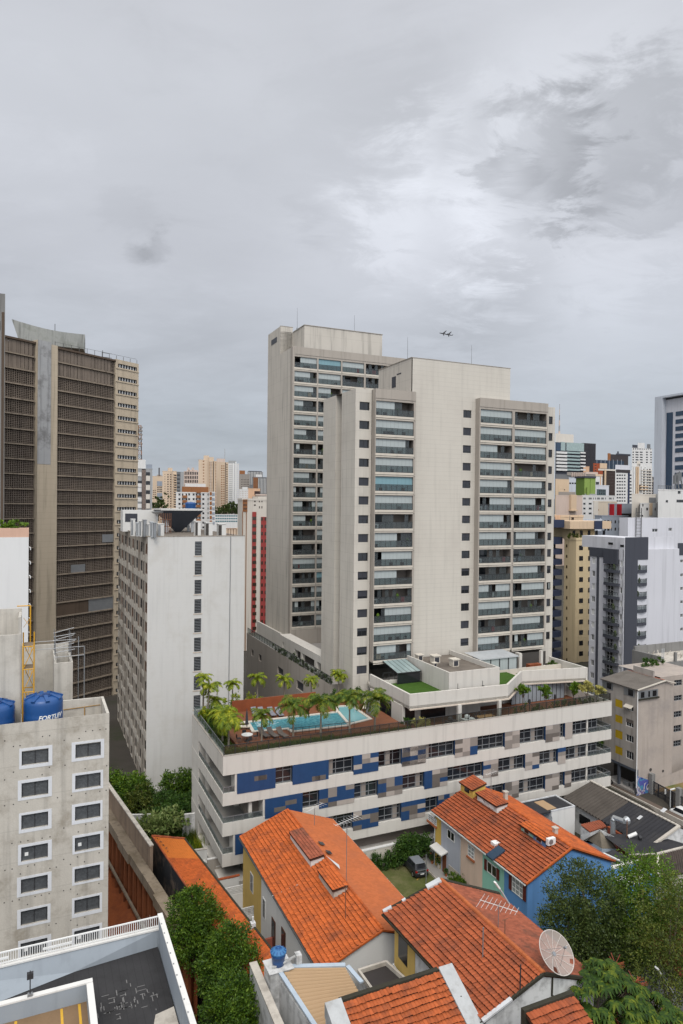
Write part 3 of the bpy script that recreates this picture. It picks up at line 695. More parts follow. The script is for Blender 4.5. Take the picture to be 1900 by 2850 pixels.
def front_tower():
 t=thing('apartment_tower','front beige apartment tower with grooved walls and glazed balconies above the terrace','tower',22,15.6,14);rs=random.Random(3)
 F=2.59;ztop=56.0;b0=15.6;bb=14.55;w=MB();wl=MB()
 zt=[54.25-F*k for k in range(15)]
 colL=(22.6,24.13);colM=(39.5,40.93);rb=15.3
 cR=(on_b(*q3(669,265),rb)[0],on_b(*q3(695,265),rb)[0])
 holewall(w,'u',b0,22.0,24.45,12.5,ztop,[(colL[0],colL[1],z-1.13,z) for z in zt],.3)
 holewall(wl,'u',b0,30.85,39.2,15.7,61.05,[],.3)
 holewall(w,'u',b0,39.2,41.65,15.7,ztop,[(colM[0],colM[1],z-1.13,z) for z in zt[:14]],.3)
 holewall(wl,'u',b0,39.2,47.9,ztop,61.05,[],.3)
 holewall(w,'u',rb,54.35,56.4,15.7,55.7,[(cR[0],cR[1],z-1.22,z) for z in zt[:14]],.3)
 w.face([(56.4,15.3,15.7),(56.4,15.3,55.7),(56.4,30,55.7),(56.4,30,15.7)][::-1])
 # left side: two fins with a slot between them
 LF=[(22,b0),(22,20.2),(23.0,20.2),(23.0,22.3),(22,22.3),(22,27.0),(24,27.0)]
 z1=[ztop]*2+[55.4]*2+[ztop]*3
 for i in range(len(LF)-1):
  p,q=LF[i],LF[i+1];w.face([(*q,12.5),(*p,12.5),(*p,ztop),(*q,ztop)])
 part('wall',w,M_('plaster'),t);part('front_wall',wl,M_('plaster_lines'),t)
 body=MB();body.prism([(24.01,27.0),(24.01,30),(56.39,30),(56.39,29.9),(24.2,26.99)],12.5,55.5)
 part('rear_wall',body,M_('plaster'),t)
 rf=MB();rf.face([(22,b0,ztop-.01),(30.7,b0,ztop-.01),(30.7,30,ztop-.01),(24,30,ztop-.01),(24,27,ztop-.01),(22,27,ztop-.01)]);rf.face([(47.9,b0,ztop-.01),(56.4,b0,ztop-.31),(56.4,30,ztop-.31),(47.9,30,ztop-.01)]);part('roof',rf,M_('concrete_roof'),t)
 # balcony blocks standing proud of the wall
 blocks=MB();trim=MB()
 def block(s0,s1,bays):
  holes=[(x0,x1,z-.0-2.0,z) for x0,x1 in bays for z in [54.42-F*k for k in range(14)]]
  holewall(blocks,'u',bb,s0,s1,18.5,ztop+.02,holes,1.75,0,1,1)
  for x,d in ((s0,1),(s1,-1)):
   q=[(x,bb,18.5),(x,b0,18.5),(x,b0,ztop+.02),(x,bb,ztop+.02)];blocks.face(q if d < 0 else q[::-1])
  blocks.face([(s0,bb,18.5),(s1,bb,18.5),(s1,b0,18.5),(s0,b0,18.5)][::-1]);blocks.face([(s0,bb,ztop+.02),(s1,bb,ztop+.02),(s1,b0+.3,ztop+.02),(s0,b0+.3,ztop+.02)])
  trim=MB();trim.box(s0+.001,s1-.001,bb-.06,bb-.002,54.75,ztop+.05);part('block_fascia',trim,M_('plaster_dark'),t)
 x1=[on_b(*q2(x,760),bb)[0] for x in (905,1180)];x2=[on_b(*q3(x,280),bb)[0] for x in (211,424,441,653)]
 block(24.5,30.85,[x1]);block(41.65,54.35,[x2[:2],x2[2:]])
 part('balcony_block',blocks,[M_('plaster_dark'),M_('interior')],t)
 K1=['mix','full','mix','full','blue','full','none','mix','mix','mix','none','mix','full','mix']
 K2=['full','full','mix','full','mix','mix','mix','mix','none','none','mix','full','none','mix'];K3=['none','full','full','none','mix','mix','mix','mix','none','mix','mix','none','mix','mix']
 for k in range(14):
  z=54.42-F*k
  balcony(t,x1[0],x1[1],bb,z-2.0,z,K1[k],rs);balcony(t,x2[0],x2[1],bb,z-2.0,z,K2[k],rs);balcony(t,x2[2],x2[3],bb,z-2.0,z,K3[k],rs)
 for i,z in enumerate(zt):
  for (c,pl) in ((colL,b0),(colM,b0),(cR,rb)):
   if i == 14 and c is not colL: continue
   o=window(t,'u',pl,c[0],z-1.13,c[1]-c[0],1.13,('win','frame_dark',2,()),.16)
   r=rs.random();
   if r < .75:
    hh=1.05*rs.choice([1,1,.55,.75,.35]);s=MB();s.box(.06,c[1]-c[0]-.06,-.02,-.004,1.08-hh,1.08);part('shutter',s,M_('shutter_dark'),o,(0,0,0))
   elif r < .82: s=MB();s.box(.5,c[1]-c[0]-.1,-.02,-.004,.1,1.0);part('blind',s,M_('blind'),o,(0,0,0))
  sw=MB();sw.box(22.94,22.999,20.8,21.3,z-1.1,z-.2);part('window',sw,M_('dark_glass'),t)
 # plant room on the roof
 ph=MB();ph.face([(30.7,15.6,55.5),(30.7,15.6,61.05),(30.7,25.8,61.05),(30.7,25.8,55.5)]);ph.face([(47.9,15.6,55.5),(47.9,25.8,55.5),(47.9,25.8,61.05),(47.9,15.6,61.05)]);ph.face([(30.7,25.8,55.5),(30.7,25.8,61.05),(47.9,25.8,61.05),(47.9,25.8,55.5)]);ph.face([(30.7,15.61,61.0),(47.9,15.61,61.0),(47.9,25.8,61.0),(30.7,25.8,61.0)])
 ph.box(30.85,30.86,15.6,15.601,56,56.01)
 po=part('plant_room',ph,M_('plaster_stain'),t);g=MB();g.box(30.66,30.699,20.2,21.4,57.6,59.2);g.box(30.66,30.699,18.6,19.9,59.3,59.45);part('louvre',g,M_('shutter_dark'),po)
 cp=MB();cp.box(30.62,47.98,15.55,15.8,61.05,61.12);cp.box(30.62,30.85,15.801,25.8,61.05,61.12);cp.box(33.6,36.2,16.2,18.2,61.0,61.3);part('coping',cp,M_('plaster_dark'),t)
 ls=MB()
 for k in range(15):
  for x,y in ((30.62,bb),(x2[1]+.28,bb)): ls.tube((x,y-.1,54.42-F*k-2.35),(x+.25,y-.1,54.42-F*k-2.35),.035,5)
 part('drain_spout',ls,M_('slab_cream'),t)
 return t
cmat_early()
front_tower()
def rear_tower():
 t=thing('apartment_tower','taller rear beige apartment tower with a plain stained side wall','tower',24,46.35,14);rs=random.Random(9)
 b0,a0,F=46.35,24.0,2.585;w=MB()
 zt0=on_b(*q2(315,380),b0)[2];zb0=on_b(*q2(315,449),b0)[2];bx=[on_b(*q2(x,420),b0)[0] for x in (309,475,487,650,661,818,831,1010)];bays=[(bx[i],bx[i+1]) for i in (0,2,4,6)]
 hh=1.95;zb=[zb0-F*k for k in range(20) if zb0-F*k > 17.2]
 holes=[(x0,x1,z,z+hh) for i,(x0,x1) in enumerate(bays) for k,z in enumerate(zb) if i < 2 or k < 4]
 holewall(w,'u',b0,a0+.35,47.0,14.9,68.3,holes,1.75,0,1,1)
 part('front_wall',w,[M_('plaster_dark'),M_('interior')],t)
 s=MB();s.prism([(a0,b0+1.0),(a0,60.7),(47,60.7),(47,b0+1.76),(a0+.4,b0+1.76)][::-1],-1,68.3)
 so_=part('side_wall',s,M_('plaster_stain'),t)
 c=MB();c.box(a0-.02,a0+.349,b0-.02,b0+1.2,14.9,68.35);part('corner_pier',c,M_('plaster_dark'),t)
 fs=MB();fs.box(a0+.36,47,b0-.06,b0-.002,zb0+2.35,68.36);part('fascia',fs,M_('plaster_dark'),t)
 for k,z in enumerate(zb):
  for i,(x0,x1) in enumerate(bays):
   if i >= 2 and k >= 4: continue
   kd=rs.choice(['full','mix','mix','mix','none','none','blue' if rs.random() < .3 else 'mix'])
   balcony(t,x0,x1,b0,z,z+hh,kd,rs)
 p=MB();p.prism([(a0+.001,53.2),(26.5,53.2),(26.5,47.2),(42.35,47.2),(42.35,60.69),(a0+.001,60.69)],68.2,72.6);p.prism([(a0-.001,53.2),(26.4,53.2),(26.4,60.7),(a0-.001,60.7)],68.25,73.55)
 po=part('plant_room',p,M_('plaster_stain'),t);g=MB();g.box(a0-.04,a0-.003,55.2,58.6,71.0,72.0);part('louvre',g,M_('shutter_dark'),po)
 cp=MB();cp.box(26.4,42.45,47.1,47.4,72.6,72.7);cp.box(26.4,26.7,47.4,53.1,72.6,72.7);cp.box(a0-.06,26.5,53.15,53.4,73.56,73.63);part('coping',cp,M_('plaster_dark'),t)
rear_tower()
def wing():
 t=thing('podium_wing','long beige lower wing with a planted walkway along its top, under the rear tower','building',20,18.6,-1);
 w=MB();a0=20.0;hl=[(on_a(*qA(725,340),a0)[1],on_a(*qA(770,370),a0)[1])]
 zz=on_a(*qA(748,358),a0)[2]
 hol=[(38.5-3.1*0,41.5,11.4,12.6),(hl[0][1],hl[0][0],zz-.7,zz+.7),(50.5,52.2,11.3,12.5),(55.5,57.0,11.2,12.4)]
 holewall(w,'v',a0,18.6,60,-1.2,14.95,[(min(h[:2]),max(h[:2]),h[2],h[3]) for h in hol],.4)
 w.face([(20,18.6,-1.2),(22,18.6,-1.2),(22,18.6,14.95),(20,18.6,14.95)]);w.face([(20,60,-1.2),(20,60,14.95),(47,60,14.95),(47,60,-1.2)]);
 part('wall',w,M_('plaster_dark'),t)
 mat('wing_plaster',(.50,.465,.42),.85,.08,.3,.22,.03,jz=2.6,jdark=.85,jw=.05)
 g=MB()
 for h in hol: g.box(20.3,20.34,min(h[:2])+.02,max(h[:2])-.02,h[2]+.02,h[3]-.02)
 part('louvre',g,M_('shutter_dark'),t)
 d=MB();d.box(20.3,24.0,18.9,59.7,14.2,14.35);d.box(24.0,47,27.2,46.3,14.25,14.9);part('walkway',d,M_('paving'),t)
 u=MB();hol=[]
 for (x0,x1,y0,y1) in ((715,752,150,200),(760,838,180,245),(853,897,235,285),(912,936,272,318),(640,650,120,150)):
  p,q=on_a(*qA(x0,y0),22.0),on_a(*qA(x1,y1),22.0);hol.append((min(p[1],q[1]),max(p[1],q[1]),14.5,15.9))
 holewall(u,'v',22.001,22.3,60,14.3,17.0,hol,.6,0,0,1);u.face([(22.0,27.1,17.0),(22.0,46.2,17.0),(24,46.2,17.0),(24,27.1,17.0)][::-1]);u.face([(22.001,46.2,16.2),(24.2,46.2,16.2),(24.2,60,16.2),(22.001,60,16.2)])
 u.box(22.002,22.3,46.0,59.9,16.99,17.2)
 part('walkway_wall',u,[M_('plaster_plain'),M_('interior_dark')],t)
 rl=MB();g=MB();rl.bar((20.12,18.7,16.0),(20.12,59.8,16.0),.07)
 for k in range(28): y=18.7+41.1*k/27;rl.bar((20.12,y,14.95),(20.12,y,16.0),.06)
 g.box(20.11,20.13,18.7,59.8,15.0,15.95);ro=part('balustrade',rl,M_('frame_dark'),t);part('rail_glass',g,M_('rail_brown'),ro)
 return t
wing()
def hedge_row(name,label,a0,a1,b0,b1,z0,z1,n,L,leaf,cat='plant',zvar=.3):
 t=thing(name,label,cat,a0,b0,z0);bl=[];long_=max(a1-a0,b1-b0);k=max(4,int(long_/.9))
 for i in range(k):
  u=(i+.5)/k;h=(z1-z0)*random.uniform(1-zvar,1+zvar*.4)
  x=(a1-a0)*u if a1-a0 > b1-b0 else (a1-a0)/2;y=(b1-b0)*u if b1-b0 >= a1-a0 else (b1-b0)/2
  bl.append((x,y,h*.5,max(.3,(a1-a0)/2 if b1-b0 > a1-a0 else long_/k*.8),max(.3,(b1-b0)/2 if a1-a0 > b1-b0 else long_/k*.8),h*.5))
 me=mesh_quads('foliage',blob_leaves(bl,n,L,L*.5,.1,.3,.02),leaf);inst('foliage',me,t,(0,0,0));st=MB()
 for q in bl: st.tube((q[0],q[1],-.05),(q[0],q[1],q[2]),.03,5,.015)
 part('stems',st,M_('bark'),t,(0,0,0));return t
hedge_row('shrub_row','green and yellowish shrubs growing behind the glass rail along the raised walkway',20.4,21.1,19.5,46,14.3,15.6,3500,.22,'leaf_mid')

# ---------------------------------------------------------------- white slab block
def white_block():
 D0=96.0;a0,b0,zr=-3.31,29.98,35.3;t=thing('slab_block','white slab block with a grimy window side and one column of louvred windows','building',a0,b0,-1.5)
 a1=10.75;b1=66.8
 mat('block_white',(.62,.61,.585),.9,.05,.25,.07,.03,jz=.7,jdark=.97,jw=.04,dirt=(.45,.42,.37),dirt_amt=.35,dirt_scale=.25);mat('block_grimy',(.38,.335,.28),.9,.2,.5,.35,.08,dirt=(.14,.11,.09),dirt_amt=.55,dirt_scale=.6)
 mat('block_grimy2',(.52,.48,.42),.9,.2,1,.2,.08,dirt=(.25,.21,.17),dirt_amt=.5,dirt_scale=.9)
 w=MB();c0,c1=on_b(*q4(1211,600),b0)[0],on_b(*q4(1255,600),b0)[0];zs=[on_b(*q4(1212,240),b0)[2]-2.795*k for k in range(13)];hw=2.05
 holewall(w,'u',b0,a0,a1,-2,zr,[(c0,c1,z-hw,z) for z in zs],.35)
 w.face([(a1,b0,-2),(a1,b1,-2),(a1,b1,zr),(a1,b0,zr)]);w.face([(a1,b1,-2),(a0,b1,-2),(a0,b1,zr),(a1,b1,zr)]);part('end_wall',w,M_('block_white'),t)
 for z in zs:
  f=MB();
  for k in range(9): f.box(c0+.02,c1-.02,b0+.10,b0+.2,z-hw+.03+k*.225,z-hw+.09+k*.225)
  f.box(c0,c0+.05,b0+.1,b0+.25,z-hw,z);f.box(c1-.05,c1,b0+.1,b0+.25,z-hw,z);fo=part('window',f,M_('frame_grey'),t)
  p=MB();p.box(c0+.01,c1-.01,b0+.27,b0+.29,z-hw,z);part('pane',p,M_('dark_glass'),fo);s=MB();s.box(c0-.15,c1+.12,b0-.05,b0-.002,z-hw-.16,z-hw-.02);part('sill',s,M_('soffit_lip'),fo)
 # window side: bays of panels and openings in a brick-like stagger
 g=MB();rs=random.Random(4);F=2.795;nb=15;bw=(b1-b0)/nb;holes=[]
 for k in range(13):
  z=zr-1.0-F*k
  for i in range(nb):
   s0=b0+bw*i+.25
   if (i % 2 == 0): holes.append((s0,s0+bw*.62,z-1.45,z))
   else: holes.append((s0+bw*.35,s0+bw*.62,z-1.75,z-.0))
 holewall(g,'v',a0,b0,b1,-2,zr,holes,.06)
 part('window_wall',g,M_('block_grimy'),t)
 specs=[('v',a0,h[0],h[2],h[1]-h[0],h[3]-h[2]) for h in holes]
 for j,s in enumerate(specs[:100]): window(t,*s,('win','rust' if j % 3 == 0 else 'frame_dark',2,(.4,),.06),.035)
 rest=MB()
 for s in specs[100:]: rest.box(a0+.03,a0+.05,s[2]+.02,s[2]+s[4]-.02,s[3]+.02,s[3]+s[5]-.02)
 part('window',rest,M_('dark_glass'),t,kind='stuff')
 multi('spandrel',[(a0-.06,a0-.003,b0+bw*i+.2,b0+bw*i+.2+bw*.7,zr-3.65-F*k,zr-1.0-F*k-(1.55 if i % 2 == 0 else 1.85)) for i in range(nb) for k in range(13) if rs.random() < .8],'block_grimy2',t)
 rp=MB();rp.box(a0-.12,a1,b0-.04,b0+.25,zr+.002,zr+.12);rp.box(a0-.12,a0+.15,b0+.25,b1,zr+.002,zr+.12);part('coping',rp,M_('block_grimy'),t)
 rf=MB();rf.face([(a0,b0+.2,zr-.05),(a1,b0+.2,zr-.05),(a1,b1,zr-.05),(a0,b1,zr-.05)]);part('roof',rf,M_('concrete_roof'),t)
 # crack pipe
 pp=MB();x=on_b(*q4(1435,400),b0)[0];pp.tube((x,b0-.06,zr),(x-.1,b0-.06,10),.05,6);part('drain_pipe',pp,M_('metal_grey'),t)
 # upper house on the roof
 u=MB();p,q=on_b(*qH(90,80),b0+22),on_b(*qH(485,80),b0+22);ua0,ua1=p[0],q[0];uz1=p[2]
 u.box(ua0,ua1,b0+22,b0+25.5,zr-.1,uz1);uo=part('roof_house',u,M_('white_paint'),t);g=MB();xx=on_b(*qH(115,120),b0+22)[0];g.box(xx,xx+2.0,b0+21.95,b0+21.998,uz1-2.0,uz1-.6);part('window',g,M_('shutter_dark'),uo)
 # inverted pyramid water tank on legs
 cb=b0+14;L_,R_=on_b(*qH(535,85),cb),on_b(*qH(1015,85),cb);zt=L_[2];zb=on_b(*qH(750,350),cb)[2];xm0,xm1=on_b(*qH(745,350),cb)[0],on_b(*qH(800,350),cb)[0]
 k=MB();d=8.0
 mat('tank_grey',(.075,.085,.105),.8,.12,.6,.1,.04)
 T=[(L_[0],cb,zt),(R_[0],cb,zt),(R_[0],cb+d,zt),(L_[0],cb+d,zt)];B=[(xm0,cb+3.4,zr),(xm1,cb+3.4,zr),(xm1,cb+4.6,zr),(xm0,cb+4.6,zr)]
 k.add(T+B,[(0,1,5,4),(1,2,6,5),(2,3,7,6),(3,0,4,7),(0,3,2,1)]);ko=part('roof_tank',k,M_('tank_grey'),t);c=MB();c.box(L_[0]-.1,R_[0]+.1,cb-.08,cb+d+.08,zt+.001,zt+.28);part('tank_rim',c,M_('block_white'),ko);lg=MB()
 for x,y in ((xm0-1.7,cb+2.4),(xm1+1.7,cb+2.4),(xm0-1.7,cb+5.6),(xm1+1.7,cb+5.6)): lg.box(x-.2,x+.2,y-.2,y+.2,zr-.1,zr+2.2)
 part('tank_leg',lg,M_('metal_light'),ko)
 for px,py,wd,hg,m in ((190,190,40,110,'white_paint'),(248,230,30,120,'metal_light'),(285,210,28,150,'white_paint'),(330,200,34,150,'metal_grey'),(372,245,30,140,'white_paint'),(410,222,26,140,'metal_light'),(446,235,28,140,'metal_grey'),(497,245,66,135,'white_paint'),(925,215,60,120,'white_paint'),(1045,228,75,130,'white_paint'),(1190,245,85,135,'white_paint')):
  cbb=b0+(1.0 if px > 450 else 6-.02*px+2);p,q=on_b(*qH(px,py),cbb),on_b(*qH(px+wd,py),cbb);st=MB();st.box(p[0],q[0],cbb,cbb+1.3,zr-.05,max(zr+.5,p[2]));st.box(p[0]-.06,q[0]+.06,cbb-.06,cbb+1.36,max(zr+.5,p[2]),max(zr+.5,p[2])+.1)
  vo=part('roof_shaft',st,M_(m),t);dd=MB();dd.box(p[0]-.03,p[0]+(q[0]-p[0])*.4,cbb-.03,cbb-.002,zr+.1,max(zr+.5,p[2])-.1);part('shaft_door',dd,M_('interior_dark' if px > 900 else 'metal_grey'),vo)
 fr=MB()
 xp0,xp1=on_b(*qH(515,300),b0+11)[0],on_b(*qH(640,300),b0+11)[0]
 for x in np.linspace(xp0,xp1,7): fr.tube((x,b0+11,zr),(x,b0+11,zr+3.2),.06,5)
 for z in (1.1,2.2): fr.tube((xp0,b0+11,zr+z),(xp1,b0+11,zr+z),.05,5)
 for x in np.linspace(xm1+3.5,a1-.5,6): fr.tube((x,b0+3,zr),(x,b0+3,zr+1.0),.05,5)
 fr.tube((xm1+3.5,b0+3,zr+1.0),(a1-.5,b0+3,zr+1.0),.05,5);part('roof_pipes',fr,M_('rust'),t)
 for i in range(4): ac=MB();y=b0+2.2+i*1.6;ac.box(a0+.5,a0+1.3,y,y+.9,zr-.04,zr+.8);ac.tube((a0+.48,y+.45,zr+.45),(a0+.49,y+.45,zr+.45),.3,10);part('condenser',ac,M_('white_paint'),t)
 ds=MB();c=Vector((a0+3.2,b0+12,zr+3.0));ds.lathe(c,[(.05,0),(.6,.12),(1.0,.4),(1.02,.42),(.6,.16),(.05,.04)],14);ds.tube((c.x,c.y,zr),c,.07,6);part('dish',ds,M_('metal_light'),t)
white_block()
# ---------------------------------------------------------------- brown office tower with sun-screen grid, far left
def brown_tower():
 D=150.0;P=at_depth(383,1018,D);ang=rad(33.3);du=np.array([math.sin(ang),math.cos(ang)]);rot=PI/2-ang
 t=thing_w('office_tower','tall brown office tower with gridded sun screens and a pale concrete shaft','tower',Vector((P[0],P[1],-6)),rot)
 o2=np.array([P[0],P[1]]);nv=np.array([-du[1],du[0]])
 def loc(x,y,off=0.0):          # pixel on the facade plane -> (s along, z)
  d=ray(x,y);A=o2+nv*off;tt=(A@nv)/(d[:2]@nv);p=np.array([0,0,CAMZ])+d*tt;return float((p[:2]-A)@du),float(p[2])
 z_=lambda x,y,off=0.0: loc(x,y,off)[1]+6
 s_bl,s_br,s_r,s_p0,s_p1,s_l=loc(318,1200)[0],0,loc(154,1200)[0],loc(96,1200)[0],loc(153,1200)[0],loc(7,1200)[0]-3
 ztop=z_(318,1003);F=(z_(154,1007.6)-z_(154,1285))/7.0
 mat('brown_wall',(.10,.072,.052),.9,.2,.3,.25,.1);mat('brown_grid',(.185,.15,.122),.9,.25,.4,.35,.12,dirt=(.30,.24,.18),dirt_amt=.25,dirt_scale=.5);mat('beige_end',(.52,.435,.325),.9,.08,.3,.22,.05,dirt=(.36,.30,.23),dirt_amt=.35,dirt_scale=.3)
 mat('shaft_beige',(.50,.42,.315),.9,.08,.25,.25,.06,jz=1.1,jdark=.93,jw=.1);mat('shaft_grey',(.38,.38,.38),.9,.2,.35,.3,.12,dirt=(.12,.115,.11),dirt_amt=.7,dirt_scale=.35);mat('band_brown',(.27,.22,.17),.9,.2,.4,.35,.1)
 zs=[z_(154,966.5)+.0]
 body=MB();body.prism([(s_l,.8),(-.001,.8),(-.001,24),(s_l,24)],-3,ztop-.6);part('wall',body,M_('brown_wall'),t)
 nfl=27;zt=ztop
 # light beige end with strip windows
 e=MB();holes=[(s_bl+.6,-.5,zt-1.35-F*k,zt-.55-F*k) for k in range(nfl)];holes=[h for h in holes if h[2] > -2]
 holewall(e,'u',-.3,s_bl,0.0,-3,zt+.3,holes,.6,0,1);e.face([(0,-.3,-3),(0,.81,-3),(0,.81,zt+.3),(0,-.3,zt+.3)]);e.face([(s_bl,-.3,zt+.3),(0,-.3,zt+.3),(0,.81,zt+.3),(s_bl,.81,zt+.3)]);e.face([(s_bl,-.3,-3),(s_bl,-.3,zt+.3),(s_bl,.81,zt+.3),(s_bl,.81,-3)])
 part('end_wall',e,[M_('beige_end'),M_('brown_wall')],t)
 wf=[(h[0],h[2]) for h in holes]
 for h in holes: f=MB();f.box(h[0],h[1],.15,.18,h[2],h[3]);n=7;fo=part('window',f,M_('dark_glass'),t);g=MB();[g.box(h[0]+(h[1]-h[0])*k/n-.12,h[0]+(h[1]-h[0])*k/n+.12,.02,.1,h[2]+.1,h[3]) for k in range(n+1)];part('window_frame',g,M_('frame_white'),fo)
 sl=MB()
 for h in holes: sl.box(s_bl-.05,.08,-.42,-.302,h[2]-.32,h[2]-.14)
 part('end_ledge',sl,M_('beige_end'),t)
 # screens: each floor a slab edge and a lattice of small fins in front of a dark wall
 for k in range(nfl):
  z1=zt-.15-F*k;z0=z1-F
  if z0 < -3: break
  for sa,sb in ((s_r+.05,s_bl-.35),(s_l,s_p0-.25)):
   lat=MB();n=int((sb-sa)/.42);n2=7
   for i in range(n+1): x=sa+(sb-sa)*i/n;lat.box(x-.055,x+.055,-.02,.45,z0+.32,z1-.02)
   for j in range(n2): z=z0+.45+(F-.5)*j/n2;lat.box(sa,sb,.02,.47,z,z+.09)
   if k < 2:           # the two top floors stand closed with sheets
    for i in range(int((sb-sa)/.8)): x=sa+.8*i;lat.box(x,x+.7,-.04,-.021,z0+.35,z1-.15)
   part('sun_screen',lat,M_('brown_grid'),t)
   bd=MB();bd.box(sa-.05,sb+.05,-.32,.5,z0+.0,z0+.26);part('floor_band',bd,M_('band_brown'),t)
 for (x0,y0,x1,y1,k) in ((635,190,705,250,0),(440,380,528,435,0),(550,590,703,672,1),(335,612,548,690,2)):
  a,b=loc(*q4(x0,y0)),loc(*q4(x1,y1));s=MB();s.box(a[0],b[0],-.09,-.045,b[1]+6.25,a[1]+5.8);part('patch_panel',s,M_('metal_grey') if k < 2 else M_('brown_wall'),t)
 # concrete shaft standing proud
 zs0=z_(125,953);sh=MB();m0=loc(133,1200)[0];sh.box(s_p0,m0,-.9,.85,-3,zs0);so_=part('shaft',sh,M_('shaft_beige'),t)
 zg=z_(110,1292);s2=MB();s2.box(s_p0-.02,m0-.02,-.94,-.902,zg,zs0+.01);part('shaft_facing',s2,M_('shaft_grey'),so_);s3=MB();s3.box(m0+.02,s_p1,-.7,.85,-3,zs0-.3);part('shaft_side',s3,M_('shaft_beige'),so_)
 rp=MB();rp.box(s_l,s_bl,-.35,.8,ztop-.25,ztop+.12);part('parapet',rp,M_('brown_wall'),t)
 # boat-shaped tank on the roof
 c=MB();N_=14;x0,zl=loc(32,888,3);x1,zrr=loc(236,931,3);zl += 6;zrr += 6;yb=3.0;dp=4
 xl0=loc(45,944,3.9)[0];xr0=loc(226,972,3.9)[0];zbl=z_(45,944,3.9);zbr=z_(226,972,3.9)
 V=[]
 for i in range(N_+1):
  u=i/N_;xt=x0+(x1-x0)*u;xb=xl0+(xr0-xl0)*u;ztp=zl+(zrr-zl)*u-.5*math.sin(PI*u);zbt=zbl+(zbr-zbl)*u-.25*math.sin(PI*u)
  V += [(xt,yb,ztp),(xb,yb+.25,zbt),(xb+3,yb+dp-.3,zbt),(xt+3,yb+dp,ztp)]
 c.add(V,[(4*i+j,4*i+(j+1) % 4,4*i+4+(j+1) % 4,4*i+4+j) for i in range(N_) for j in range(4)]+[(3,2,1,0),(4*N_,4*N_+1,4*N_+2,4*N_+3)])
 mat('tank_concrete',(.42,.425,.395),.9,.3,.5,.45,.15,dirt=(.20,.21,.17),dirt_amt=.6,dirt_scale=.5);co=part('roof_tank',c,M_('tank_concrete'),t)
 lg=MB()
 for u in np.linspace(.05,.95,7): x=xl0+(xr0-xl0)*u;lg.box(x-.4,x+.4,yb+1.5,yb+2.2,ztop-.6,zbl+(zbr-zbl)*u+.2)
 part('tank_leg',lg,M_('brown_wall'),co)
 an=MB();a=loc(203,925);an.tube((a[0],6,ztop),(a[0],6,z_(203,890)),.07,5);an.tube((loc(302,990)[0],2,ztop),(loc(302,990)[0],2,z_(302,972)),.07,5);xx=loc(302,975)[0]
 for zz in (.5,1.4,2.3): an.tube((xx-.2,2,z_(302,972)-zz),(xx+2.4,2,z_(302,972)-zz+.2),.05,5)
 part('roof_mast',an,M_('wire'),t)
 rl=MB();rl.tube((s_r,.3,ztop+1.1),(-.1,.3,ztop+1.4),.03,4)
 for i in range(12): x=s_r+(0-s_r)*i/11;rl.tube((x,.3,ztop),(x,.3,ztop+1.2),.05,4)
 part('roof_rail',rl,M_('wire'),t)
brown_tower()

# ---------------------------------------------------------------- far-left sliver and white building behind the raw block
def left_edge():
 P=at_depth(13,1000,112);a,b,z=ab(P);t=thing('concrete_tower','narrow grey concrete tower cut by the left edge of the photo','tower',a,b,-3)
 zt=at_depth(13,818,112)[2];m=MB();m.prism([(a,b),(a-9,b),(a-9,b+2.5),(a,b+.02)],-4,zt);part('wall',m,mat('grey_raw',(.22,.215,.205),.9,.2,.4,.3,.1),t);g=MB();g.box(a-.5,a-.1,b-.03,b-.002,-3,zt-3);part('pilaster',g,M_('brown_wall'),t)
 g=MB();g.box(a-1.8,a-.7,b-.05,b-.001,zt-6,zt-4.5);part('window',g,M_('dark_glass'),t)
 P=at_depth(78,1700,84);a,b,z=ab(P);t=thing('white_building','plain white building with a salmon parapet and roof plants, behind the raw concrete block','building',a,b,-3)
 zr=at_depth(78,1470,84)[2];zb=at_depth(78,1495,84)[2];m=MB();m.box(a-8,a,b,b+.9,-4,zb);m.box(a-8,a-.01,b+.901,b+2.3,-4,zb-.01);part('wall',m,mat('clean_white',(.70,.70,.69),.85,.03,.4,.04,.02),t)
 s=MB();mat('salmon',(.62,.40,.30),.85,.06,.6,.08,.04);s.box(a-3.3,a+.02,b+.05,b+2.2,zb+.001,zr);part('parapet',s,M_('salmon'),t);s=MB();s.box(a-8,a-3.31,b+.04,b+2.2,zb+.001,zr);part('parapet',s,M_('clean_white'),t)
 pp=MB()
 for k in range(11): z=zb-1.2-k*1.75;pp.tube((a+.05,b+.12,z),(a+.22,b+.12,z-.1),.06,6);pp.tube((a+.22,b+.12,z-.1),(a+.22,b+.12,z-.4),.06,6)
 part('drain_spout',pp,M_('frame_white'),t)
 hedge_row('roof_plants','bright green plants growing over the salmon parapet of the white building',a-7,a,b+.5,b+1.6,zr-.3,zr+1.3,1500,.35,'leaf_bright')
left_edge()

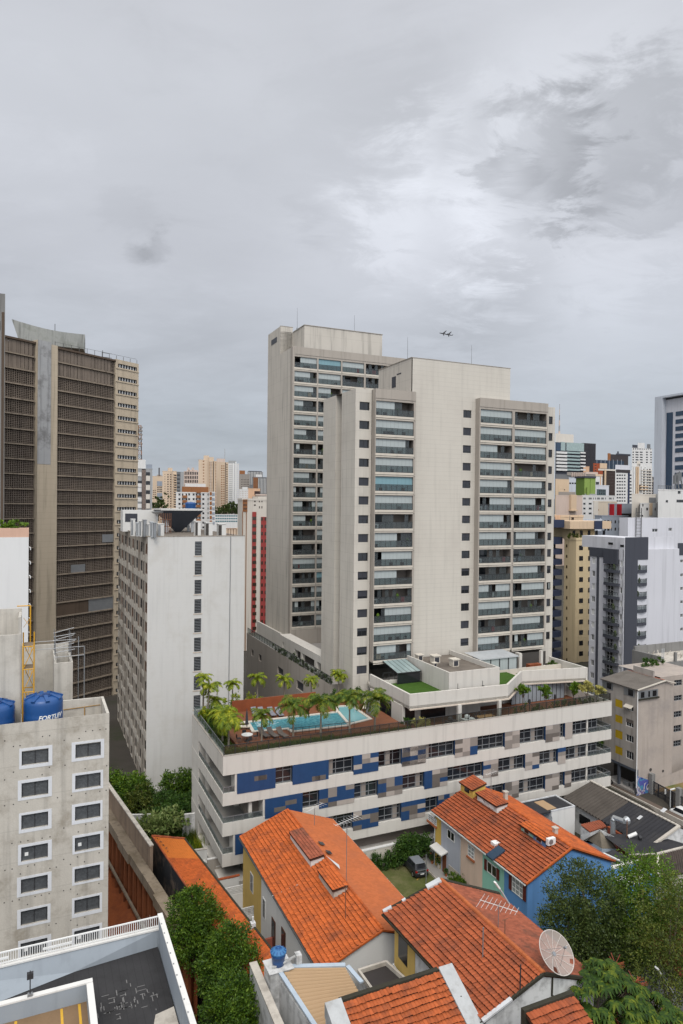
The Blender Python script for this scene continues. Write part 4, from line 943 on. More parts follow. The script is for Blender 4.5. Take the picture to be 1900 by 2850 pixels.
# ---------------------------------------------------------------- raw concrete block under construction
def raw_block():
 bf=-11.3;a1=-12.25;a0=-26.0;zt=23.15;t=thing('unfinished_building','raw grey concrete block under construction with plastic sheeted windows','building',a1,bf,5);rs=random.Random(2)
 mat('raw_concrete',(.52,.485,.425),.92,.16,.35,.22,.10,bump=.25,bs=6,dirt=(.26,.225,.175),dirt_amt=.75,dirt_scale=.42,jz=2.47,jdark=.86,jw=.05);mat('raw_light',(.54,.51,.455),.92,.12,.4,.2,.08,dirt=(.28,.25,.21),dirt_amt=.4,dirt_scale=.6,jx=1.1,jdark=.9,jw=.02)
 cx=[(on_b(*qJ(133,120),bf)[0],on_b(*qJ(300,120),bf)[0]),(on_b(*qJ(468,60),bf)[0],on_b(*qJ(626,60),bf)[0])]
 pitch=cx[1][0]-cx[0][0];wz=cx[0][1]-cx[0][0];cx=[(cx[0][0]-pitch,cx[0][0]-pitch+wz)]+cx
 ztp=on_b(*qJ(468,20),bf)[2];F=2.47;zs=[ztp+F-.0-F*k for k in range(7)];hw=1.12
 holes=[(c[0],c[1],z-hw,z) for c in cx for z in zs];w=MB();holewall(w,'u',bf,a0,a1,-5.5,zt,holes,.30)
 w.face([(a1,bf,-5.5),(a1,bf+10,-5.5),(a1,bf+10,21.4),(a1,bf,21.4)]);w.box(a0,a1,bf+.001,bf+10,20.9,21.0)
 part('wall',w,M_('raw_concrete'),t)
 # parapet box and slab
 pp=MB();x0=on_b(*q4(370,1170),bf+5.2)[0]
 pp.box(a1-.22,a1-.001,bf+.02,bf+5.2,21.0,23.14);pp.box(x0,a1-.221,bf+5.0,bf+5.2,21.0,23.13);pp.box(a0,a1-.23,bf+.02,bf+.2,21.0,23.10);part('parapet',pp,M_('raw_light'),t)
 # white painted surrounds, panes under plastic film
 mat('sheet',(.085,.09,.095),.16,.45,3.5,0,.1,spec=.8,bump=.8,bs=5)
 mat('surround',(.66,.67,.69),.85,.06,3,.1,.05)
 for c in cx:
  for z in zs:
   s=MB();j=lambda: rs.uniform(.15,.29);x0_,x1_,z0_,z1_=c[0]-j(),c[1]+j(),z-hw-j(),z+j()*.8
   s.box(x0_,c[0],bf-.025,bf-.002,z0_,z1_);s.box(c[1],x1_,bf-.025,bf-.002,z0_,z1_);s.box(c[0],c[1],bf-.024,bf-.002,z,z1_);s.box(c[0],c[1],bf-.024,bf-.002,z0_,z-hw);so_=part('window',s,M_('surround'),t)
   p=MB();p.box(c[0]+.01,c[1]-.01,bf+.16,bf+.18,z-hw+.01,z-.01);part('pane',p,M_('sheet'),so_);f=MB();xm=(c[0]+c[1])/2;f.box(xm-.03,xm+.03,bf+.13,bf+.159,z-hw,z);f.box(c[0],c[0]+.06,bf+.12,bf+.159,z-hw,z);f.box(c[1]-.06,c[1],bf+.12,bf+.159,z-hw,z);f.box(c[0],c[1],bf+.12,bf+.158,z-.07,z);part('frame',f,M_('frame_dark'),so_)
   if rs.random() < .5: n=MB();n.box(c[0]+.25,c[0]+.5,bf+.125,bf+.158,z-hw+.35,z-hw+.6);part('notice',n,M_('frame_white'),so_)
 ho=MB()
 for k in range(8):
  for i in range(26):
   x=a0+.5+i*.52+rs.uniform(-.05,.05);z=zs[0]+.9-F*k+rs.choice([0,-.5])*1
   if rs.random() < .6: ho.box(x,x+.085,bf-.008,bf-.001,z,z+.085)
 part('tie_holes',ho,M_('interior_dark'),t,kind='stuff')
 # stair cores behind
 c1=MB();bq=bf+3.2;xl=on_b(*qS(240,1400),bq);zt1=on_b(*qS(235,1150),bq)[2];zf=on_b(*qS(235,1385),bq)[2]
 xr=xl[0];c1.box(xr-9,xr,bq,bq+.2,20.9,zf);c1.box(xr-9,xr-.001,bq+3.2,bq+3.4,20.9,zt1);c1.box(xr-.2,xr,bq+.201,bq+3.2,20.9,zt1-.3);c1.box(xr-9,xr-.2,bq+.2,bq+3.2,20.95,zf-1.0)
 part('stair_core',c1,M_('raw_light'),t)
 pl=MB();pl.box(xr-2.6,xr-1.0,bq+1.0,bq+2.2,zf-.95,zf-.35);pl.box(xr-1.5,xr-1.0,bq+.5,bq+.95,zf-.95,zf-.5);part('plank_stack',pl,mat('plywood',(.42,.24,.10),.85,.2,1.5,.1,.1),t)
 c2=MB();bq=bf+9.5;p,q=on_b(*qS(620,1720),bq),on_b(*qS(835,1720),bq);zt2=on_b(*qS(640,1490),bq+.0)[2];zf2=p[2]
 c2.box(p[0],q[0],bq,bq+.2,18,zf2);c2.box(p[0],p[0]+.2,bq+.2,bq+4.6,18,zf2+.3);c2.box(q[0]-.2,q[0]-.001,bq+.2,bq+4.6,18,zf2-.001);c2.box(p[0]-4.5,q[0]-.2,bq+4.6,bq+4.8,18,zf2+.9);part('lift_core',c2,M_('raw_light'),t)
 sf=MB()
 for dx in (0.1,(q[0]-p[0])-.15):
  for dy in (.3,2.3,4.3): sf.tube((p[0]+dx,bq+dy,zf2-.5),(p[0]+dx,bq+dy,zt2+.6),.03,5)
 for z in (zf2+.5,zf2+1.3,zf2+2.0):
  for dy in (.3,2.3,4.3): sf.tube((p[0]-1.6*(z > zf2+1)*(dy < 1),bq+dy,z),(q[0]+.3+.7*(dy < 1)*(z < zf2+1.5),bq+dy,z+.1*dy),.03,5)
 sf.tube((q[0]+1.0,bq+.3,zf2+1.3),(q[0]+1.0,bq+.3,14),.05,5);sf.tube((q[0]+.6,bq+2.3,zf2+1.9),(q[0]+.6,bq+2.3,14),.05,5)
 part('formwork_pipes',sf,M_('metal_grey'),t)
 # debris and a floor of planks
 db=MB()
 for k in range(26):
  x=rs.uniform(-18.2,-14.2);y=bf+rs.uniform(5.4,9.2);L=rs.uniform(.4,2.4);an_=rs.uniform(-.6,.6);db.bar((x,y,21.05+.05*(k % 4)),(x+L*math.cos(an_),y+L*math.sin(an_),21.08+.05*(k % 4)),.16,.06)
 part('loose_planks',db,mat('old_plank',(.20,.15,.10),.95,.3,2,0,.15),t)
 st=MB()
 for k in range(4): st.box(-17.4,-14.9,bf+6.6+.1*k,bf+8.0,21.05+.33*k,21.28+.33*k)
 part('panel_stack',st,M_('metal_light'),t)
 yr=MB();yr.tube((x0+.3,bf+4.95,22.4),(a1-.3,bf+4.95,22.5),.03,5);yr.tube((x0+2,bf+4.9,21.0),(x0+2,bf+4.9,22.4),.04,5)
 for k in range(9): yr.tube((x0+.4+.15*k,bf+3.6,21.1),(a1-.5,bf+2.6+.2*k,21.2),.03,5)
 part('rebar',yr,mat('yellow_rust',(.40,.22,.05),.8,.25,2,0,.1),t)
 # scaffold tower
 mat('scaffold_yellow',(.62,.33,.03),.5,.12,2,0,.05)
 b_=bf+3.0;P0=on_b(*qS(258,2150),b_);P1=on_b(*qS(425,2150),b_);zT=on_b(*qS(400,1480),b_+1.5)[2];sc=thing('scaffold','yellow steel scaffold tower on the roof of the raw concrete block','scaffold',P0[0],b_,21.0)
 xa,xb=P0[0],P1[0]-.25;lv=np.linspace(21.0,zT,5)
 for x in (xa,xb):
  for y in (b_,b_+1.5): m=MB();m.tube((x,y,21.0),(x,y,zT+(.9 if y > b_ else .3)),.055,6);part('standard',m,M_('scaffold_yellow'),sc)
 for i,z in enumerate(lv[1:]):
  m=MB()
  for x in (xa,xb): m.tube((x,b_,z),(x,b_+1.5,z),.045,6);m.tube((x,b_,z-.4),(x,b_+1.5,z-.4),.03,6)
  for y in (b_,b_+1.5): m.tube((xa,y,z),(xb,y,z),.045,6)
  m.tube((xa,b_,lv[i]),(xb,b_,z),.03,5);m.tube((xb,b_+1.5,lv[i]),(xa,b_+1.5,z),.03,5)
  for k in range(1,4): m.tube((xa+(xb-xa)*k/4,b_,z-.4),(xa+(xb-xa)*k/4,b_,z),.025,5)
  part('frame',m,M_('scaffold_yellow'),sc)
 for z in (lv[3],lv[4]): m=MB();m.box(xa+.05,xb-.05,b_+.1,b_+1.4,z+.05,z+.10);part('platform',m,M_('old_plank'),sc)
 m=MB();m.tube((xa-.5,b_+2.2,zT+3.0),(xb-.3,b_+2.2,zT+3.0),.05,6);m.tube((xb-.3,b_+2.2,zT-.5),(xb-.3,b_+2.2,zT+3.0),.06,6);m.tube((xa,b_+2.2,zT+1.2),(xb-.3,b_+2.2,zT+2.0),.02,5);m.tube((xa,b_+2.2,zT+2.0),(xb-.3,b_+2.2,zT+1.2),.02,5);part('guard_rail',m,M_('scaffold_yellow'),sc)
 # blue water tanks
 mat('tank_blue',(.015,.075,.24),.38,.08,.8,.05,.03,spec=.5);mat('tank_blue_dark',(.010,.045,.16),.4,.1,.8,0,.03)
 def tank(a,b,R,H,label,word):
  t=thing('water_tank',label,'water tank',a,b,21.0,'blue water tanks on the raw concrete block');m=MB()
  m.lathe((0,0,0),[(R*.93,0),(R*.97,.25),(R,.5),(R,.72),(R*.975,.76),(R*1.0,.80),(R,H*.62),(R*.985,H*.66),(R*1.0,H*.70),(R*1.0,H*.86),(R*.96,H*.93),(R*.85,H*.97),(R*.5,H*1.01),(.02,H*1.02)],40);part('body',m,M_('tank_blue'),t,(0,0,0),smooth=True)
  for k in range(8): a_=k*PI/4+.2;m=MB();m.bar((math.cos(a_)*R*.45,math.sin(a_)*R*.45,H*1.0+.04),(math.cos(a_)*R*.98,math.sin(a_)*R*.98,H*.93),.28,.26);part('rib',m,M_('tank_blue'),t,(0,0,0))
  m=MB();m.lathe((R*.12,-R*.25,H*.99),[(.42,0),(.42,.12),(.30,.15),(.28,.20),(.02,.22)],20);part('hatch',m,M_('tank_blue_dark'),t,(0,0,0),smooth=False)
  if word:
   cu=bpy.data.curves.new('lettering','FONT');cu.body=word;cu.size=.50;cu.extrude=.01;cu.align_x='CENTER';cu.shear=.25;cu.offset=.012
   tmp=bpy.data.objects.new('tmp',cu);COL.objects.link(tmp);dg=bpy.context.evaluated_depsgraph_get();me=bpy.data.meshes.new_from_object(tmp.evaluated_get(dg));bpy.data.objects.remove(tmp);me.name='lettering'
   a0_=-PI/2+.40;zl=on_b(*qS(580,2336),bf+1.0)[2]-21.0
   for v in me.vertices:
    th=a0_+v.co.x*.95/R;rr=R*1.0+.012+v.co.z;z=zl+v.co.y*1.0;v.co=(math.cos(th)*rr,math.sin(th)*rr,z)
   me.materials.clear();me.materials.append(M_('frame_white'));inst('lettering',me,t,(0,0,0))
 p,q=on_b(*qS(268,2200),bf+1.9),on_b(*qS(722,2200),bf+1.9);R=(q[0]-p[0])/2;zc=on_b(*qS(500,2075),bf+2.5)[2]
 tank((p[0]+q[0])/2,bf+.3+R,R,zc-21.0+.15,'big round blue water tank with white lettering beside the walled parapet box','FORTLEV');q=on_b(*qS(172,2200),bf+1.9)
 tank(q[0]-R,bf+.3+R,R,zc-21.0-.05,'round blue water tank at the left edge, half cut off by the photo',None)
raw_block()
# ---------------------------------------------------------------- towers of the city beyond
glass('pane_black',(.012,.012,.014),.15);glass('pane_brown',(.05,.03,.02),.2);glass('pane_blue',(.02,.045,.085),.1);glass('pane_teal',(.10,.19,.21),.1)
mat('pane_white',(.60,.60,.58),.6,.1,1,0,0)
def cmat(n,c,**k): return mat(n,c,.88,k.get('var',.06),.12,k.get('streak',.14),.03,stz=.04)
def tower(name,label,q,x0,x1,yt,D,m,xl=None,yb=None,cat='tower',group=None,parapet=.6,dv=16.0):
 """a block on the city grid seen between crop columns x0 and x1, its side face back to xl; D metres away"""
 px,py=q(x0,yt);P=at_depth(px,py,D);a,b,z1=ab(P);z0=at_depth(px,q(0,yb)[1],D)[2] if yb else -2.0
 wu=max(2.0,on_b(q(x1,0)[0],py,b)[0]-a);wv=min(60,max(3,on_a(q(xl,0)[0],py,a)[1]-b)) if xl is not None else dv
 t=thing(name,label,cat,a,b,z0,group);mb=MB();d=Vector((a+17.8,b+68.8,0)).normalized() if xl is None else Vector((0,1,0))   # unless a side wall shows, the block runs straight back from the street it faces
 F_=[(a,b),(a+wu,b),(a+wu+d.x*wv,b+d.y*wv),(a+d.x*wv,b+d.y*wv)];mb.prism(F_,z0,z1-parapet*.6);part('wall',mb,M_(m),t)
 pr=MB();e=.1;h0,h1=z1-parapet,z1;pr.box(a-e,a+wu+e,b-e,b+.2,h0,h1);pr.prism([(a-e,b+.2),(a+.2,b+.2),(a+.2+d.x*wv,b+d.y*wv),(a-e+d.x*wv,b+d.y*wv)],h0,h1-.01);pr.prism([(a+wu-.2,b+.2),(a+wu+e,b+.2),(a+wu+e+d.x*wv,b+d.y*wv),(a+wu-.2+d.x*wv,b+d.y*wv)],h0,h1-.02);part('parapet',pr,M_(m),t)
 return dict(t=t,d=d,a=a,b=b,wu=wu,wv=wv,z0=z0,z1=z1,m=m,q=q,specs=[])
def _fx(B,x0,x1,y0,y1,face):
 q=B['q'];f=(lambda x,y: on_b(*q(x,y),B['b'])) if face == 'u' else (lambda x,y: on_a(*q(x,y),B['a']));xm=(x0+x1)/2;i=0 if face == 'u' else 1
 s0,s1=sorted((f(x0,y0)[i],f(x1,y0)[i]));return s0,s1,f(xm,y1)[2] if y1 else B['z0'],f(xm,y0)[2]
def st(B,x0,x1,y0,y1,m,proud=.15,name='panel',face='u'):
 """a coloured panel, band or rib standing proud of a face, by its place in the crop"""
 s0,s1,z0,z1=_fx(B,x0,x1,y0,y1,face);z0=max(z0,B['z0']);mb=MB()
 if face == 'u': mb.box(s0,s1,B['b']-proud,B['b']-.004,z0,z1)
 else: mb.box(B['a']-proud,B['a']-.004,s0,s1,z0,z1)
 return part(name,mb,M_(m),B['t'])
def wn(B,xs,ys,h,pane='pane_black',face='u',off=0.0):
 for y in ys:
  for x0,x1 in xs:
   s0,s1,z0,z1=_fx(B,x0,x1,y,y+h,face)
   if z0 > B['z0']+.4: B['specs'].append((face,(B['b'] if face == 'u' else B['a'])-off,s0,z0,s1-s0,z1-z0,('flush',pane)))
def done(B):
 if B['specs']: B['specs'].sort(key=lambda s: -s[3]);windows(B['t'],B['specs'],B['specs'][0][6])
def top(B,x0,x1,y0,d0,d1,m=None,name='roof_house'):
 """a box on the roof, its front d0 and its back d1 metres behind the face"""
 q=B['q'];b=B['b']+d0;p,r=on_b(*q(x0,y0),b),on_b(*q(x1,y0),b);mb=MB();d=B['d'];k=(B['b']+d1-b)/max(d.y,.3);mb.prism([(p[0],b),(r[0],b),(r[0]+d.x*k,b+d.y*k),(p[0]+d.x*k,b+d.y*k)],B['z1']-.9,max(p[2],B['z1']+.3));return part(name,mb,M_(m or B['m']),B['t'])
def cols(n,x0,x1,f): w=(x1-x0)/n;return [(x0+w*i+w*(1-f)/2,x0+w*i+w*(1+f)/2) for i in range(n)]
def rows(y0,y1,p): return list(np.arange(y0,y1,p))
for n,c in (('c_cream',(.60,.47,.345)),('c_cream2',(.64,.50,.37)),('c_salmon',(.66,.42,.27)),('c_white',(.66,.65,.63)),('c_grey',(.34,.345,.345)),('c_dgrey',(.17,.175,.18)),('c_brown',(.28,.12,.05)),('c_darkbrown',(.05,.034,.030)),('c_darkslab',(.055,.048,.050)),('c_blueglass',(.035,.055,.085)),('c_cream3',(.62,.53,.42)),('c_brick',(.34,.08,.035)),('c_pink',(.60,.48,.41)),('c_paleblue',(.52,.55,.60)),('c_slate',(.28,.31,.36)),('c_navy',(.035,.045,.085)),('c_yellow',(.64,.515,.32)),('c_peach',(.64,.48,.33)),('c_green',(.13,.20,.045)),('c_green2',(.24,.34,.085)),('c_red',(.36,.012,.02)),('c_redpanel',(.33,.055,.05)),('c_teal',(.09,.13,.14)),('c_warmwhite',(.64,.59,.52)),('c_lilac',(.60,.60,.635)),('c_charcoal',(.062,.066,.082)),('c_bark',(.30,.27,.24))): cmat(n,c)

# --- between the brown tower and the front tower
B=tower('apartment_tower','white and black apartment tower with a brick lattice strip, right beside the brown tower',qX,44,215,575,460,'c_grey')
for y in (622,745,795,905,975): st(B,46,95,y,y+45,'c_white',.3)
st(B,46,95,715,785,'pane_black',.2,'window');st(B,46,95,822,890,'pane_black',.2,'window');st(B,98,140,585,None,'c_darkbrown',.5,'lattice')
for y in rows(600,1040,12): st(B,98,140,y,y+3,'c_pink',.6,'lattice_bar')
for y in rows(620,1030,103): st(B,144,188,y,y+37,'pane_black',.3,'window');st(B,144,188,y+40,y+98,'c_warmwhite',.5)
top(B,50,140,478,2,8,'c_white');top(B,150,214,532,3,9,'c_slate');done(B)
P=at_depth(388,1290,580);Q=at_depth(387,1184,580);a,b,z0=ab(P);z1=Q[2];lt=thing('radio_mast','red and white lattice radio mast rising behind the brown tower','mast',a,b,z0)
for i in range(9):
 za,zb=z0+(z1-z0)*i/9,z0+(z1-z0)*(i+1)/9;ra,rb=1.7-i*.08,1.7-(i+1)*.08;g=MB()
 for sx,sy in ((-1,-1),(1,-1),(1,1),(-1,1)): g.tube((a+sx*ra,b+sy*ra,za),(a+sx*rb,b+sy*rb,zb),.22,4);g.tube((a+sx*ra,b+sy*ra,za),(a-sy*rb,b+sx*rb,zb),.14,4);g.tube((a+sx*ra,b+sy*ra,zb),(a-sy*ra,b+sx*ra,zb),.14,4)
 part('mast_section',g,M_('c_darkbrown') if i % 2 else M_('c_brown'),lt)
for z in (.5,.62,.74,.84,.93): g=MB();g.lathe((a+.6,b,z0+(z1-z0)*z),[(1.7,0),(1.7,1.1)],8);part('antenna_drum',g,M_('c_bark'),lt)
B=tower('apartment_building','low cream block with a grey glazed front between the two left towers',qX,218,332,662,760,'c_cream');st(B,268,326,720,775,'c_slate',.3,'glazing');wn(B,cols(4,268,326,.65),rows(785,850,22),14);st(B,268,326,852,930,'c_slate',.3,'glazing');wn(B,[(222,232),(240,252)],rows(820,930,22),10,'pane_brown');top(B,285,298,570,2,4,'c_darkbrown','roof_mast');top(B,265,320,648,2,5,'c_bark');done(B)
B=tower('apartment_tower','slim beige tower with columns of small windows and a stepped top',qX,330,440,604,690,'c_cream2');wn(B,[(383,397),(414,427)],rows(640,1040,27),13,'pane_brown');wn(B,[(352,360)],rows(640,1040,27),7,'pane_brown');top(B,388,440,570,1,8);done(B)
B=tower('apartment_tower','narrow right wing of the slim beige tower with stacked balconies',qX,441,487,606,691,'c_cream');wn(B,[(462,480)],rows(650,1040,27),14,'pane_brown')
for y in rows(640,1040,27): st(B,450,487,y,y+8,'c_peach',1.2,'balcony')
done(B)
B=tower('office_building','dull grey office block half hidden behind the slim beige tower',qX,487,572,615,1080,'c_dgrey');wn(B,[(490,522)],rows(645,900,45),14);st(B,530,570,620,None,'c_grey',.3);done(B)
B=tower('office_building','beige block with a dark grid of tall windows under a pinkish crown',qX,568,732,608,900,'c_pink');wn(B,cols(8,573,728,.6),(616,662,706,750),33);top(B,600,722,592,2,10);top(B,608,632,568,2,8);top(B,655,682,568,2,8);done(B)
B=tower('apartment_tower','tallest beige tower of the distant pair, with a raised lift house',qX,733,850,478,760,'c_cream2');wn(B,[(780,796)],rows(492,1000,33),11,'c_brown');top(B,790,850,432,2,10);done(B)
B=tower('apartment_tower','right wing of the tallest beige tower, striped with window columns',qX,850,936,492,762,'c_cream');wn(B,[(854,866),(878,887),(920,930)],rows(510,1000,17),9,'c_brown');st(B,897,905,500,None,'c_darkbrown',.2,'slot');st(B,868,874,495,None,'c_warmwhite',.5,'rib');top(B,850,902,450,2,9);done(B)
B=tower('apartment_tower','second tall beige tower of the distant pair, with a dark slot down its front',qX,937,1066,505,800,'c_cream');wn(B,[(984,1000),(1008,1022)],rows(545,1020,26),10,'c_brown');wn(B,[(1044,1056)],rows(530,1020,26),15,'c_darkbrown');st(B,1030,1037,512,None,'c_darkbrown',.2,'slot');top(B,935,1030,466,1,8,'c_pink');top(B,1024,1030,356,4,4.6,'c_grey','roof_mast');done(B)
B=tower('apartment_tower','whitish tower with ribbed edges, right of the distant beige pair',qX,1066,1186,520,850,'c_white');wn(B,cols(3,1070,1112,.55),rows(545,1010,22),9,'c_grey');st(B,1113,1126,520,None,'frame_white',1.0,'rib');st(B,1143,1155,505,None,'frame_white',1.0,'rib');wn(B,[(1128,1141),(1160,1180)],rows(545,1010,22),9,'c_lilac');top(B,1066,1152,490,1,10,'c_grey');done(B)
B=tower('office_building','weathered brownish block with a ribbed roof line far behind',qX,1186,1306,640,1080,'c_bark');wn(B,cols(6,1205,1300,.45),rows(700,780,26),9,'pane_brown');top(B,1190,1252,600,1,8,'c_brown');done(B)
B=tower('office_building','distant dark glass block with vertical white ribs',qX,1280,1452,612,1260,'c_dgrey')
for x in rows(1285,1450,17): st(B,x,x+5,616,760,'c_white',.8,'rib')
top(B,1290,1440,604,1,10,'c_charcoal')
B=tower('office_building','distant brown and grey ribbed block beside the left edge of the rear tower',qX,1338,1500,672,1080,'c_dgrey');st(B,1345,1396,680,800,'c_brown',.5);wn(B,cols(3,1347,1394,.5),rows(690,790,14),7,'pane_brown',off=.51)
for x in rows(1402,1500,16): st(B,x,x+4,690,860,'c_white',.8,'rib')
top(B,1370,1442,645,1,9,'c_white');done(B)
B=tower('apartment_building','small stepped white block with tiny windows near the salmon box',qX,1188,1288,808,720,'c_white');wn(B,cols(5,1195,1285,.25),rows(830,905,22),8,'c_brown');top(B,1222,1282,785,1,8);done(B)
B=tower('apartment_building','salmon box shaped building with a projecting ledge',qX,1288,1422,800,590,'c_salmon');st(B,1358,1420,832,872,'c_darkbrown',.2,'slot');st(B,1364,1500,866,882,'c_pink',3.0,'ledge');st(B,1425,1500,884,None,'c_warmwhite',2.0)
B=tower('apartment_building','white apartment block with brown balconies and a brown roof slab',qX,480,850,840,420,'c_white',dv=14)
wn(B,[(508,530),(546,562),(588,604),(617,637),(667,687),(700,716),(742,756),(775,796),(834,843)],rows(858,1240,52.5),22)
for y in rows(880,1240,52.5): st(B,550,600,y,y+27,'c_brown',1.5,'balcony');st(B,706,752,y,y+27,'c_brown',1.5,'balcony')
st(B,706,752,838,852,'c_brown',1.5,'balcony');top(B,582,740,812,1,8);top(B,548,845,780,.2,10,'c_brown','roof_slab');top(B,582,812,746,1,9);done(B)
a,b,z=ab(at_depth(530,1408,400));tk=MB();tk.lathe((a,b,z-2),[(3.0,0),(3.2,3.4),(2.8,4.0),(.1,4.4)],14);solo('water_tank',tk,M_('tank_blue'),'small blue water tank seen over the rim of the dark pyramid tank','water tank',a,b,z-2)
B=tower('apartment_building','narrow white block with a column of brown panels, attached right of the brown-balcony block',qX,850,918,838,425,'c_white',dv=10)
for y in rows(842,1200,53): st(B,856,880,y,y+36,'c_brown',.3);st(B,886,911,y+12,y+40,'c_slate',.3,'window')
B=tower('low_building','long low white block with rows of ribbon windows below the far trees',qX,915,1172,1090,540,'c_white');wn(B,cols(10,920,1168,.86),(1102,1132,1162),15,'pane_teal');done(B)
B=tower('low_building','low cream wall and yard building beside the white slab block roof',qX,1030,1175,1245,240,'c_cream2',dv=8)
for i,(x,y,r) in enumerate(((945,1055,6.5),(1020,1060,8),(1100,1035,8),(1150,1050,7))):
 a,b,z=ab(at_depth(*qX(x,y),560));tree('tree',['small dark tree at the left end of the row above the ribbon-window block','dark round tree, second in the row above the ribbon-window block','tallest dark tree in the row above the ribbon-window block','dark tree at the right end of the row above the ribbon-window block'][i],a,b,z-r*1.4,[(e[0],e[1],e[2]+r*1.4,e[3],e[4],e[5]) for e in lumps(9,r,r,r*.85,.45)],1500,r*.16,r*.09,'leaf_dark',r*.06,'dark trees between the far towers',shell=.4,clump=.04)
a,b,z=ab(at_depth(*qX(285,985),600));tree('tree','dark green tree between the lattice-strip tower and the slim beige tower',a,b,z-14,[(e[0],e[1],e[2]+14,e[3],e[4],e[5]) for e in lumps(10,11,11,11,.45)],2000,1.6,.9,'leaf_dark',.6,'dark trees between the far towers',shell=.4,clump=.04)
B=tower('apartment_tower','cream tower with red window stripes rising behind the white slab block',qX,1222,1500,912,190,'c_warmwhite',xl=1172,dv=8)
st(B,1226,1278,925,1062,'c_brown',.15);wn(B,[(1234,1246),(1255,1267)],(935,978,1020),15,off=.16);wn(B,[(1353,1371)],(938,980),15,'pane_brown');wn(B,[(1408,1418),(1436,1446)],(930,1000),25,'pane_brown')
st(B,1222,1228,1062,None,'c_brown',.2,'joint');st(B,1264,1270,1062,None,'c_brown',.2,'joint');st(B,1374,1378,1064,None,'c_brown',.2,'joint')
st(B,1333,1376,1064,None,'c_redpanel',.15,'stripe');st(B,1430,1500,1120,None,'c_redpanel',.15,'stripe');wn(B,[(1333,1376)],rows(1118,2500,82),36,'pane_brown',off=.16);wn(B,[(1430,1450),(1470,1500)],rows(1125,2500,82),36,'pane_brown',off=.16);top(B,1400,1500,890,.3,6);done(B)

# --- right of the front tower
B=tower('office_tower','glass and white banded office tower directly right of the front tower',qW,106,430,208,760,'c_charcoal')
st(B,112,163,210,306,'pane_blue',.4,'glazing');st(B,165,215,207,306,'pale_glass',.6,'glazing');st(B,228,428,218,312,'pale_glass',.8,'glazing')
for i,y in enumerate(rows(318,540,39)): st(B,108,226,y,y+24,'c_white',2.0,'floor_band');st(B,226,378,y+4,y+24,'pale_glass',1.6,'floor_band');st(B,378,434,y+6,y+22,'c_white',2.4,'floor_band')
top(B,106,314,108,.5,12,'c_warmwhite');done(B)
a,b,z=ab(at_depth(1556,1215,765));z1=at_depth(1557,1125,765)[2];t=thing('radio_mast','thin red and white radio mast on top of the banded office tower','mast',a,b,z)
for i in range(6): g=MB();g.tube((a,b,z+(z1-z)*i/6),(a,b,z+(z1-z)*(i+1)/6),1.1-.16*i,6);part('mast_section',g,M_('c_grey') if i % 2 else M_('c_pink'),t)
B=tower('office_tower','plain dark brown slab tower behind the banded glass tower',qW,424,569,218,940,'c_darkslab',xl=330)
for x in rows(440,560,14): st(B,x,x+3,225,None,'c_charcoal',.8,'rib')
B=tower('office_building','dark brick block with an open frame roof, far right of centre',qW,704,942,345,1440,'c_darkslab');st(B,704,736,336,None,'c_brown',.5);top(B,814,833,314,1,6,'c_charcoal');top(B,800,968,338,-.5,12,'c_charcoal','roof_frame')
B=tower('office_building','wide dark blue glass office block below the dark brick block',qW,496,892,408,1170,'c_blueglass')
for x in rows(530,890,47): st(B,x,x+4,410,None,'c_slate',.8,'mullion')
B=tower('office_tower','white tower with dark window rows and a stepped dark top',qW,984,1216,272,1080,'c_white');wn(B,cols(9,990,1212,.42),(280,),14);wn(B,[(990,1006),(1024,1058),(1074,1106),(1145,1166),(1194,1211)],rows(318,460,29),13);top(B,988,1048,238,1,10,'c_charcoal');top(B,1052,1130,214,.5,12);top(B,1158,1196,230,1,10,'c_dgrey');done(B)
B=tower('apartment_building','orange brick block with a peach lift house',qW,540,692,450,860,'c_brick');st(B,612,692,452,512,'c_peach',.8);wn(B,[(556,576)],rows(470,560,30),12,'pane_brown');done(B)
B=tower('low_building','small salmon box building in front of the dark brown slab tower',qW,424,494,485,840,'c_salmon')
B=tower('office_building','dark mirrored building with a cream roof slab and a cream shaft',qW,600,798,524,770,'c_darkbrown');st(B,664,682,526,None,'c_peach',1.0,'shaft');st(B,598,645,526,580,'c_brick',.6);top(B,596,798,513,-.8,12,'c_warmwhite','roof_slab');wn(B,cols(5,690,795,.6),rows(560,820,36),12,'pane_brown');done(B)
B=tower('office_building','white office block with rows of small dark windows and a slate stripe',qW,793,982,522,720,'c_white');st(B,800,962,525,560,'c_darkslab',.3,'band');st(B,937,956,560,None,'c_navy',.5,'stripe');wn(B,[(807,828),(835,856),(864,881),(892,909),(957,979)],rows(580,900,37),16);top(B,793,960,468,1,12,'c_lilac');done(B)
B=tower('apartment_tower','ornate whitish apartment tower with vertical ribs and busy balconies',qW,984,1216,480,810,'c_white')
for i,x in enumerate((1000,1025,1045,1090,1130)): st(B,x,x+12,490,None,'c_peach' if i in (1,2) else 'frame_white',1.4,'rib')
for y in rows(515,800,31): wn(B,[(1100,1122),(1145,1165),(1180,1198)],(y,),15,'pane_brown');st(B,1085,1205,y+16,y+26,'c_warmwhite',1.8,'balcony')
for y in (712,745): st(B,1062,1150,y,y+14,'c_peach',2.4,'balcony');st(B,1066,1146,y-14,y,'pane_brown',.4,'window')
top(B,1040,1080,425,1,10,'c_warmwhite');top(B,985,1210,455,1,12);done(B)
B=tower('low_building','brown roof structure peeping between the ornate tower and the blue banded tower',qW,1214,1280,605,900,'c_bark');st(B,1220,1264,610,640,'pane_black',.3,'opening');st(B,1216,1270,668,None,'c_darkslab',.3,'glazing')
B=tower('low_building','grey flat-roofed building with an open row of roof posts',qW,108,586,575,680,'c_dgrey');top(B,240,586,552,-.5,12,'c_bark','roof_slab');st(B,450,586,552,578,'c_pink',.9)
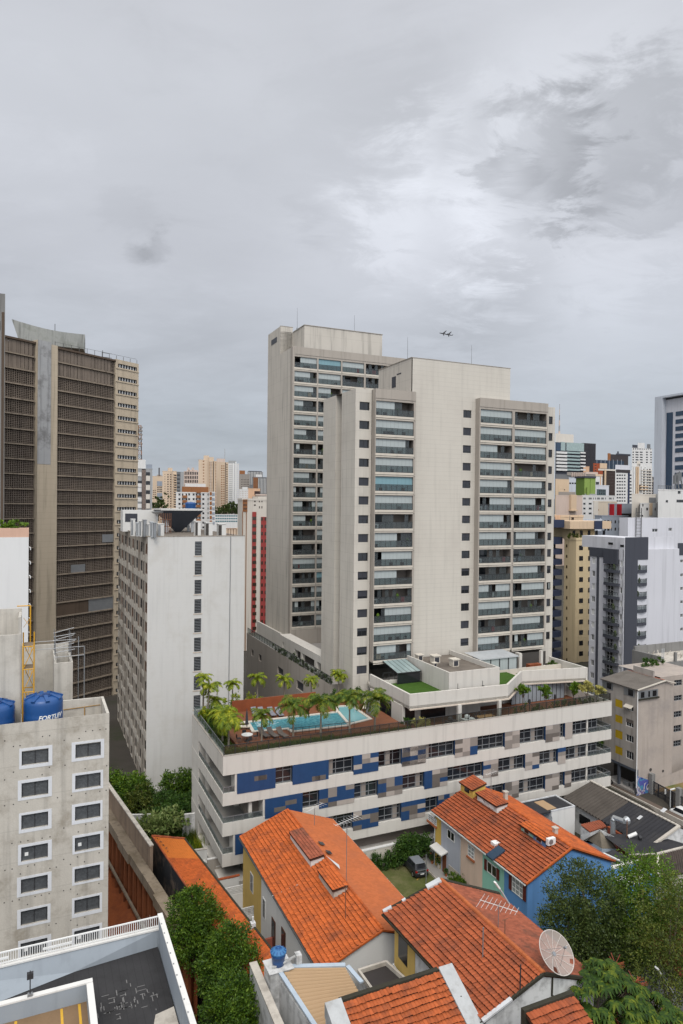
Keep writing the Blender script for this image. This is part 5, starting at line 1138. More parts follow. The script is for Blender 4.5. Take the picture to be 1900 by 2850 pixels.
for x in rows(285,450,22): st(B,x,x+6,556,605,'c_pink',1.5,'post')
B=tower('low_building','small pale peach roof block beside the front tower',qW,106,263,630,590,'c_peach');st(B,155,212,748,761,'c_darkbrown',.3,'slot')
B=tower('low_building','grey-white block with a ribbon window left of the green box',qW,260,346,614,600,'c_paleblue');wn(B,[(264,284),(292,314),(322,340)],(672,),18);done(B)
B=tower('building','olive green box building with a dark roof rim and a green downpipe',qW,440,566,605,540,'c_green2',xl=342);st(B,342,438,607,None,'c_green',.12,'side_wall','v');st(B,503,508,607,802,'c_green',.15,'joint');top(B,436,572,598,-.6,10,'c_charcoal','roof_slab');st(B,440,566,802,None,'c_grey',.4,'base_wall')
b_=B['b'];s0,s1,z0,z1=_fx(B,455,481,728,1056,'u');mb=MB();mb.box(s0,s1,b_-1.6,b_-.5,z0,z1);part('downpipe',mb,M_('c_green2'),B['t'])
B=tower('low_building','white block with a peach top between the green box and the dark mirrored building',qW,564,645,576,640,'c_white');st(B,564,645,578,600,'c_peach',.3);wn(B,[(568,606)],(664,),32,'pane_black');st(B,618,626,600,None,'c_salmon',.4,'rib');done(B)
B=tower('low_building','grey framed pavilion with a dark glazed opening right of the green box',qW,562,720,700,560,'c_lilac');st(B,580,682,750,None,'c_teal',.3,'opening');wn(B,cols(4,600,680,.6),(756,786),22,off=.31);done(B)
B=tower('building','pinkish blank block with a paler buttress',qW,110,416,815,470,'c_pink');st(B,264,325,812,985,'c_peach',2.0,'buttress');top(B,140,335,778,1,8,'c_bark');top(B,150,205,748,2,6,'c_peach');st(B,255,335,985,1000,'c_peach',2.6,'ledge');done(B)
B=tower('office_building','white block with rows of square windows behind the green downpipe',qW,413,798,815,486,'c_white');wn(B,[(425,452),(487,522),(535,545),(560,570),(583,615),(630,660),(675,685),(720,750),(765,775)],(845,),21,'c_dgrey');wn(B,[(425,450),(487,520)],(905,960,1016),21);done(B)
B=tower('low_building','cream windowless block in front of the white square-window block',qW,540,812,886,423,'c_cream3');wn(B,[(562,572),(592,602)],(978,),18,'c_brown');st(B,540,590,890,None,'c_warmwhite',.6);done(B)
B=tower('building','slate blue-grey building with two bright red poles on its face',qW,712,1082,912,382,'c_slate');st(B,835,972,1028,1056,'pane_black',.4,'opening')
for x,y1 in ((725,1190),(811,1240)): st(B,x,x+16,920,y1,'c_red',2.6,'red_pole')
B=tower('building','lower slate-grey block with narrow dark slots under the red poles',qW,640,942,1048,376,'c_slate',xl=555);wn(B,[(667,683),(700,724),(746,752),(785,800),(830,848),(862,872),(902,912)],(1106,1190),34);wn(B,[(570,590),(615,630)],(1110,),30,face='v');done(B)
B=tower('low_building','translucent white roof box behind the yellow tower',qW,424,636,1092,200,'c_paleblue',yb=1230);st(B,426,634,1138,1144,'c_grey',.1,'joint')
B=tower('apartment_building','grey-white block with a stepped roof, antennas and scattered small windows',qW,1078,1600,905,360,'c_white');wn(B,[(1148,1166),(1245,1253),(1285,1311),(1378,1391),(1460,1490),(1524,1536)],(962,),30,'pane_black');wn(B,[(1103,1115)],(908,),38,'pane_black');wn(B,[(1084,1110),(1378,1392),(1455,1485)],(1045,),18,'pane_black');st(B,1184,1216,908,1050,'c_peach',.3);done(B)
B=tower('low_building','grey-white roof block with a rooftop railing below the blue banded tower',qW,1285,1610,748,352,'c_white');wn(B,[(1510,1541)],(768,),32,'pane_black');wn(B,[(1372,1397)],(875,),26,'pane_black');wn(B,[(1495,1580)],(870,),30,'pane_black');done(B)
rl=MB();zz=B['z1'];A0=B['a'];rl.tube((A0,B['b'],zz+1.8),(A0+11,B['b'],zz+1.8),.12,4)
for k in range(9): rl.tube((A0+k*1.35,B['b'],zz),(A0+k*1.35,B['b'],zz+1.8),.1,4)
for x,y,lean in ((1485,580,0),(1500,560,-3),(1530,545,-5)): p,r=on_b(*qW(x,y),B['b']+3),on_b(*qW(x-lean*8,745),B['b']+3);rl.tube((r[0],B['b']+3,zz),(p[0],B['b']+3,p[2]),.35,5);rl.box(p[0]-1.2,p[0]+1.0,B['b']+2.4,B['b']+3.6,p[2]-5,p[2]-.5)
part('antenna_group',rl,M_('c_dgrey'),B['t'])
B=tower('low_building','pale stepped lower roof left of the railing block',qW,984,1287,800,366,'c_warmwhite');st(B,1180,1252,845,905,'c_dgrey',.3,'opening');st(B,1258,1285,800,905,'c_grey',.5)
B=tower('building','peach roof block with one dark window on top of the yellow tower',qW,100,424,1045,188,'c_peach',yb=1240);wn(B,[(288,316)],(1068,),32,'pane_brown');st(B,100,158,1050,None,'c_salmon',.15);st(B,265,270,1050,None,'c_bark',.15,'joint');done(B)
# blue banded tower at the right edge: its side recedes to the left
P=at_depth(1832,1112,420);a1,b1,zt=ab(P);t=thing('office_tower','tall white office tower with blue window bands and an overhanging roof at the right edge','tower',a1,b1-40,-2);bF=b1-40
m=MB();m.box(a1,a1+30,bF,b1,-2,zt-1);part('wall',m,M_('c_lilac'),t);fr=MB()
bb=on_a(1852,1200,a1)[1];b2=on_a(1855,1200,a1)[1];b3=on_a(1872,1200,a1)[1]
fr.box(a1-3.0,a1-.004,bb,b1,-2,zt-.01);fr.box(a1-3.0,a1+30,bF,b1+.01,zt,zt+1.2);part('roof_frame',fr,M_('c_paleblue'),t);g=MB();g.box(a1-.3,a1-.004,b3,b2,-2,zt-9);part('glazing',g,M_('pane_blue'),t)
zrow=[on_a(*q3(1520,y),a1)[2] for y in (232,285,332,380,430,477,537,592,640)];bw=on_a(1880,1200,a1)[1]
for z in zrow+[zrow[-1]-7*k for k in range(1,5)]: s=MB();s.box(a1-.25,a1-.004,bF,bw,z-2.6,z);part('window',s,M_('pane_blue'),t)

# --- yellow and navy apartment tower
B=tower('apartment_tower','yellow apartment tower with curved navy balconies and a cream roof garden',qV,345,645,236,176,'c_yellow',xl=208)
wn(B,[(376,420),(480,524)],rows(322,1660,121.5),52);wn(B,[(230,243)],rows(310,1660,119),34,'pane_brown','v');done(B);Fy=2.72
t=B['t'];ya=B['a'];yb=B['b'];yz=B['z1']
nb=MB();e0=on_a(qV(205,0)[0],1500,ya)[1];p=on_b(qV(100,0)[0],1500,e0+1.0)
nb.box(p[0]-4,ya-.005,e0+3.2,e0+12,-2,yz-.4);part('side_wing',nb,M_('interior_dark'),t)
for k in range(18):
 z=yz-Fy*k-.1;bl=MB();pts=[(ya-.01,e0+3.4),(ya-.01,e0+.6),(ya-1.2,e0+.05),(p[0]-2.0,e0-.1),(p[0]-4,e0+.2),(p[0]-4,e0+3.4)];bl.prism(pts[::-1],z-1.75,z-.25 if k else z+.1);o=part('balcony',bl,M_('c_navy'),t)
 w=MB();w.box(p[0]+.9,p[0]+1.3,e0+2.9,e0+3.19,z-2.6,z-1.76);part('window_frame',w,M_('c_peach'),o)
up=MB();up.box(ya+.3,ya+B['wu']-.2,yb+2.5,yb+9,yz-.4,yz+2.3);part('penthouse_wall',up,M_('c_yellow'),t);rb=MB();q0=on_b(qV(275,0)[0],1480,yb+.8);q1=on_b(qV(745,0)[0],1480,yb+.8)
rb.prism([(q0[0],yb+.9),(q0[0]+2.2,yb+.3),(q1[0],yb+.8),(q1[0],yb+9),(q0[0],yb+9)],yz+2.3,yz+4.3);part('roof_band',rb,M_('c_peach'),t);nv=MB();nv.box(p[0]-4,q0[0]-.01,e0-1.5,e0+6,yz+2.6,yz+4.6);part('roof_band',nv,M_('c_navy'),t);nv=MB();x=on_b(qV(555,0)[0],1480,yb+.3)[0];x2=on_b(qV(642,0)[0],1480,yb+.3)[0];nv.box(x,x2,yb+.25,yb+.55,yz+2.2,yz+4.4);nv.box(x,x2,yb-.06,yb-.003,yz-2.2,yz-.1);part('navy_panel',nv,M_('c_navy'),t)
for k in range(5): w=MB();x=ya+1+k*2.6;w.box(x,x+.9,yb+2.42,yb+2.49,yz+.2,yz+1.8);part('window',w,M_('pane_black'),t)
hedge_row('roof_plants','roof garden plants along the edge of the yellow tower',ya-1.5,ya+2.5,yb+.8,yb+1.6,yz-.2,yz+1.6,500,.4,'leaf_olive')
# --- white and slate apartment block
D_=137.0;xc=qV(897,0)[0];pc=ab(at_depth(xc,1497,D_));sa,sb,sz=pc;t=thing('apartment_building','white apartment block with slate stripes and rounded slate balconies','building',sa,sb,-1)
bl_=on_a(qV(503,0)[0],1540,sa)[1];bm=on_a(qV(845,0)[0],1500,sa)[1];bq=on_a(qV(675,0)[0],1530,sa)[1];zl=on_a(qV(845,0)[0],qV(0,365)[1],sa)[2];zs_=on_a(*qV(505,340),sa)[2]
F2=2.70;w=MB();ar=on_b(qV(1180,0)[0],1500,sb)[0];an0,an1=on_b(qV(905,0)[0],1500,sb)[0],on_b(qV(1050,0)[0],1500,sb)[0]
zw=on_a(*qV(868,497),sa)[2];rows=[zw-F2*k for k in range(14)]
bb0,bb1=on_a(qV(688,0)[0],1600,sa)[1],on_a(qV(838,0)[0],1600,sa)[1]
holes=[]
for z in rows: holes += [('r',z)]
colA=(on_a(qV(560,0)[0],1600,sa)[1],on_a(qV(524,0)[0],1600,sa)[1]);colB=(on_a(qV(886,0)[0],1600,sa)[1],on_a(qV(848,0)[0],1600,sa)[1])
H=[(colA[0],colA[1],z-1.25,z) for z in rows]+[(colB[0],colB[1],z-1.25,z) for z in rows]+[(bb1,bb0,z-2.0,z+.15) for z in rows]
holewall(w,'v',sa,sb,bl_,-1.5,zl,H,.35);w.box(sa+.36,sa+16,sb+.36,bl_,-1.5,zl-.1);w.box(sa,an1,sb-.0,sb+.35,-1.5,sz);w.box(sa+.001,sa+.35,sb+.351,bm,zl,sz);w.box(sa+.351,ar,sb+.36,sb+12,zl-.1,sz-.02);w.box(an1+.001,sa+16,sb+1.6,sb+1.9,-1.5,sz);part('wall',w,M_('c_lilac'),t)
nv=MB();nv.box(an0,an1,sb-.12,sb-.004,-1.5,sz+.1);nv.box(sa-.15,sa-.004,bq,bl_+.1,zs_-1.9,zs_);nv.box(sa-.5,sa-.004,bm+.2,bq-.01,zs_-3.1,zs_-.02)
x0,x1=on_a(qV(607,0)[0],1600,sa)[1],on_a(qV(582,0)[0],1600,sa)[1];nv.box(sa-.12,sa-.004,x0,x1,-1.5,zs_-1.92);nv.box(an1+.002,ar+.1,sb+.25,sb+.6,sz-4.5,sz+.08);part('slate_stripe',nv,M_('c_charcoal'),t)
for z in rows:
 for c in (colA,colB): window(t,'v',sa,c[0],z-1.25,c[1]-c[0],1.25,('win','frame_white',2,(),.1,'dark_glass' if random.random() < .4 else 'pane_white'),.15)
 dr=MB();dr.box(sa+.30,sa+.34,(bb0+bb1)/2-.1,bb0-.2,z-2.0,z-.05);part('balcony_door',dr,M_('dark_glass'),t);fd=MB();y=(bb0+bb1)/2
 for yy in (y-.1,(y+bb0)/2-.15,bb0-.25): fd.box(sa+.26,sa+.30,yy,yy+.1,z-2.0,z-.02)
 fd.box(sa+.26,sa+.30,y-.1,bb0-.15,z-.9,z-.82);part('door_frame',fd,M_('frame_white'),t)
 for (face,c0,c1) in (('v',bb1-.2,bb0+.2),('u',an1+.15,ar)):
  ba=MB();n=8;pts=[]
  for i in range(n+1):
   u=i/n;off=1.0*math.sin(PI*(.12+.76*u))**.6;s=c0+(c1-c0)*u;pts.append((sa-off,s) if face == 'v' else (s,sb-off+.9))
  base_=[(sa+.01,c1),(sa+.01,c0)] if face == 'v' else [(c1,sb+1.6),(c0,sb+1.6)]
  po=pts+base_;po=po if face == 'u' else po[::-1]
  ba.prism(po,z-2.55,z-2.0);bo=part('balcony',ba,M_('c_charcoal'),t);rl=MB();gl=MB()
  for i in range(n): rl.bar((*pts[i],z-1.1),(*pts[i+1],z-1.1),.07);rl.bar((*pts[i],z-2.0),(*pts[i],z-1.1),.05);gl.face([(*pts[i],z-1.98),(*pts[i+1],z-1.98),(*pts[i+1],z-1.15),(*pts[i],z-1.15)])
  ro=part('rail',rl,M_('frame_dark'),bo);part('rail_glass',gl,M_('rail_glass'),ro)
  if random.random() < .7: pl=MB();s=c0+(c1-c0)*random.uniform(.15,.4);y=(sa-.4,s) if face == 'v' else (s,sb+.5);pl.lathe((y[0],y[1],z-2.0),[(.25,0),(.4,.5),(.2,1.1),(.02,1.3)],7);part('pot_plant',pl,M_('leaf_dark'),bo)
 wd=MB();xm=an1+.5;wd.box(xm,xm+1.3,sb+1.56,sb+1.598,z-2.0,z);part('window',wd,M_('dark_glass'),t)
for x0_,y0_,x1_,y1_ in ((712,285,765,308),(850,312,893,322)): p,q=on_a(*qV(x0_,y0_),sa),on_a(*qV(x1_,y1_),sa);s=MB();s.box(sa-.04,sa-.002,q[1],p[1],p[2]-.5,p[2]);part('window',s,M_('pane_black'),t)
# --- blank white wall block behind it
P=at_depth(qV(940,0)[0],1441,152);a,b,z1=ab(P);t=thing('apartment_tower','big blank white tower wall with small square windows at the right edge','tower',a,b,-1);w=MB()
hs=[]
for c0,c1,ys in ((1405,1448,(120,280,462,650,800,955,1110,1268,1425,1580)),(1540,1575,(485,645,800,955,1110,1268,1425,1580)),(1218,1285,(130,282))):
 for y in ys: p,q=on_b(*qV(c0,y),b),on_b(*qV(c1,y),b);hs.append((p[0],q[0]-.1,p[2]-.75,p[2]))
holewall(w,'u',b,a,a+60,-1.5,z1,hs,.3);w.face([(a,b,-1.5),(a,b,z1),(a,b+2.5,z1),(a,b+2.5,-1.5)]);w.face([(a,b,z1-.01),(a+60,b,z1-.01),(a+60,b+2.5,z1-.01),(a,b+2.5,z1-.01)]);part('wall',w,M_('c_lilac'),t)
for h in hs: window(t,'u',b,h[0],h[2],h[1]-h[0],h[3]-h[2],('win','frame_white',2,(),.07),.15)
ld=MB()
x=on_b(*qV(1050,0),b)[0]
for s in (-.8,.8): ld.tube((x+s,b-.3,z1-14),(x+s,b-.3,z1+2.2),.09,5)
for k in range(22): ld.tube((x-.8,b-.3,z1-13.5+.7*k),(x+.8,b-.3,z1-13.5+.7*k),.06,4)
part('roof_ladder',ld,M_('wire'),t);pn=MB();p,q=on_b(*qV(1510,295),b),on_b(*qV(1600,432),b);pn.box(p[0],q[0]+2,b-.1,b-.003,q[2],p[2]);part('slate_panel',pn,M_('c_charcoal'),t)
cr=MB()
for k in range(9): z=z1-18-6*k;cr.tube((on_b(*qV(1300,0),b)[0]+.1*(k % 3),b-.02,z),(on_b(*qV(1298,0),b)[0],b-.02,z-2.4),.06,4)
part('wall_crack',cr,M_('c_grey'),t)
# skyline beyond everything, so that no bare horizon shows between the towers
rs=random.Random(21)
for i in range(26):
 x=-900+i*430+rs.uniform(-120,120);yt=rs.uniform(-110,20)
 B=tower('distant_building',['distant pale block low on the skyline','distant grey block low on the skyline','distant beige block low on the skyline'][i % 3],lambda u,v: (u*.25,1400+v*.25),x,x+rs.uniform(120,260),yt,rs.uniform(1500,2400),['c_warmwhite','c_grey','c_cream'][i % 3],group='distant skyline blocks');wn(B,cols(5,x+10,x+110,.5),(yt+12,yt+30),9,'pane_brown');done(B)
# ---------------------------------------------------------------- tiled roofs
mat('roof_orange',(.48,.108,.024),.8,.10,.5,.08,.10,island=.17,dirt=(.12,.044,.026),dirt_amt=.6,dirt_scale=.8)
mat('roof_orange_pale',(.44,.125,.042),.8,.10,.5,.0,.10,island=.09,dirt=(.34,.11,.05),dirt_amt=.5,dirt_scale=.4)
mat('roof_red',(.34,.085,.032),.85,.12,.5,.1,.12,island=.17,dirt=(.095,.042,.03),dirt_amt=.65,dirt_scale=.6)
mat('roof_mid',(.40,.098,.030),.85,.12,.5,.1,.12,island=.2,dirt=(.11,.045,.03),dirt_amt=.55,dirt_scale=.7)
mat('roof_old',(.29,.085,.045),.85,.15,.5,.1,.12,island=.2,dirt=(.09,.05,.035),dirt_amt=.65,dirt_scale=.55)
mat('tile_edge',(.075,.026,.014),.95,.35,1.5,0,.2)  # near-black colour standing in for the shadow gap below the tile lips
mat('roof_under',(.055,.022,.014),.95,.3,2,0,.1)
mat('mortar',(.50,.46,.40),.9,.2,1.5,.1,.12,dirt=(.22,.19,.16),dirt_amt=.5,dirt_scale=1.2)
mat('flashing',(.56,.57,.58),.6,.12,1.2,.1,.05,dirt=(.30,.28,.26),dirt_amt=.45,dirt_scale=1.0)
mat('tin_blue',(.42,.49,.56),.55,.12,1.0,.1,.05)
mat('moss',(.035,.032,.022),.95,.3,3,0,.2)
def tiled(name,t,e0,e1,r0,r1,m,course=.34,tw=.22,lip=.10,seed=1,edge=.9):
 """one roof slope of separate overlapping tiles: eave e0->e1, ridge r0->r1; a dark strip under each course paints the shade of its gap"""
 rs=np.random.default_rng(seed);e0,e1,r0,r1=[np.array(p,float) for p in (e0,e1,r0,r1)]
 nrm=np.cross(e1-e0,r0-e0);nrm /= np.linalg.norm(nrm);nrm=nrm if nrm[2] > 0 else -nrm
 hgt=max(np.linalg.norm(r0-e0),np.linalg.norm(r1-e1));nc=max(2,round(hgt/course));T=[];ub=MB();ed=MB();off0=nrm*.06
 def at(u,f): a=e0+(r0-e0)*f;b=e1+(r1-e1)*f;return a[None]+(b-a)[None]*np.asarray(u)[:,None]
 for j in range(nc):
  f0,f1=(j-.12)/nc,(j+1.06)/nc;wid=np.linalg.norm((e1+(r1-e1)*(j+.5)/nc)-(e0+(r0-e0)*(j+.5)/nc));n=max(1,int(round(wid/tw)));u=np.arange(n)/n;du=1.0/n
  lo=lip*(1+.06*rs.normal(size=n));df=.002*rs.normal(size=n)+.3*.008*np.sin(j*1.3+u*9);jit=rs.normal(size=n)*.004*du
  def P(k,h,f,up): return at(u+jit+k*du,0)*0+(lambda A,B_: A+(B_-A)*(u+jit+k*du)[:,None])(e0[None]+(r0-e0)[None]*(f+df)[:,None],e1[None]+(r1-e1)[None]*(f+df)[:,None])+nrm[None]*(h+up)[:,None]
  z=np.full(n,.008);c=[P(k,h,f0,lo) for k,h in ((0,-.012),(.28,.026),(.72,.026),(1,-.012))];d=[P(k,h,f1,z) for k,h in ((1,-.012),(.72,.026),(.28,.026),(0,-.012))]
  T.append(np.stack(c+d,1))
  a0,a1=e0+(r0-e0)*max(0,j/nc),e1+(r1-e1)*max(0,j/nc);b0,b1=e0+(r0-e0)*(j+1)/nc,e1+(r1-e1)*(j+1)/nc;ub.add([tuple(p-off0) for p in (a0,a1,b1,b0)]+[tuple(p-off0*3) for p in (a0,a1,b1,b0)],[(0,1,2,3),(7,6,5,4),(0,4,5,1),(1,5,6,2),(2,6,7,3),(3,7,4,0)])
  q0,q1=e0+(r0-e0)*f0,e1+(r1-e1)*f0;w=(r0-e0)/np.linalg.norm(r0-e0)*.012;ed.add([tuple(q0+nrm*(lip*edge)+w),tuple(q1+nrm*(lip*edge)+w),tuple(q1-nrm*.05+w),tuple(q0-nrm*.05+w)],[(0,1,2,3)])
 verts=np.concatenate(T,0);nt=len(verts);o=np.array(ORG[t.name]);me=bpy.data.meshes.new(name);vv=verts.reshape(-1,3)-o;idx=((np.arange(nt)*8)[:,None]+np.array([[0,1,6,7,1,2,5,6,2,3,4,5]])).reshape(-1)
 me.vertices.add(len(vv));me.vertices.foreach_set('co',vv.astype(np.float32).ravel());me.loops.add(len(idx));me.loops.foreach_set('vertex_index',idx.astype(np.int32));nf=len(idx)//4;me.polygons.add(nf);me.polygons.foreach_set('loop_start',np.arange(0,4*nf,4,dtype=np.int32));me.polygons.foreach_set('loop_total',np.full(nf,4,dtype=np.int32));me.materials.append(M_(m));me.update(calc_edges=True)
 ro=inst(name,me,t,(0,0,0));part('roof_board',ub,M_('roof_under'),ro,tuple(o));part('lip_shade',ed,M_('tile_edge'),ro,tuple(o));return ro
def ridge_cap(t,p,q,m,r=.13,parent=None,seed=1):
 rs=random.Random(seed);p=Vector(p);q=Vector(q);n=max(2,int((q-p).length/.38));mb=MB()
 for i in range(n): a=p.lerp(q,i/n);b=p.lerp(q,(i+1.12)/n);dz=Vector((0,0,rs.uniform(-.012,.012)));mb.tube(a+dz,b+dz,r*1.06,8,r*.92)
 return part('ridge_cap',mb,M_(m),parent or t)
def slope_hit(px,py,ae,ze,ar,zr):
 d=ray(px,py);k=(zr-ze)/(ar-ae);P0=np.array([0,0,CAMZ]);a0=(P0[:2]-C0)@_uu;da=d[:2]@_uu
 s=(ze+k*(a0-ae)-CAMZ)/(d[2]-k*da);return ab(P0+d*s)
def antenna(name,label,a,b,z,h,L,rot,n=8,m='wire_white',tilt=0.0,cat='antenna',wide=1.1):
 t=thing(name,label,cat,a,b,z,rot=rot);p=MB();p.tube((0,0,0),(tilt,0,h),.03,6);part('mast',p,M_('rust' if m != 'wire_white' else 'metal_grey'),t,(0,0,0));q=MB();q.tube((-L*.5,0,h-.05),(L*.5,0,h-.02),.022,5)
 for i in range(n): x=-L*.48+L*.96*i/(n-1);w=wide*(.55+.45*i/(n-1))*.5;q.tube((x,-w,h-.03),(x,w,h-.03),.012,4)
 part('boom',q,M_(m),t,(0,0,0));return t

# ---------------------------------------------------------------- the long house in the middle
def wall_box(mb,a0,a1,b0,b1,z0,z1): mb.box(a0,a1,b0,b1,z0,z1)
def centre_house():
 bn=-23.5;L_=on_b(*qK(649,1250),bn);A_=on_b(*qK(1040,980),bn);ae,ze=L_[0],L_[2];ar,zr=A_[0],A_[2];aR=2*ar-ae;bf=-2.3;ze2=ze+.35;zr2=zr+.30
 t=thing('row_house','long white house in the middle with a bright orange tiled gable roof and two dormers','house',ae,bn,-.9)
 w=MB();i=.35
 w.add([(ae+i,bn+.15,-.9),(aR-i,bn+.15,-.9),(aR-i,bn+.15,ze+.1),(ar,bn+.15,zr-.12),(ae+i,bn+.15,ze+.1),(ae+i,bf-.15,-.9),(aR-i,bf-.15,-.9),(aR-i,bf-.15,ze+.3),(ar,bf-.15,zr+.0),(ae+i,bf-.15,ze+.3)],[(0,1,2,3,4),(9,8,7,6,5),(4,9,5,0),(1,6,7,2)])
 part('wall',w,M_('white_paint'),t);yw=MB();yw.box(ae+i-.03,ae+i-.002,-8.4,bf-.15,-.9,ze+.2);yw.box(ae+i-.002,aR-i,bf-.15,bf-.12,-.9,ze+.2);part('wall',yw,mat('yellow_wall',(.58,.40,.12),.85,.1,.6,.15,.05),t,label='yellow painted far end of the wall')
 # the far end is clipped: the ridge stops short and a small hip closes it
 rl=slope_hit(*qK(445,218),ae,ze2,ar,zr2)
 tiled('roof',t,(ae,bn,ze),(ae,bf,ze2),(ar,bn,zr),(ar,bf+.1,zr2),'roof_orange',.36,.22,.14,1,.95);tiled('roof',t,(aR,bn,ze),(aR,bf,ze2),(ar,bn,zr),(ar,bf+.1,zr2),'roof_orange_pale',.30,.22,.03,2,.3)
 ridge_cap(t,(ar,bn,zr+.05),(ar,bf,zr2+.05),'roof_orange',.12)
 ri=MB();ri.bar((ae,bn-.06,ze-.0),(ar,bn-.06,zr-.0),.1,.14);ri.bar((ar,bn-.06,zr),(aR,bn-.06,ze),.1,.14);ri.bar((ae,bf+.06,ze2),(ar,bf+.14,zr2),.1,.14);part('verge',ri,M_('roof_orange'),t)
 gu=MB();gu.bar((ae-.08,bn,ze-.10),(ae-.08,bf,ze2-.10),.12,.10);part('gutter',gu,M_('wire'),t)
 gt=MB();gt.bar((aR+.05,bn,ze-.06),(aR+.05,bf,ze2-.06),.10,.08);part('gutter',gt,M_('metal_light'),t)
 k=(zr-ze)/(ar-ae);sl=lambda a,b: ze+k*(a-ae)+.30*(b-bn)/(bf-bn)
 def dormer(p0,p1,depth,hf,wm,rm,seed,tall):
  b0,b1=p1[1],p0[1];af=(p0[0]+p1[0])/2;a2=af+depth;m=MB();z0=sl(af,b0)-.1;zt=sl(af,b0)+hf;zk=max(sl(a2,b0)+.03,zt+.10)
  m.add([(af,b0,z0),(af,b1,z0+.3),(af,b1,zt+.04),(af,b0,zt),(a2,b0,sl(a2,b0)-.1),(a2,b1,sl(a2,b1)-.1),(a2,b1,zk+.05),(a2,b0,zk)],[(0,3,2,1),(0,4,7,3),(1,2,6,5),(3,7,6,2)]);do=part('dormer',m,M_(wm),t)
  tiled('dormer_roof',t,(af-.15,b0-.1,zt+.05),(af-.15,b1,zt+.08),(a2,b0-.1,zk+.10),(a2,b1,zk+.13),rm,.30,.22,.07,seed)
  return do,af,b0,b1
 dormer(slope_hit(*qK(467,420),ae,ze+.2,ar,zr+.2),slope_hit(*qK(592,598),ae,ze+.12,ar,zr+.12),1.25,.78,'white_paint','roof_old',11,.42);dormer(slope_hit(*qK(640,668),ae,ze+.1,ar,zr+.1),slope_hit(*qK(738,792),ae,ze+.08,ar,zr+.08),1.2,.8,'mortar','roof_orange',12,.42)
 fl=MB();p,q=slope_hit(*qK(690,535),ae,ze+.1,ar,zr+.1),slope_hit(*qK(760,605),ae,ze+.1,ar,zr+.1);fl.add([(p[0],p[1]+.4,p[2]+.15),(p[0]+.1,p[1]-.3,p[2]+.15),(q[0]+.1,q[1]-.3,q[2]+.16),(q[0]+.3,q[1]+.4,q[2]+.16)],[(0,1,2,3)]);part('flashing',fl,M_('flashing'),t)
 for (x,y) in ((660,447),(705,502)):
  d=ray(*qK(x,y));p=slope_hit(*qK(x,y),aR,ze+.3,ar,zr+.3);s=MB();s.add([(p[0]-.25,p[1]-.35,p[2]+.19),(p[0]+.25,p[1]-.35,p[2]+.01),(p[0]+.25,p[1]+.35,p[2]+.01),(p[0]-.25,p[1]+.35,p[2]+.19)],[(0,1,2,3)]);s.add([(p[0]-.25,p[1]-.35,p[2]-.1),(p[0]+.25,p[1]-.35,p[2]-.2),(p[0]+.25,p[1]+.35,p[2]-.2),(p[0]-.25,p[1]+.35,p[2]-.1)],[(0,1,2,3)]);part('skylight',s,M_('pane_black'),t)
 # openings along the left wall
 x=ae+i
 for b0,b1,z0,z1,m in ((-9.8,-9.0,2.2,4.0,'frame_white'),(-12.6,-11.6,.2,3.6,'deep'),(-15.2,-14.2,1.4,4.2,'deep'),(-20.4,-19.4,2.6,4.2,'glz'),(-6.0,-5.0,2.6,4.4,'glz')):
  s=MB();s.box(x-.06,x-.003,b0,b1,z0,z1);fo=part('window' if m != 'deep' else 'door',s,M_('frame_white' if m != 'deep' else mat('door_brown',(.10,.04,.02),.6,.2,2,0,.1)),t);g=MB();g.box(x-.075,x-.061,b0+.12,b1-.12,z0+.1,z1-.12);part('pane',g,M_('dark_glass'),fo)
 antenna('tv_antenna','yagi antenna near the far end of the long orange roof',*slope_hit(*qK(615,330),aR,ze+.3,ar,zr+.3)[:2],sl(2*ar-slope_hit(*qK(615,330),aR,ze+.3,ar,zr+.3)[0],-6)-.1,2.0,2.6,.5,8,'wire_white')
 p=slope_hit(*qK(808,925),ae,ze,ar,zr);antenna('tv_antenna','rusty mast antenna at the near end of the long orange roof',p[0],p[1],p[2]-.05,2.6,1.0,1.0,4,'rust',.05,wide=.5)
 p=slope_hit(*qK(800,690),aR,ze+.2,ar,zr+.2);antenna('tv_antenna','tall white mast with a long yagi above the middle of the long orange roof',ar+.15,p[1]+.5,zr+.1,5.2,2.6,.3,9,'wire_white')
 wr=MB();p,q=slope_hit(*qK(350,785),ae,ze,ar,zr),slope_hit(*qK(520,710),ae,ze,ar,zr);wr.tube((p[0],p[1],p[2]+.2),(q[0],q[1],q[2]+.2),.03,5);part('roof_cable',wr,M_('wire_white'),t)
 return dict(t=t,ae=ae,ze=ze,ar=ar,zr=zr,aR=aR,bn=bn,bf=bf)
CH=centre_house()

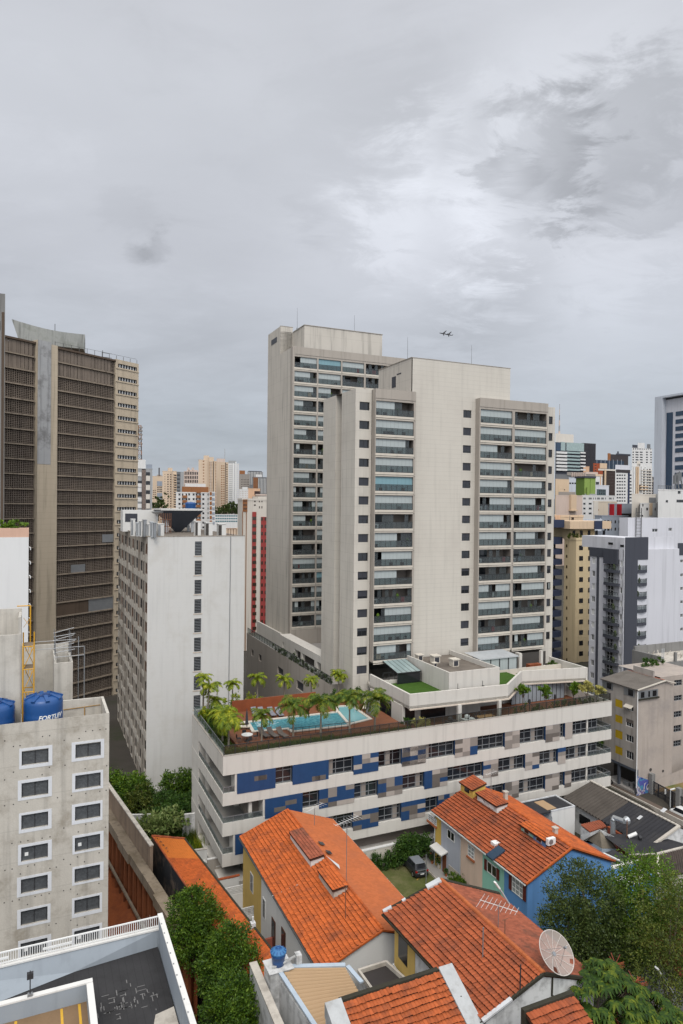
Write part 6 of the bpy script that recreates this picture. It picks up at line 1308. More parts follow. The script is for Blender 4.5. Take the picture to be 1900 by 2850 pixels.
# ---------------------------------------------------------------- the row house with coloured fronts
def row_house():
 bn=-19.0;bf=-2.6;ae,ze=23.46,5.45;ar,zr=28.93,7.74;aR=34.4;g0=-.9
 t=thing('row_house','row house with yellow, grey, pink, mint and blue fronts under one red tiled roof','house',ae,bn,g0);x=ae+.35
 cuts=[on_a(*qM(455,610),x)[1],on_a(*qM(320,500),x)[1],on_a(*qM(185,400),x)[1],on_a(*qM(62,320),x)[1]]
 segs=[(bn+.2,cuts[0],'f_blue',(.105,.25,.50)),(cuts[0],cuts[1],'f_mint',(.26,.52,.42)),(cuts[1],cuts[2],'f_pink',(.66,.50,.40)),(cuts[2],cuts[3],'f_grey',(.42,.44,.50)),(cuts[3],bf-.2,'f_yellow',(.62,.42,.10))]
 for b0,b1,n,c in segs: mat(n,c,.85,.08,.7,.12,.04);w=MB();w.box(x,x+.25,b0+.002,b1,g0-.3,ze+.12);part('wall',w,M_(n),t,label={'f_blue': 'blue painted front','f_mint': 'mint green front','f_pink': 'pale pink front','f_grey': 'pale grey front','f_yellow': 'yellow front'}[n])
 gb=MB();gb.add([(x+.001,bn+.2,g0-.3),(aR-.3,bn+.2,g0-.3),(aR-.3,bn+.2,ze+.1),(ar,bn+.2,zr-.1),(x+.001,bn+.2,ze+.1)],[(0,1,2,3,4)]);gb.add([(x+.26,bf-.2,g0),(aR-.3,bf-.2,g0),(aR-.3,bf-.2,ze+.1),(ar,bf-.2,zr-.1),(x+.26,bf-.2,ze+.1)],[(4,3,2,1,0)]);gb.add([(aR-.3,bn+.2,g0),(aR-.3,bf-.2,g0),(aR-.3,bf-.2,ze+.1),(aR-.3,bn+.2,ze+.1)],[(0,1,2,3)]);part('gable_wall',gb,M_('f_blue'),t)
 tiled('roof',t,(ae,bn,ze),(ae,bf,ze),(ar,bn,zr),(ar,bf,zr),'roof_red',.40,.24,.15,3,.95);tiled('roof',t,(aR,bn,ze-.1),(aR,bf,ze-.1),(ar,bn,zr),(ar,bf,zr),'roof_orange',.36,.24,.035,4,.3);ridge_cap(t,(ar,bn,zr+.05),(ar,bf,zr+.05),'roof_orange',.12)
 ve=MB();ve.bar((ae,bn-.02,ze+.04),(ar,bn-.02,zr+.06),.14,.16);ve.bar((ar,bn-.02,zr+.06),(aR,bn-.02,ze-.04),.14,.16);part('verge',ve,M_('roof_orange'),t);gu=MB();gu.bar((ae-.06,bn,ze-.08),(ae-.06,bf,ze-.08),.12,.1);part('gutter',gu,M_('frame_white'),t)
 def win(p0,p1,fm='frame_white',pm='dark_glass',nv=2,nh=(.33,.66),shut=None,sill=None):
  q0,q1=on_a(*p0,x),on_a(*p1,x);b0,b1=min(q0[1],q1[1]),max(q0[1],q1[1]);zz0,zz1=min(q0[2],q1[2]),max(q0[2],q1[2]);o=window(t,'v',x,b0,zz0,b1-b0,zz1-zz0,('win',fm,nv,nh,.07,pm),-.035)
  if shut:
   for s in (-.42,b1-b0+.02): m=MB();m.box(s,s+.40,-.08,-.02,.02,zz1-zz0);part('shutter',m,M_(shut),o,(0,0,0))
  if sill: m=MB();m.box(-.1,b1-b0+.1,-.16,-.0,-.22,-.02);part('sill',m,M_(sill),o,(0,0,0))
  return o
 mat('shutter_wine',(.10,.018,.014),.6,.15,2,0,.05);mat('sill_brick',(.36,.12,.05),.85,.1,2,0,.1);mat('panes_pale',(.30,.32,.33),.2,.25,3,0,.1)
 win(qC(600,200),qC(755,200),pm='panes_pale',nv=3,sill='sill_brick');
 def wz(bx0,bx1,z0,z1,**k):
  o=window(t,'v',x,bx0,z0,bx1-bx0,z1-z0,('win',k.get('fm','frame_white'),k.get('nv',2),k.get('nh',(.33,.66)),.07,k.get('pm','dark_glass')),-.035)
  if k.get('shut'):
   for s in (-.42,bx1-bx0+.02): m=MB();m.box(s,s+.40,-.08,-.02,.02,z1-z0);part('shutter',m,M_(k['shut']),o,(0,0,0))
  if k.get('sill'): m=MB();m.box(-.1,bx1-bx0+.1,-.16,-.0,-.22,-.02);part('sill',m,M_(k['sill']),o,(0,0,0))
 P=lambda q: on_a(*q,x)
 def rect(q,xa,xb,yt,yb,**k):      # the window's middle column fixes its heights
  m=((xa+xb)/2);t_=P(q(m,yt));b_=P(q(m,yb));a_=P(q(xa,(yt+yb)/2));c_=P(q(xb,(yt+yb)/2));wz(min(a_[1],c_[1]),max(a_[1],c_[1]),min(t_[2],b_[2]),max(t_[2],b_[2]),**k)
 rect(qC,950,1080,410,575,nv=2,nh=(),pm='pane_black');rect(qC,1325,1440,680,895,nv=2,nh=(.3,.6),pm='panes_pale',sill='sill_brick');rect(qC,540,655,560,740,nv=4,nh=(.5,),pm='panes_pale',sill='sill_brick');rect(qM,350,410,570,640,shut='shutter_wine',nv=2,nh=(),pm='pane_black');rect(qM,505,575,660,765,shut='shutter_wine',nv=3,nh=(.3,.6),pm='panes_pale')
 # door, porch roof, stone plinth, pipes
 p,q=P(qC(860,950)),P(qC(925,950));d=MB();d.box(x-.04,x-.002,q[1],p[1],g0+.2,g0+2.4);part('door',d,mat('door_red',(.16,.05,.02),.5,.15,2,0,.05),t);p,q=P(qC(745,720)),P(qC(955,800));d=MB();zz=g0+2.75;d.add([(x,q[1],zz+.25),(x,p[1],zz+.25),(x-.9,p[1],zz),(x-.9,q[1],zz),(x,q[1],zz+.12),(x,p[1],zz+.12),(x-.9,p[1],zz-.14),(x-.9,q[1],zz-.14)],[(0,1,2,3),(7,6,5,4),(3,2,6,7),(0,3,7,4),(1,5,6,2)]);part('porch_roof',d,M_('white_paint'),t)
 d=MB();d.box(x-.05,x-.002,P(qC(1160,1000))[1],P(qC(975,900))[1],g0,g0+1.7);part('plinth',d,mat('rubble',(.44,.40,.34),.9,.35,4,0,.25,dirt=(.2,.17,.13),dirt_amt=.7,dirt_scale=3),t)
 d=MB();b_=cuts[2];d.tube((x-.07,b_,g0),(x-.07,b_,ze),.05,6);d.tube((x-.07,bf-.35,g0),(x-.07,bf-.35,ze),.06,6);part('downpipe',d,M_('metal_light'),t)
 # dormers on the left slope
 k=(zr-ze)/(ar-ae);sl=lambda a: ze+k*(a-ae)
 def dorm(xa,ya,xb,yb,depth,hf,m,rm,nw,wm,seed,m2=None):
  p,q=slope_hit(*qM(xa,ya),ae,ze,ar,zr),slope_hit(*qM(xb,yb),ae,ze,ar,zr);b0,b1=q[1],p[1];af=(p[0]+q[0])/2;a2=min(af+depth,ar-.05);z0=sl(af)-.1;zt=sl(af)+hf;zk=max(sl(a2)+.05,zt+.12);b=MB()
  b.add([(af,b0,z0),(af,b1,z0),(af,b1,zt),(af,b0,zt),(a2,b0,sl(a2)-.1),(a2,b1,sl(a2)-.1),(a2,b1,zk),(a2,b0,zk)],[(0,3,2,1),(0,4,7,3),(1,2,6,5),(3,7,6,2)]);do=part('dormer',b,M_(m),t);ly=b1-b0
  if m2: s=MB();s.box(af-.03,a2-.3,b0-.03,b0+ly*.48,z0,zt-.02);part('dormer',s,M_(m2),t)
  for i in range(nw): y=b0+ly*(i+.28)/nw;s=MB();s.box(af-.06,af-.031,y,y+ly*.46/nw,zt-hf*.72,zt-hf*.18);wo=part('window',s,M_('frame_white'),do);g=MB();g.box(af-.075,af-.0605,y+.07,y+ly*.46/nw-.07,zt-hf*.68,zt-hf*.22);part('pane',g,M_(wm),wo)
  tiled('dormer_roof',t,(af-.22,b0-.12,zt),(af-.22,b1+.12,zt),(a2,b0-.12,zk+.03),(a2,b1+.12,zk+.03),rm,.34,.24,.07,seed);return af,b0,b1,zt
 dorm(288,178,408,262,1.5,.95,'white_paint','roof_red',2,'frame_white',21);af,b0,b1,zt=dorm(560,368,712,470,1.2,.75,'f_mint','roof_orange',2,'pane_black',22,'f_blue');
 # yellow hipped dormer at the far end of the ridge
 p=slope_hit(*qM(150,95),ae,ze,ar,zr);af=p[0];b1=bf-.1;b0=b1-2.4;z0=sl(af)-.1;zt=sl(af)+1.1;d=MB();d.add([(af,b0,z0),(af,b1,z0),(af,b1,zt),(af,b0,zt),(af+1.7,b0,sl(af)),(af+1.7,b1,sl(af)),(af+1.7,b1,zt+.45),(af+1.7,b0,zt+.45)],[(0,3,2,1),(0,4,7,3),(1,2,6,5),(4,5,6,7)]);do=part('dormer',d,M_('f_yellow'),t);g=MB();g.box(af-.04,af-.003,b0+.7,b0+1.6,zt-.72,zt-.15);part('window',g,M_('pane_black'),do);tiled('dormer_roof',t,(af-.2,b0-.1,zt+.0),(af-.2,b1+.1,zt+.0),(af+1.8,b0-.1,zt+.5),(af+1.8,b1+.1,zt+.5),'roof_red',.34,.24,.07,23)
 # skylight panel, chimney boxes, cables
 p=slope_hit(*qM(400,503),ae,ze+.2,ar,zr+.2);s=MB();hx,hy=.75,.55;s.add([(p[0]-hx,p[1]-hy,p[2]-k*hx+.10),(p[0]+hx,p[1]-hy,p[2]+k*hx+.10),(p[0]+hx,p[1]+hy,p[2]+k*hx+.10),(p[0]-hx,p[1]+hy,p[2]-k*hx+.10)]+[(p[0]-hx,p[1]-hy,p[2]-k*hx-.05),(p[0]+hx,p[1]-hy,p[2]+k*hx-.05),(p[0]+hx,p[1]+hy,p[2]+k*hx-.05),(p[0]-hx,p[1]+hy,p[2]-k*hx-.05)],[(0,1,2,3),(0,4,5,1),(3,2,6,7),(0,3,7,4)]);part('solar_panel',s,M_('blue_glass'),t)
 p=slope_hit(*qM(403,440),ae,ze+.05,ar,zr+.05);s=MB();s.box(p[0]-.4,p[0]+.3,p[1]-.35,p[1]+.35,p[2]-.3,p[2]+.14);part('water_heater',s,M_('frame_white'),t)
 for (px,py,h) in ((462,165,.8),(772,380,.55)): p=slope_hit(*qM(px,py),aR,ze,ar,zr);s=MB();s.box(p[0]-.2,p[0]+.2,p[1]-.2,p[1]+.2,p[2]-.3,p[2]+h);s.box(p[0]-.27,p[0]+.27,p[1]-.27,p[1]+.27,p[2]+h,p[2]+h+.1);part('chimney',s,M_('mortar'),t)
 p=slope_hit(*qM(745,425),ae,ze+.6,ar,zr+.6);ac=thing('air_conditioner','white air conditioner unit fixed on the blue dormer of the red roof','air conditioner',p[0],p[1],p[2]-.35);s=MB();s.box(-.45,.45,-.18,.18,0,.62);part('casing',s,M_('frame_white'),ac,(0,0,0));s=MB();s.tube((-.12,-.181,.31),(-.12,-.20,.31),.25,16);s.tube((-.12,-.201,.31),(-.12,-.21,.31),.07,10,mi=0);part('fan_grille',s,M_('metal_grey'),ac,(0,0,0))
 p=slope_hit(*qM(312,170),ae,ze,ar,zr);antenna('tv_antenna','thin antenna near the top of the red roof, in front of the patterned windows',p[0]+1.3,p[1],zr-.6,3.0,1.8,.2,7,'wire_white')
 return t
row_house()

# ---------------------------------------------------------------- near house with the satellite dish
def near_house():
 bn=-36.3;A_=on_b(*qM(700,1255),bn);L_=on_b(*qM(320,1550),bn);ar,zr=A_[0],A_[2];ae,ze=L_[0],L_[2];aR=2*ar-ae;bf=-24.9;bfl=-23.9
 t=thing('house','near house with an old red tiled roof, white gable and black mould stains','house',ae,bn,2.0)
 w=MB();i=.3;w.add([(ae+i,bn+.1,1.5),(aR-i,bn+.1,1.5),(aR-i,bn+.1,ze+.1),(ar,bn+.1,zr-.1),(ae+i,bn+.1,ze+.1),(ae+i,bf-.3,1.5),(aR-i,bf-.3,1.5),(aR-i,bf-.3,ze),(ar,bf-.3,zr-.2),(ae+i,bf-.3,ze-.6)],[(0,1,2,3,4),(9,8,7,6,5),(4,9,5,0),(1,6,7,2)])
 part('wall',w,mat('white_stained',(.62,.62,.61),.85,.08,.6,.25,.05,dirt=(.10,.10,.09),dirt_amt=.55,dirt_scale=.8),t);ye=MB();ye.box(ae+i-.04,ae+i-.004,bf-3.2,bf-.3,1.5,ze-.75);part('wall',ye,M_('yellow_wall'),t,label='yellowish side wall')
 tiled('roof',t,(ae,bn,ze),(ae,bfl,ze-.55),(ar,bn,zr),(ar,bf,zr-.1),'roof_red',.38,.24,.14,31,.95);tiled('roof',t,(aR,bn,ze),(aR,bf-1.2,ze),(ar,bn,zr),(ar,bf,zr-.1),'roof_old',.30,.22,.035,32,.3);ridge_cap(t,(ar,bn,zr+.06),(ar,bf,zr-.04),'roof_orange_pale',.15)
 mo=MB();mo.bar((ae,bn-.03,ze-.0),(ar,bn-.03,zr+.02),.16,.18);mo.bar((ar,bn-.03,zr+.02),(aR,bn-.03,ze),.16,.16);part('verge',mo,M_('moss'),t);fl=MB();fl.bar((ae-.05,bn-.05,ze+.07),(ae+(ar-ae)*.45,bn-.05,zr*.45+ze*.55+.07),.26,.12);
 part('flashing',fl,M_('flashing'),t);E0,E1=Vector((ar,bf,zr+.02)),Vector((ae,bfl,ze-.42));el=lambda u: E0.lerp(E1,u)
 for u0,u1,wd in ((.02,.26,.5),(.62,.68,.2),(.86,1.0,.3)): fl=MB();fl.bar(el(u0),el(u1),wd,.16);part('flashing',fl,M_('flashing'),t)
 dk=MB();dk.bar((ar,bf+.05,zr-.05),(aR+.1,bf-1.15,ze+.05),.3,.12);dk.bar(el(.0)-Vector((0,-.05,.12)),el(1.0)-Vector((0,-.05,.12)),.22,.2);dk.bar((ae-.1,bn,ze-.08),(ae-.1,bfl,ze-.62),.14,.1);part('gutter',dk,M_('moss'),t)
 win=MB();win.box(ae+i-.06,ae+i-.041,bf-2.2,bf-.9,ze-2.7,ze-.85);part('window',win,M_('pane_black'),t)
 cr=MB();
 for j in range(5): z=zr-.5-1.1*j;cr.tube((ar+.75+.06*(j % 2),bn+.06,z),(ar+.72-.04*(j % 3),bn+.06,z-1.1),.06,5)
 part('wall_crack',cr,M_('moss'),t)
 for (px,py,h,m) in ((320,1150,1.9,'metal_grey'),(553,1365,1.6,'frame_dark')): p=slope_hit(*qM(px,py),ae,ze,ar,zr);s=MB();s.tube((p[0],p[1],p[2]-.1),(p[0]+.02,p[1],p[2]+h),.045,6);part('vent_pipe',s,M_(m),t)
 # old yagi on the right slope
 p=slope_hit(*qM(417,965),aR,ze,ar,zr);antenna('tv_antenna','big slack yagi antenna lying over the ridge of the near red roof',p[0],p[1],p[2],1.5,2.6,2.2,9,'wire_white',wide=1.8);p=slope_hit(*qM(458,1022),aR,ze,ar,zr);mb=MB();mb.tube((p[0],p[1],p[2]),(p[0],p[1],p[2]+1.1),.03,6);mb.tube((p[0]-.2,p[1],p[2]+1.1),(p[0]+.25,p[1],p[2]+1.15),.02,5);part('vent_pipe',mb,M_('rust'),t)
 # satellite dish: mesh petals, ribs, ring, hub and feed
 d=thing('satellite_dish','large perforated satellite dish with broken petals at the corner of the near house','satellite dish',ar+1.25,bn+.55,zr-.6);R=1.25;foc=1.25;ctr=Vector((0,0,1.15));tow=-ray(*qM(798,1170));aim=Vector((float(tow[:2]@_uu),float(tow[:2]@_vv),float(tow[2]))).normalized();aim=(aim+Vector((.80,-.36,.50))).normalized()
 q=aim.to_track_quat('Z','Y').to_matrix();X=lambda r,th: ctr+q@Vector((r*math.cos(th),r*math.sin(th),r*r/(4*foc)))
 m=bpy.data.materials.new('dish_mesh');m.use_nodes=True;bq=m.node_tree.nodes['Principled BSDF'];bq.inputs['Base Color'].default_value=(.37,.31,.275,1);bq.inputs['Roughness'].default_value=.6;tr=m.node_tree.nodes.new('ShaderNodeBsdfTransparent');mx=m.node_tree.nodes.new('ShaderNodeMixShader');mx.inputs[0].default_value=.72;o_=[n for n in m.node_tree.nodes if n.type == 'OUTPUT_MATERIAL'][0];m.node_tree.links.new(tr.outputs[0],mx.inputs[1]);m.node_tree.links.new(bq.outputs[0],mx.inputs[2]);m.node_tree.links.new(mx.outputs[0],o_.inputs[0]);MATS['dish_mesh']=m
 for k in range(12):
  pe=MB();n=5
  for i_ in range(n):
   for j in range(4):
    if (k,i_) in ((7,4),(7,3),(10,4)) and j in (1,2): continue
    r0,r1=R*(.12+.88*i_/n),R*(.12+.88*(i_+1)/n);t0,t1=2*PI*(k+j/4)/12,2*PI*(k+(j+1)/4)/12;pe.face([X(r0,t0),X(r1,t0),X(r1,t1),X(r0,t1)])
  part('petal',pe,m,d,(0,0,0));rb=MB()
  for i_ in range(6): r0,r1=R*i_/6,R*(i_+1)/6;th=2*PI*k/12;rb.tube(X(r0,th)+aim*.02,X(r1,th)+aim*.02,.018,5)
  part('rib',rb,mat('dish_frame',(.52,.47,.43),.6,.12,2,0,.05),d,(0,0,0))
 rg=MB()
 for k in range(36): rg.tube(X(R,2*PI*k/36),X(R,2*PI*(k+1)/36),.028,5)
 part('rim',rg,M_('dish_frame'),d,(0,0,0));hb=MB();hb.tube(ctr-aim*.1,ctr+aim*.08,.13,12);part('hub',hb,M_('metal_grey'),d,(0,0,0));fd=MB()
 for k in range(3): fd.tube(X(R*.55,2*PI*k/3+.4),ctr+aim*foc*.92,.012,5)
 fd.tube(ctr+aim*foc*.85,ctr+aim*foc*1.0,.07,8);part('feed',fd,M_('metal_grey'),d,(0,0,0));ml=MB();ml.tube((0,0,-1.2),ctr-aim*.1,.06,8);part('mount_pole',ml,M_('metal_grey'),d,(0,0,0))
 return dict(ae=ae,ze=ze,ar=ar,zr=zr,aR=aR,bn=bn)
NH=near_house()
def front_house():
 b=-33.2;p,q=on_b(*qK(780,1432),b),on_b(*qK(1395,1252),b);z=(p[2]+q[2])/2;a0,a1=p[0],q[0];sl=math.tan(rad(24));b2=-41;z2=z-(b-b2)*sl;t=thing('house','front house cut by the bottom edge, with orange tile courses between two broad cement strips','house',a0,b2,2)
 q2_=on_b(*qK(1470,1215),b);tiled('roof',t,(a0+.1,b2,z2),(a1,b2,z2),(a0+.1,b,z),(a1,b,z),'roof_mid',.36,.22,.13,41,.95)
 f=MB()
 for (x0,x1) in ((a1+.02,a1+1.0),(a0-.95,a0+.08)): f.prism([(x0,b2),(x1,b2),(x1,b+.15),(x0,b+.15)],[z2-.6]*2+[z-.6]*2,[z2+.13]*2+[z+.22]*2)
 part('verge_cap',f,mat('cement',(.42,.43,.43),.85,.12,1,.1,.08,dirt=(.24,.23,.21),dirt_amt=.5,dirt_scale=1.2),t);m=MB();m.prism([(a0,b+.05),(a1,b+.05),(a1,b+.35),(a0,b+.35)],2,z+.12);part('wall',m,M_('moss'),t,label='mould-blackened parapet wall');w=MB();w.prism([(a0-.93,b2),(a1+.98,b2),(a1+.98,b+.04),(a0-.93,b+.04)],2,[z2-.61,z2-.61,z-.61,z-.61]);part('wall',w,M_('white_stained'),t)
 sd=MB();sd.face([(a1+.99,b2,2),(a1+.99,b+.1,2),(a1+.99,b+.1,z-.1),(a1+.99,b2,z2-.1)]);part('wall',sd,M_('white_stained'),t);bl=MB();bl.tube((a1+.5,b-1.6,z-1.6*sl+.10),(a1+.5,b-1.6,z-1.6*sl+.155),.045,8);bl.tube((a1+.55,b-3.4,z-3.4*sl+.10),(a1+.55,b-3.4,z-3.4*sl+.155),.045,8);part('drain_hole',bl,M_('moss'),t)
 # tiles past the right-hand strip, and the porch roof below the dish
 p=on_b(*qP(200,850),-40.0);t2=thing('porch_roof','small red tiled porch roof below the satellite dish, half under the umbrella tree','roof',p[0],-45,3);q=on_b(*qP(545,735),-40.0)
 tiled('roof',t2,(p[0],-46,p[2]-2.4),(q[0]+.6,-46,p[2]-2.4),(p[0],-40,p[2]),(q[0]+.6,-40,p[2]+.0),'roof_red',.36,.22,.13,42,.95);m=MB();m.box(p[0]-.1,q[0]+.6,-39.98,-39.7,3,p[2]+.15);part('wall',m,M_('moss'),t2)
front_house()

# ---------------------------------------------------------------- long low house along the pit, yard walls
def low_house():
 zl,zh=4.1,5.3
 f0,f1=at_z(*qJ(948,395),zl),at_z(*qJ(1150,412),zh);n0=at_z(*qJ(1190,750),zl);n1=at_z(*qJ(1568,945),zh)
 d0=(np.array(n0)-np.array(f0));d1=(np.array(n1)-np.array(f1));g0=np.array(f0)+d0*2.15;g1=np.array(f1)+d1*1.36
 t=thing('low_house','long low house with a smooth bright orange tiled roof beside the excavation','house',g0[0],g0[1],-.9)
 mid0=np.array(f0)+d0*.42;mid1=np.array(f1)+d1*.28
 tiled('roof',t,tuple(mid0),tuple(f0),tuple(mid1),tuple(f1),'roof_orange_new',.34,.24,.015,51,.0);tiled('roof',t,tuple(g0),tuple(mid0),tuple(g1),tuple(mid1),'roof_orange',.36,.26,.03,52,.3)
 w=MB();P=[f0,f1,tuple(g1),tuple(g0)];w.prism([(p[0],p[1]) for p in P][::-1],-.95,[p[2]-.22 for p in P][::-1]);part('wall',w,M_('white_stained'),t);bk=MB();u=Vector((d0[0],d0[1],0)).normalized();nn=Vector((u.y,-u.x,0))
 if nn.x > 0: nn=-nn
 a_,b_=Vector((f0[0],f0[1],0))+nn*.06,Vector((g0[0],g0[1],0))+nn*.06;bk.face([(a_.x,a_.y,-5.4),(b_.x,b_.y,-5.4),(b_.x,b_.y,zl-.05),(a_.x,a_.y,zl-.05)]);part('side_wall',bk,mat('tarred',(.018,.020,.024),.9,.4,.8,0,.2,dirt=(.30,.22,.16),dirt_amt=.55,dirt_scale=.33),t,label='black tarred side wall flaking to plaster')
 ri=ridge_cap(t,f0,f1,'roof_red',.12);ridge_cap(t,(f0[0],f0[1],zl),(g0[0],g0[1],zl),'roof_red',.09);gu=MB();gu.bar(f1,tuple(g1),.16,.12);part('gutter',gu,M_('moss'),t)
 ch=MB();p=np.array(f1)+d1*1.02;ch.box(p[0]-.25,p[0]+.15,p[1]-.2,p[1]+.2,p[2]-.3,p[2]+.35);ch.tube((p[0]-.05,p[1],p[2]+.35),(p[0]-.05,p[1],p[2]+.8),.08,8);part('chimney',ch,M_('white_stained'),t)
 ro=MB()
 for i in range(14):
  s=i/13;c=np.array(f0)+d0*(.05+.30*s)+np.array([.35+.1*math.sin(i*2.1),0,.22]);ro.tube((c[0],c[1],c[2]),(c[0]+.2*math.cos(i*1.7),c[1]+.25*math.sin(i*2.3),c[2]+.1),.03,4)
 part('dry_vine',ro,M_('rust'),t);return t
mat('roof_orange_new',(.58,.17,.030),.75,.06,.4,0,.05,island=.06)
low_house()
def poly_thing(name,label,cat,pts,z0,z1,m,mt=None,cap=None):
 a,b=pts[0];t=thing(name,label,cat,a,b,z0 if not hasattr(z0,'__len__') else min(z0));mb=MB();mb.prism(pts,z0,z1);part('wall',mb,M_(m),t)
 return t
def wall_run(name,label,pts,z0,z1,th,m,cap='mortar',ch=.08,cat='wall'):
 """a wall along a line of points, with its coping"""
 t=thing(name,label,cat,pts[0][0],pts[0][1],z0);w=MB();c=MB();z1=z1 if hasattr(z1,'__len__') else [z1]*len(pts)
 for i in range(len(pts)-1):
  p,q=Vector((*pts[i][:2],0)),Vector((*pts[i+1][:2],0));d=(q-p).normalized();n=Vector((-d.y,d.x,0))*th/2;d=d*(.0 if i else 0);e=n*1.25
  w.prism([tuple((p-n)[:2]),tuple((q-n)[:2]),tuple((q+n)[:2]),tuple((p+n)[:2])],z0+.002*i,[z1[i],z1[i+1],z1[i+1],z1[i]]);c.prism([tuple((p-e)[:2]),tuple((q-e)[:2]),tuple((q+e)[:2]),tuple((p+e)[:2])],[z1[i]+.001,z1[i+1]+.001,z1[i+1]+.001,z1[i]+.001],[z1[i]+ch,z1[i+1]+ch,z1[i+1]+ch,z1[i]+ch])
 part('wall',w,M_(m),t)
 if cap: part('coping',c,M_(cap),t)
 return t
# ---------------------------------------------------------------- yards between the houses
def AZ(q,x,y,z): return at_z(*q(x,y),z)
wl=CH['ae']+.33
for i,(x0,y0,x1,y1,z,m,lab) in enumerate(((15,668,235,632,1.9,'white_paint','white yard wall with a red tile coping, farthest of the three by the long house'),(60,722,278,682,1.7,'white_paint','white yard wall topped with open lattice blocks, next after the tile-capped wall'),(155,850,345,815,1.6,'white_stained','dirty white yard wall with lattice blocks, nearest to the blue tank'))):
 p,q=AZ(qK,x0,y0,z),AZ(qK,x1,y1,z);b=(p[1]+q[1])/2;t=thing('yard_wall',lab,'wall',-2.6,b,-.9);w=MB();zt=z if i == 0 else z-.75;w.box(-2.6,wl,b,b+.16,-1,zt);part('wall',w,M_(m),t)
 if i == 0: ridge_cap(t,(-2.7,b+.08,zt+.05),(wl,b+.08,zt+.05),'roof_red',.13)
 else:
  lt=MB();n=26
  for k in range(n+1): x=-2.6+(wl+2.6)*k/n;lt.box(x-.03,x+.03,b+.03,b+.13,zt,z)
  for k in range(6): zz=zt+.75*k/5;lt.box(-2.6,wl,b+.02,b+.14,zz-.025,zz+.025)
  part('lattice',lt,M_(m),t)
p,q=AZ(qK,310,1045,1.9),AZ(qK,468,1000,1.9);b=(p[1]+q[1])/2;t=thing('yard_wall','brick red painted yard wall beside the small blue tank','wall',-1.5,b,-.9);w=MB();w.box(-1.6,wl,b,b+.2,-1,1.9);part('wall',w,mat('red_wall',(.33,.10,.065),.85,.12,.6,.2,.05),t)
yf=MB();yf.face([(-2.6,-23,-.85),(wl,-23,-.85),(wl,-2.4,-.85),(-2.6,-2.4,-.85)]);o=part('yard_paving',yf,M_('paving'),off=(0,0,0));o.location=cw(0,0);o.rotation_euler=(0,0,GR);o['kind']='structure'
# stair block in the yard
s=MB();
for k in range(6): s.box(-.2,1.0,-16.2+.28*k,-15.92+.28*k,-.9,-.6+.32*k)
solo('yard_stair',s,M_('white_stained'),'stained concrete steps climbing to the brown door of the long house','stairs',-.2,-16.2,-.9)
tree('shrub','small green shrub growing in the white lattice yard',*AZ(qK,280,800,.2)[:2],-.8,lumps(5,.7,.7,.7,.5,.9),700,.2,.1,'leaf_mid',.04)
tree('shrub','weedy yellowish plant at the foot of the yard steps',*AZ(qK,325,1000,0)[:2],-.8,lumps(4,.45,.45,.5,.5,.6),350,.2,.08,'leaf_olive',.03)
# tan corrugated roof shed
def corrugated(name,t,pts,m,pitch=.22,amp=.035,along=0):
 """a sheet bent into waves; pts are the four corners in order, waves run from pts[0] to pts[3]"""
 p0,p1,p2,p3=[np.array(p,float) for p in pts];n=max(6,int(np.linalg.norm(p1-p0)/pitch)*6);V=[]
 for i in range(n+1):
  u=i/n;h=amp*(abs(math.sin(i*PI/6))*1.6-.8);a=p0+(p1-p0)*u;b=p3+(p2-p3)*u;V += [(a[0],a[1],a[2]+h),(b[0],b[1],b[2]+h)]
 mb=MB();mb.add(V,[(2*i,2*i+2,2*i+3,2*i+1) for i in range(n)]);mb.add([(v[0],v[1],v[2]-.12) for v in (p0,p1,p2,p3)],[(0,1,2,3)]);return part(name,mb,M_(m),t)
mat('tan_sheet',(.40,.27,.155),.7,.08,.6,.0,.05);mat('asbestos',(.085,.073,.062),.9,.2,.7,0,.15,dirt=(.05,.042,.035),dirt_amt=.6,dirt_scale=.5);mat('dark_sheet',(.030,.030,.034),.85,.2,.7,0,.15,dirt=(.07,.065,.06),dirt_amt=.35,dirt_scale=.6);mat('brown_sheet',(.062,.048,.040),.9,.2,.7,0,.15,dirt=(.03,.024,.02),dirt_amt=.6,dirt_scale=.6)
z=7.7;c=[AZ(qK,405,1218,z),AZ(qK,805,1215,z),AZ(qK,890,1310,z-.1),AZ(qK,885,1390,z-.2),AZ(qK,690,1580,z-.3)]
t=thing('shed','shed with a tan corrugated roof and bluish metal edge before the long house','shed',c[0][0],c[4][1],0)
e0=np.array(c[0]);e1=np.array(c[4]);far=[c[0],c[1]];r3=(c[3][0],c[3][1]-2.2,z-.35)
corrugated('roof',t,[e0,(c[4][0]-.4,c[4][1]-1.8,z-.35),(c[3][0]+.1,c[3][1]-2.6,z-.35),c[1]],'tan_sheet',.38,.10)
tb=MB();tb.bar((c[0][0]-.3,c[0][1]+.15,z+.06),(c[1][0]+.1,c[1][1]+.15,z+.06),.35,.1);tb.bar((c[1][0]+.2,c[1][1],z+.05),(c[2][0]+.15,c[2][1]-.2,z+.0),.3,.1);tb.bar((c[0][0]-.25,c[0][1],z+.08),(c[4][0]-.55,c[4][1]-1.8,z-.2),.30,.12);part('flashing',tb,M_('tin_blue'),t);w=MB();w.prism([(c[0][0]-.3,c[0][1]),(c[4][0]-.6,c[4][1]-1.8),(c[3][0],c[3][1]-2.6),(c[1][0],c[1][1])],0,z-.5);part('wall',w,M_('white_stained'),t)
pl=MB();q=AZ(qK,515,1170,z+.3);pl.box(q[0]-.2,q[0]+.2,q[1]-.2,q[1]+.3,z-.2,z+.75);pl.bar((q[0]-1.9,q[1]+.1,z+.2),(q[0],q[1]+.05,z+.65),.16,.1);part('parapet_stub',pl,M_('white_stained'),t)
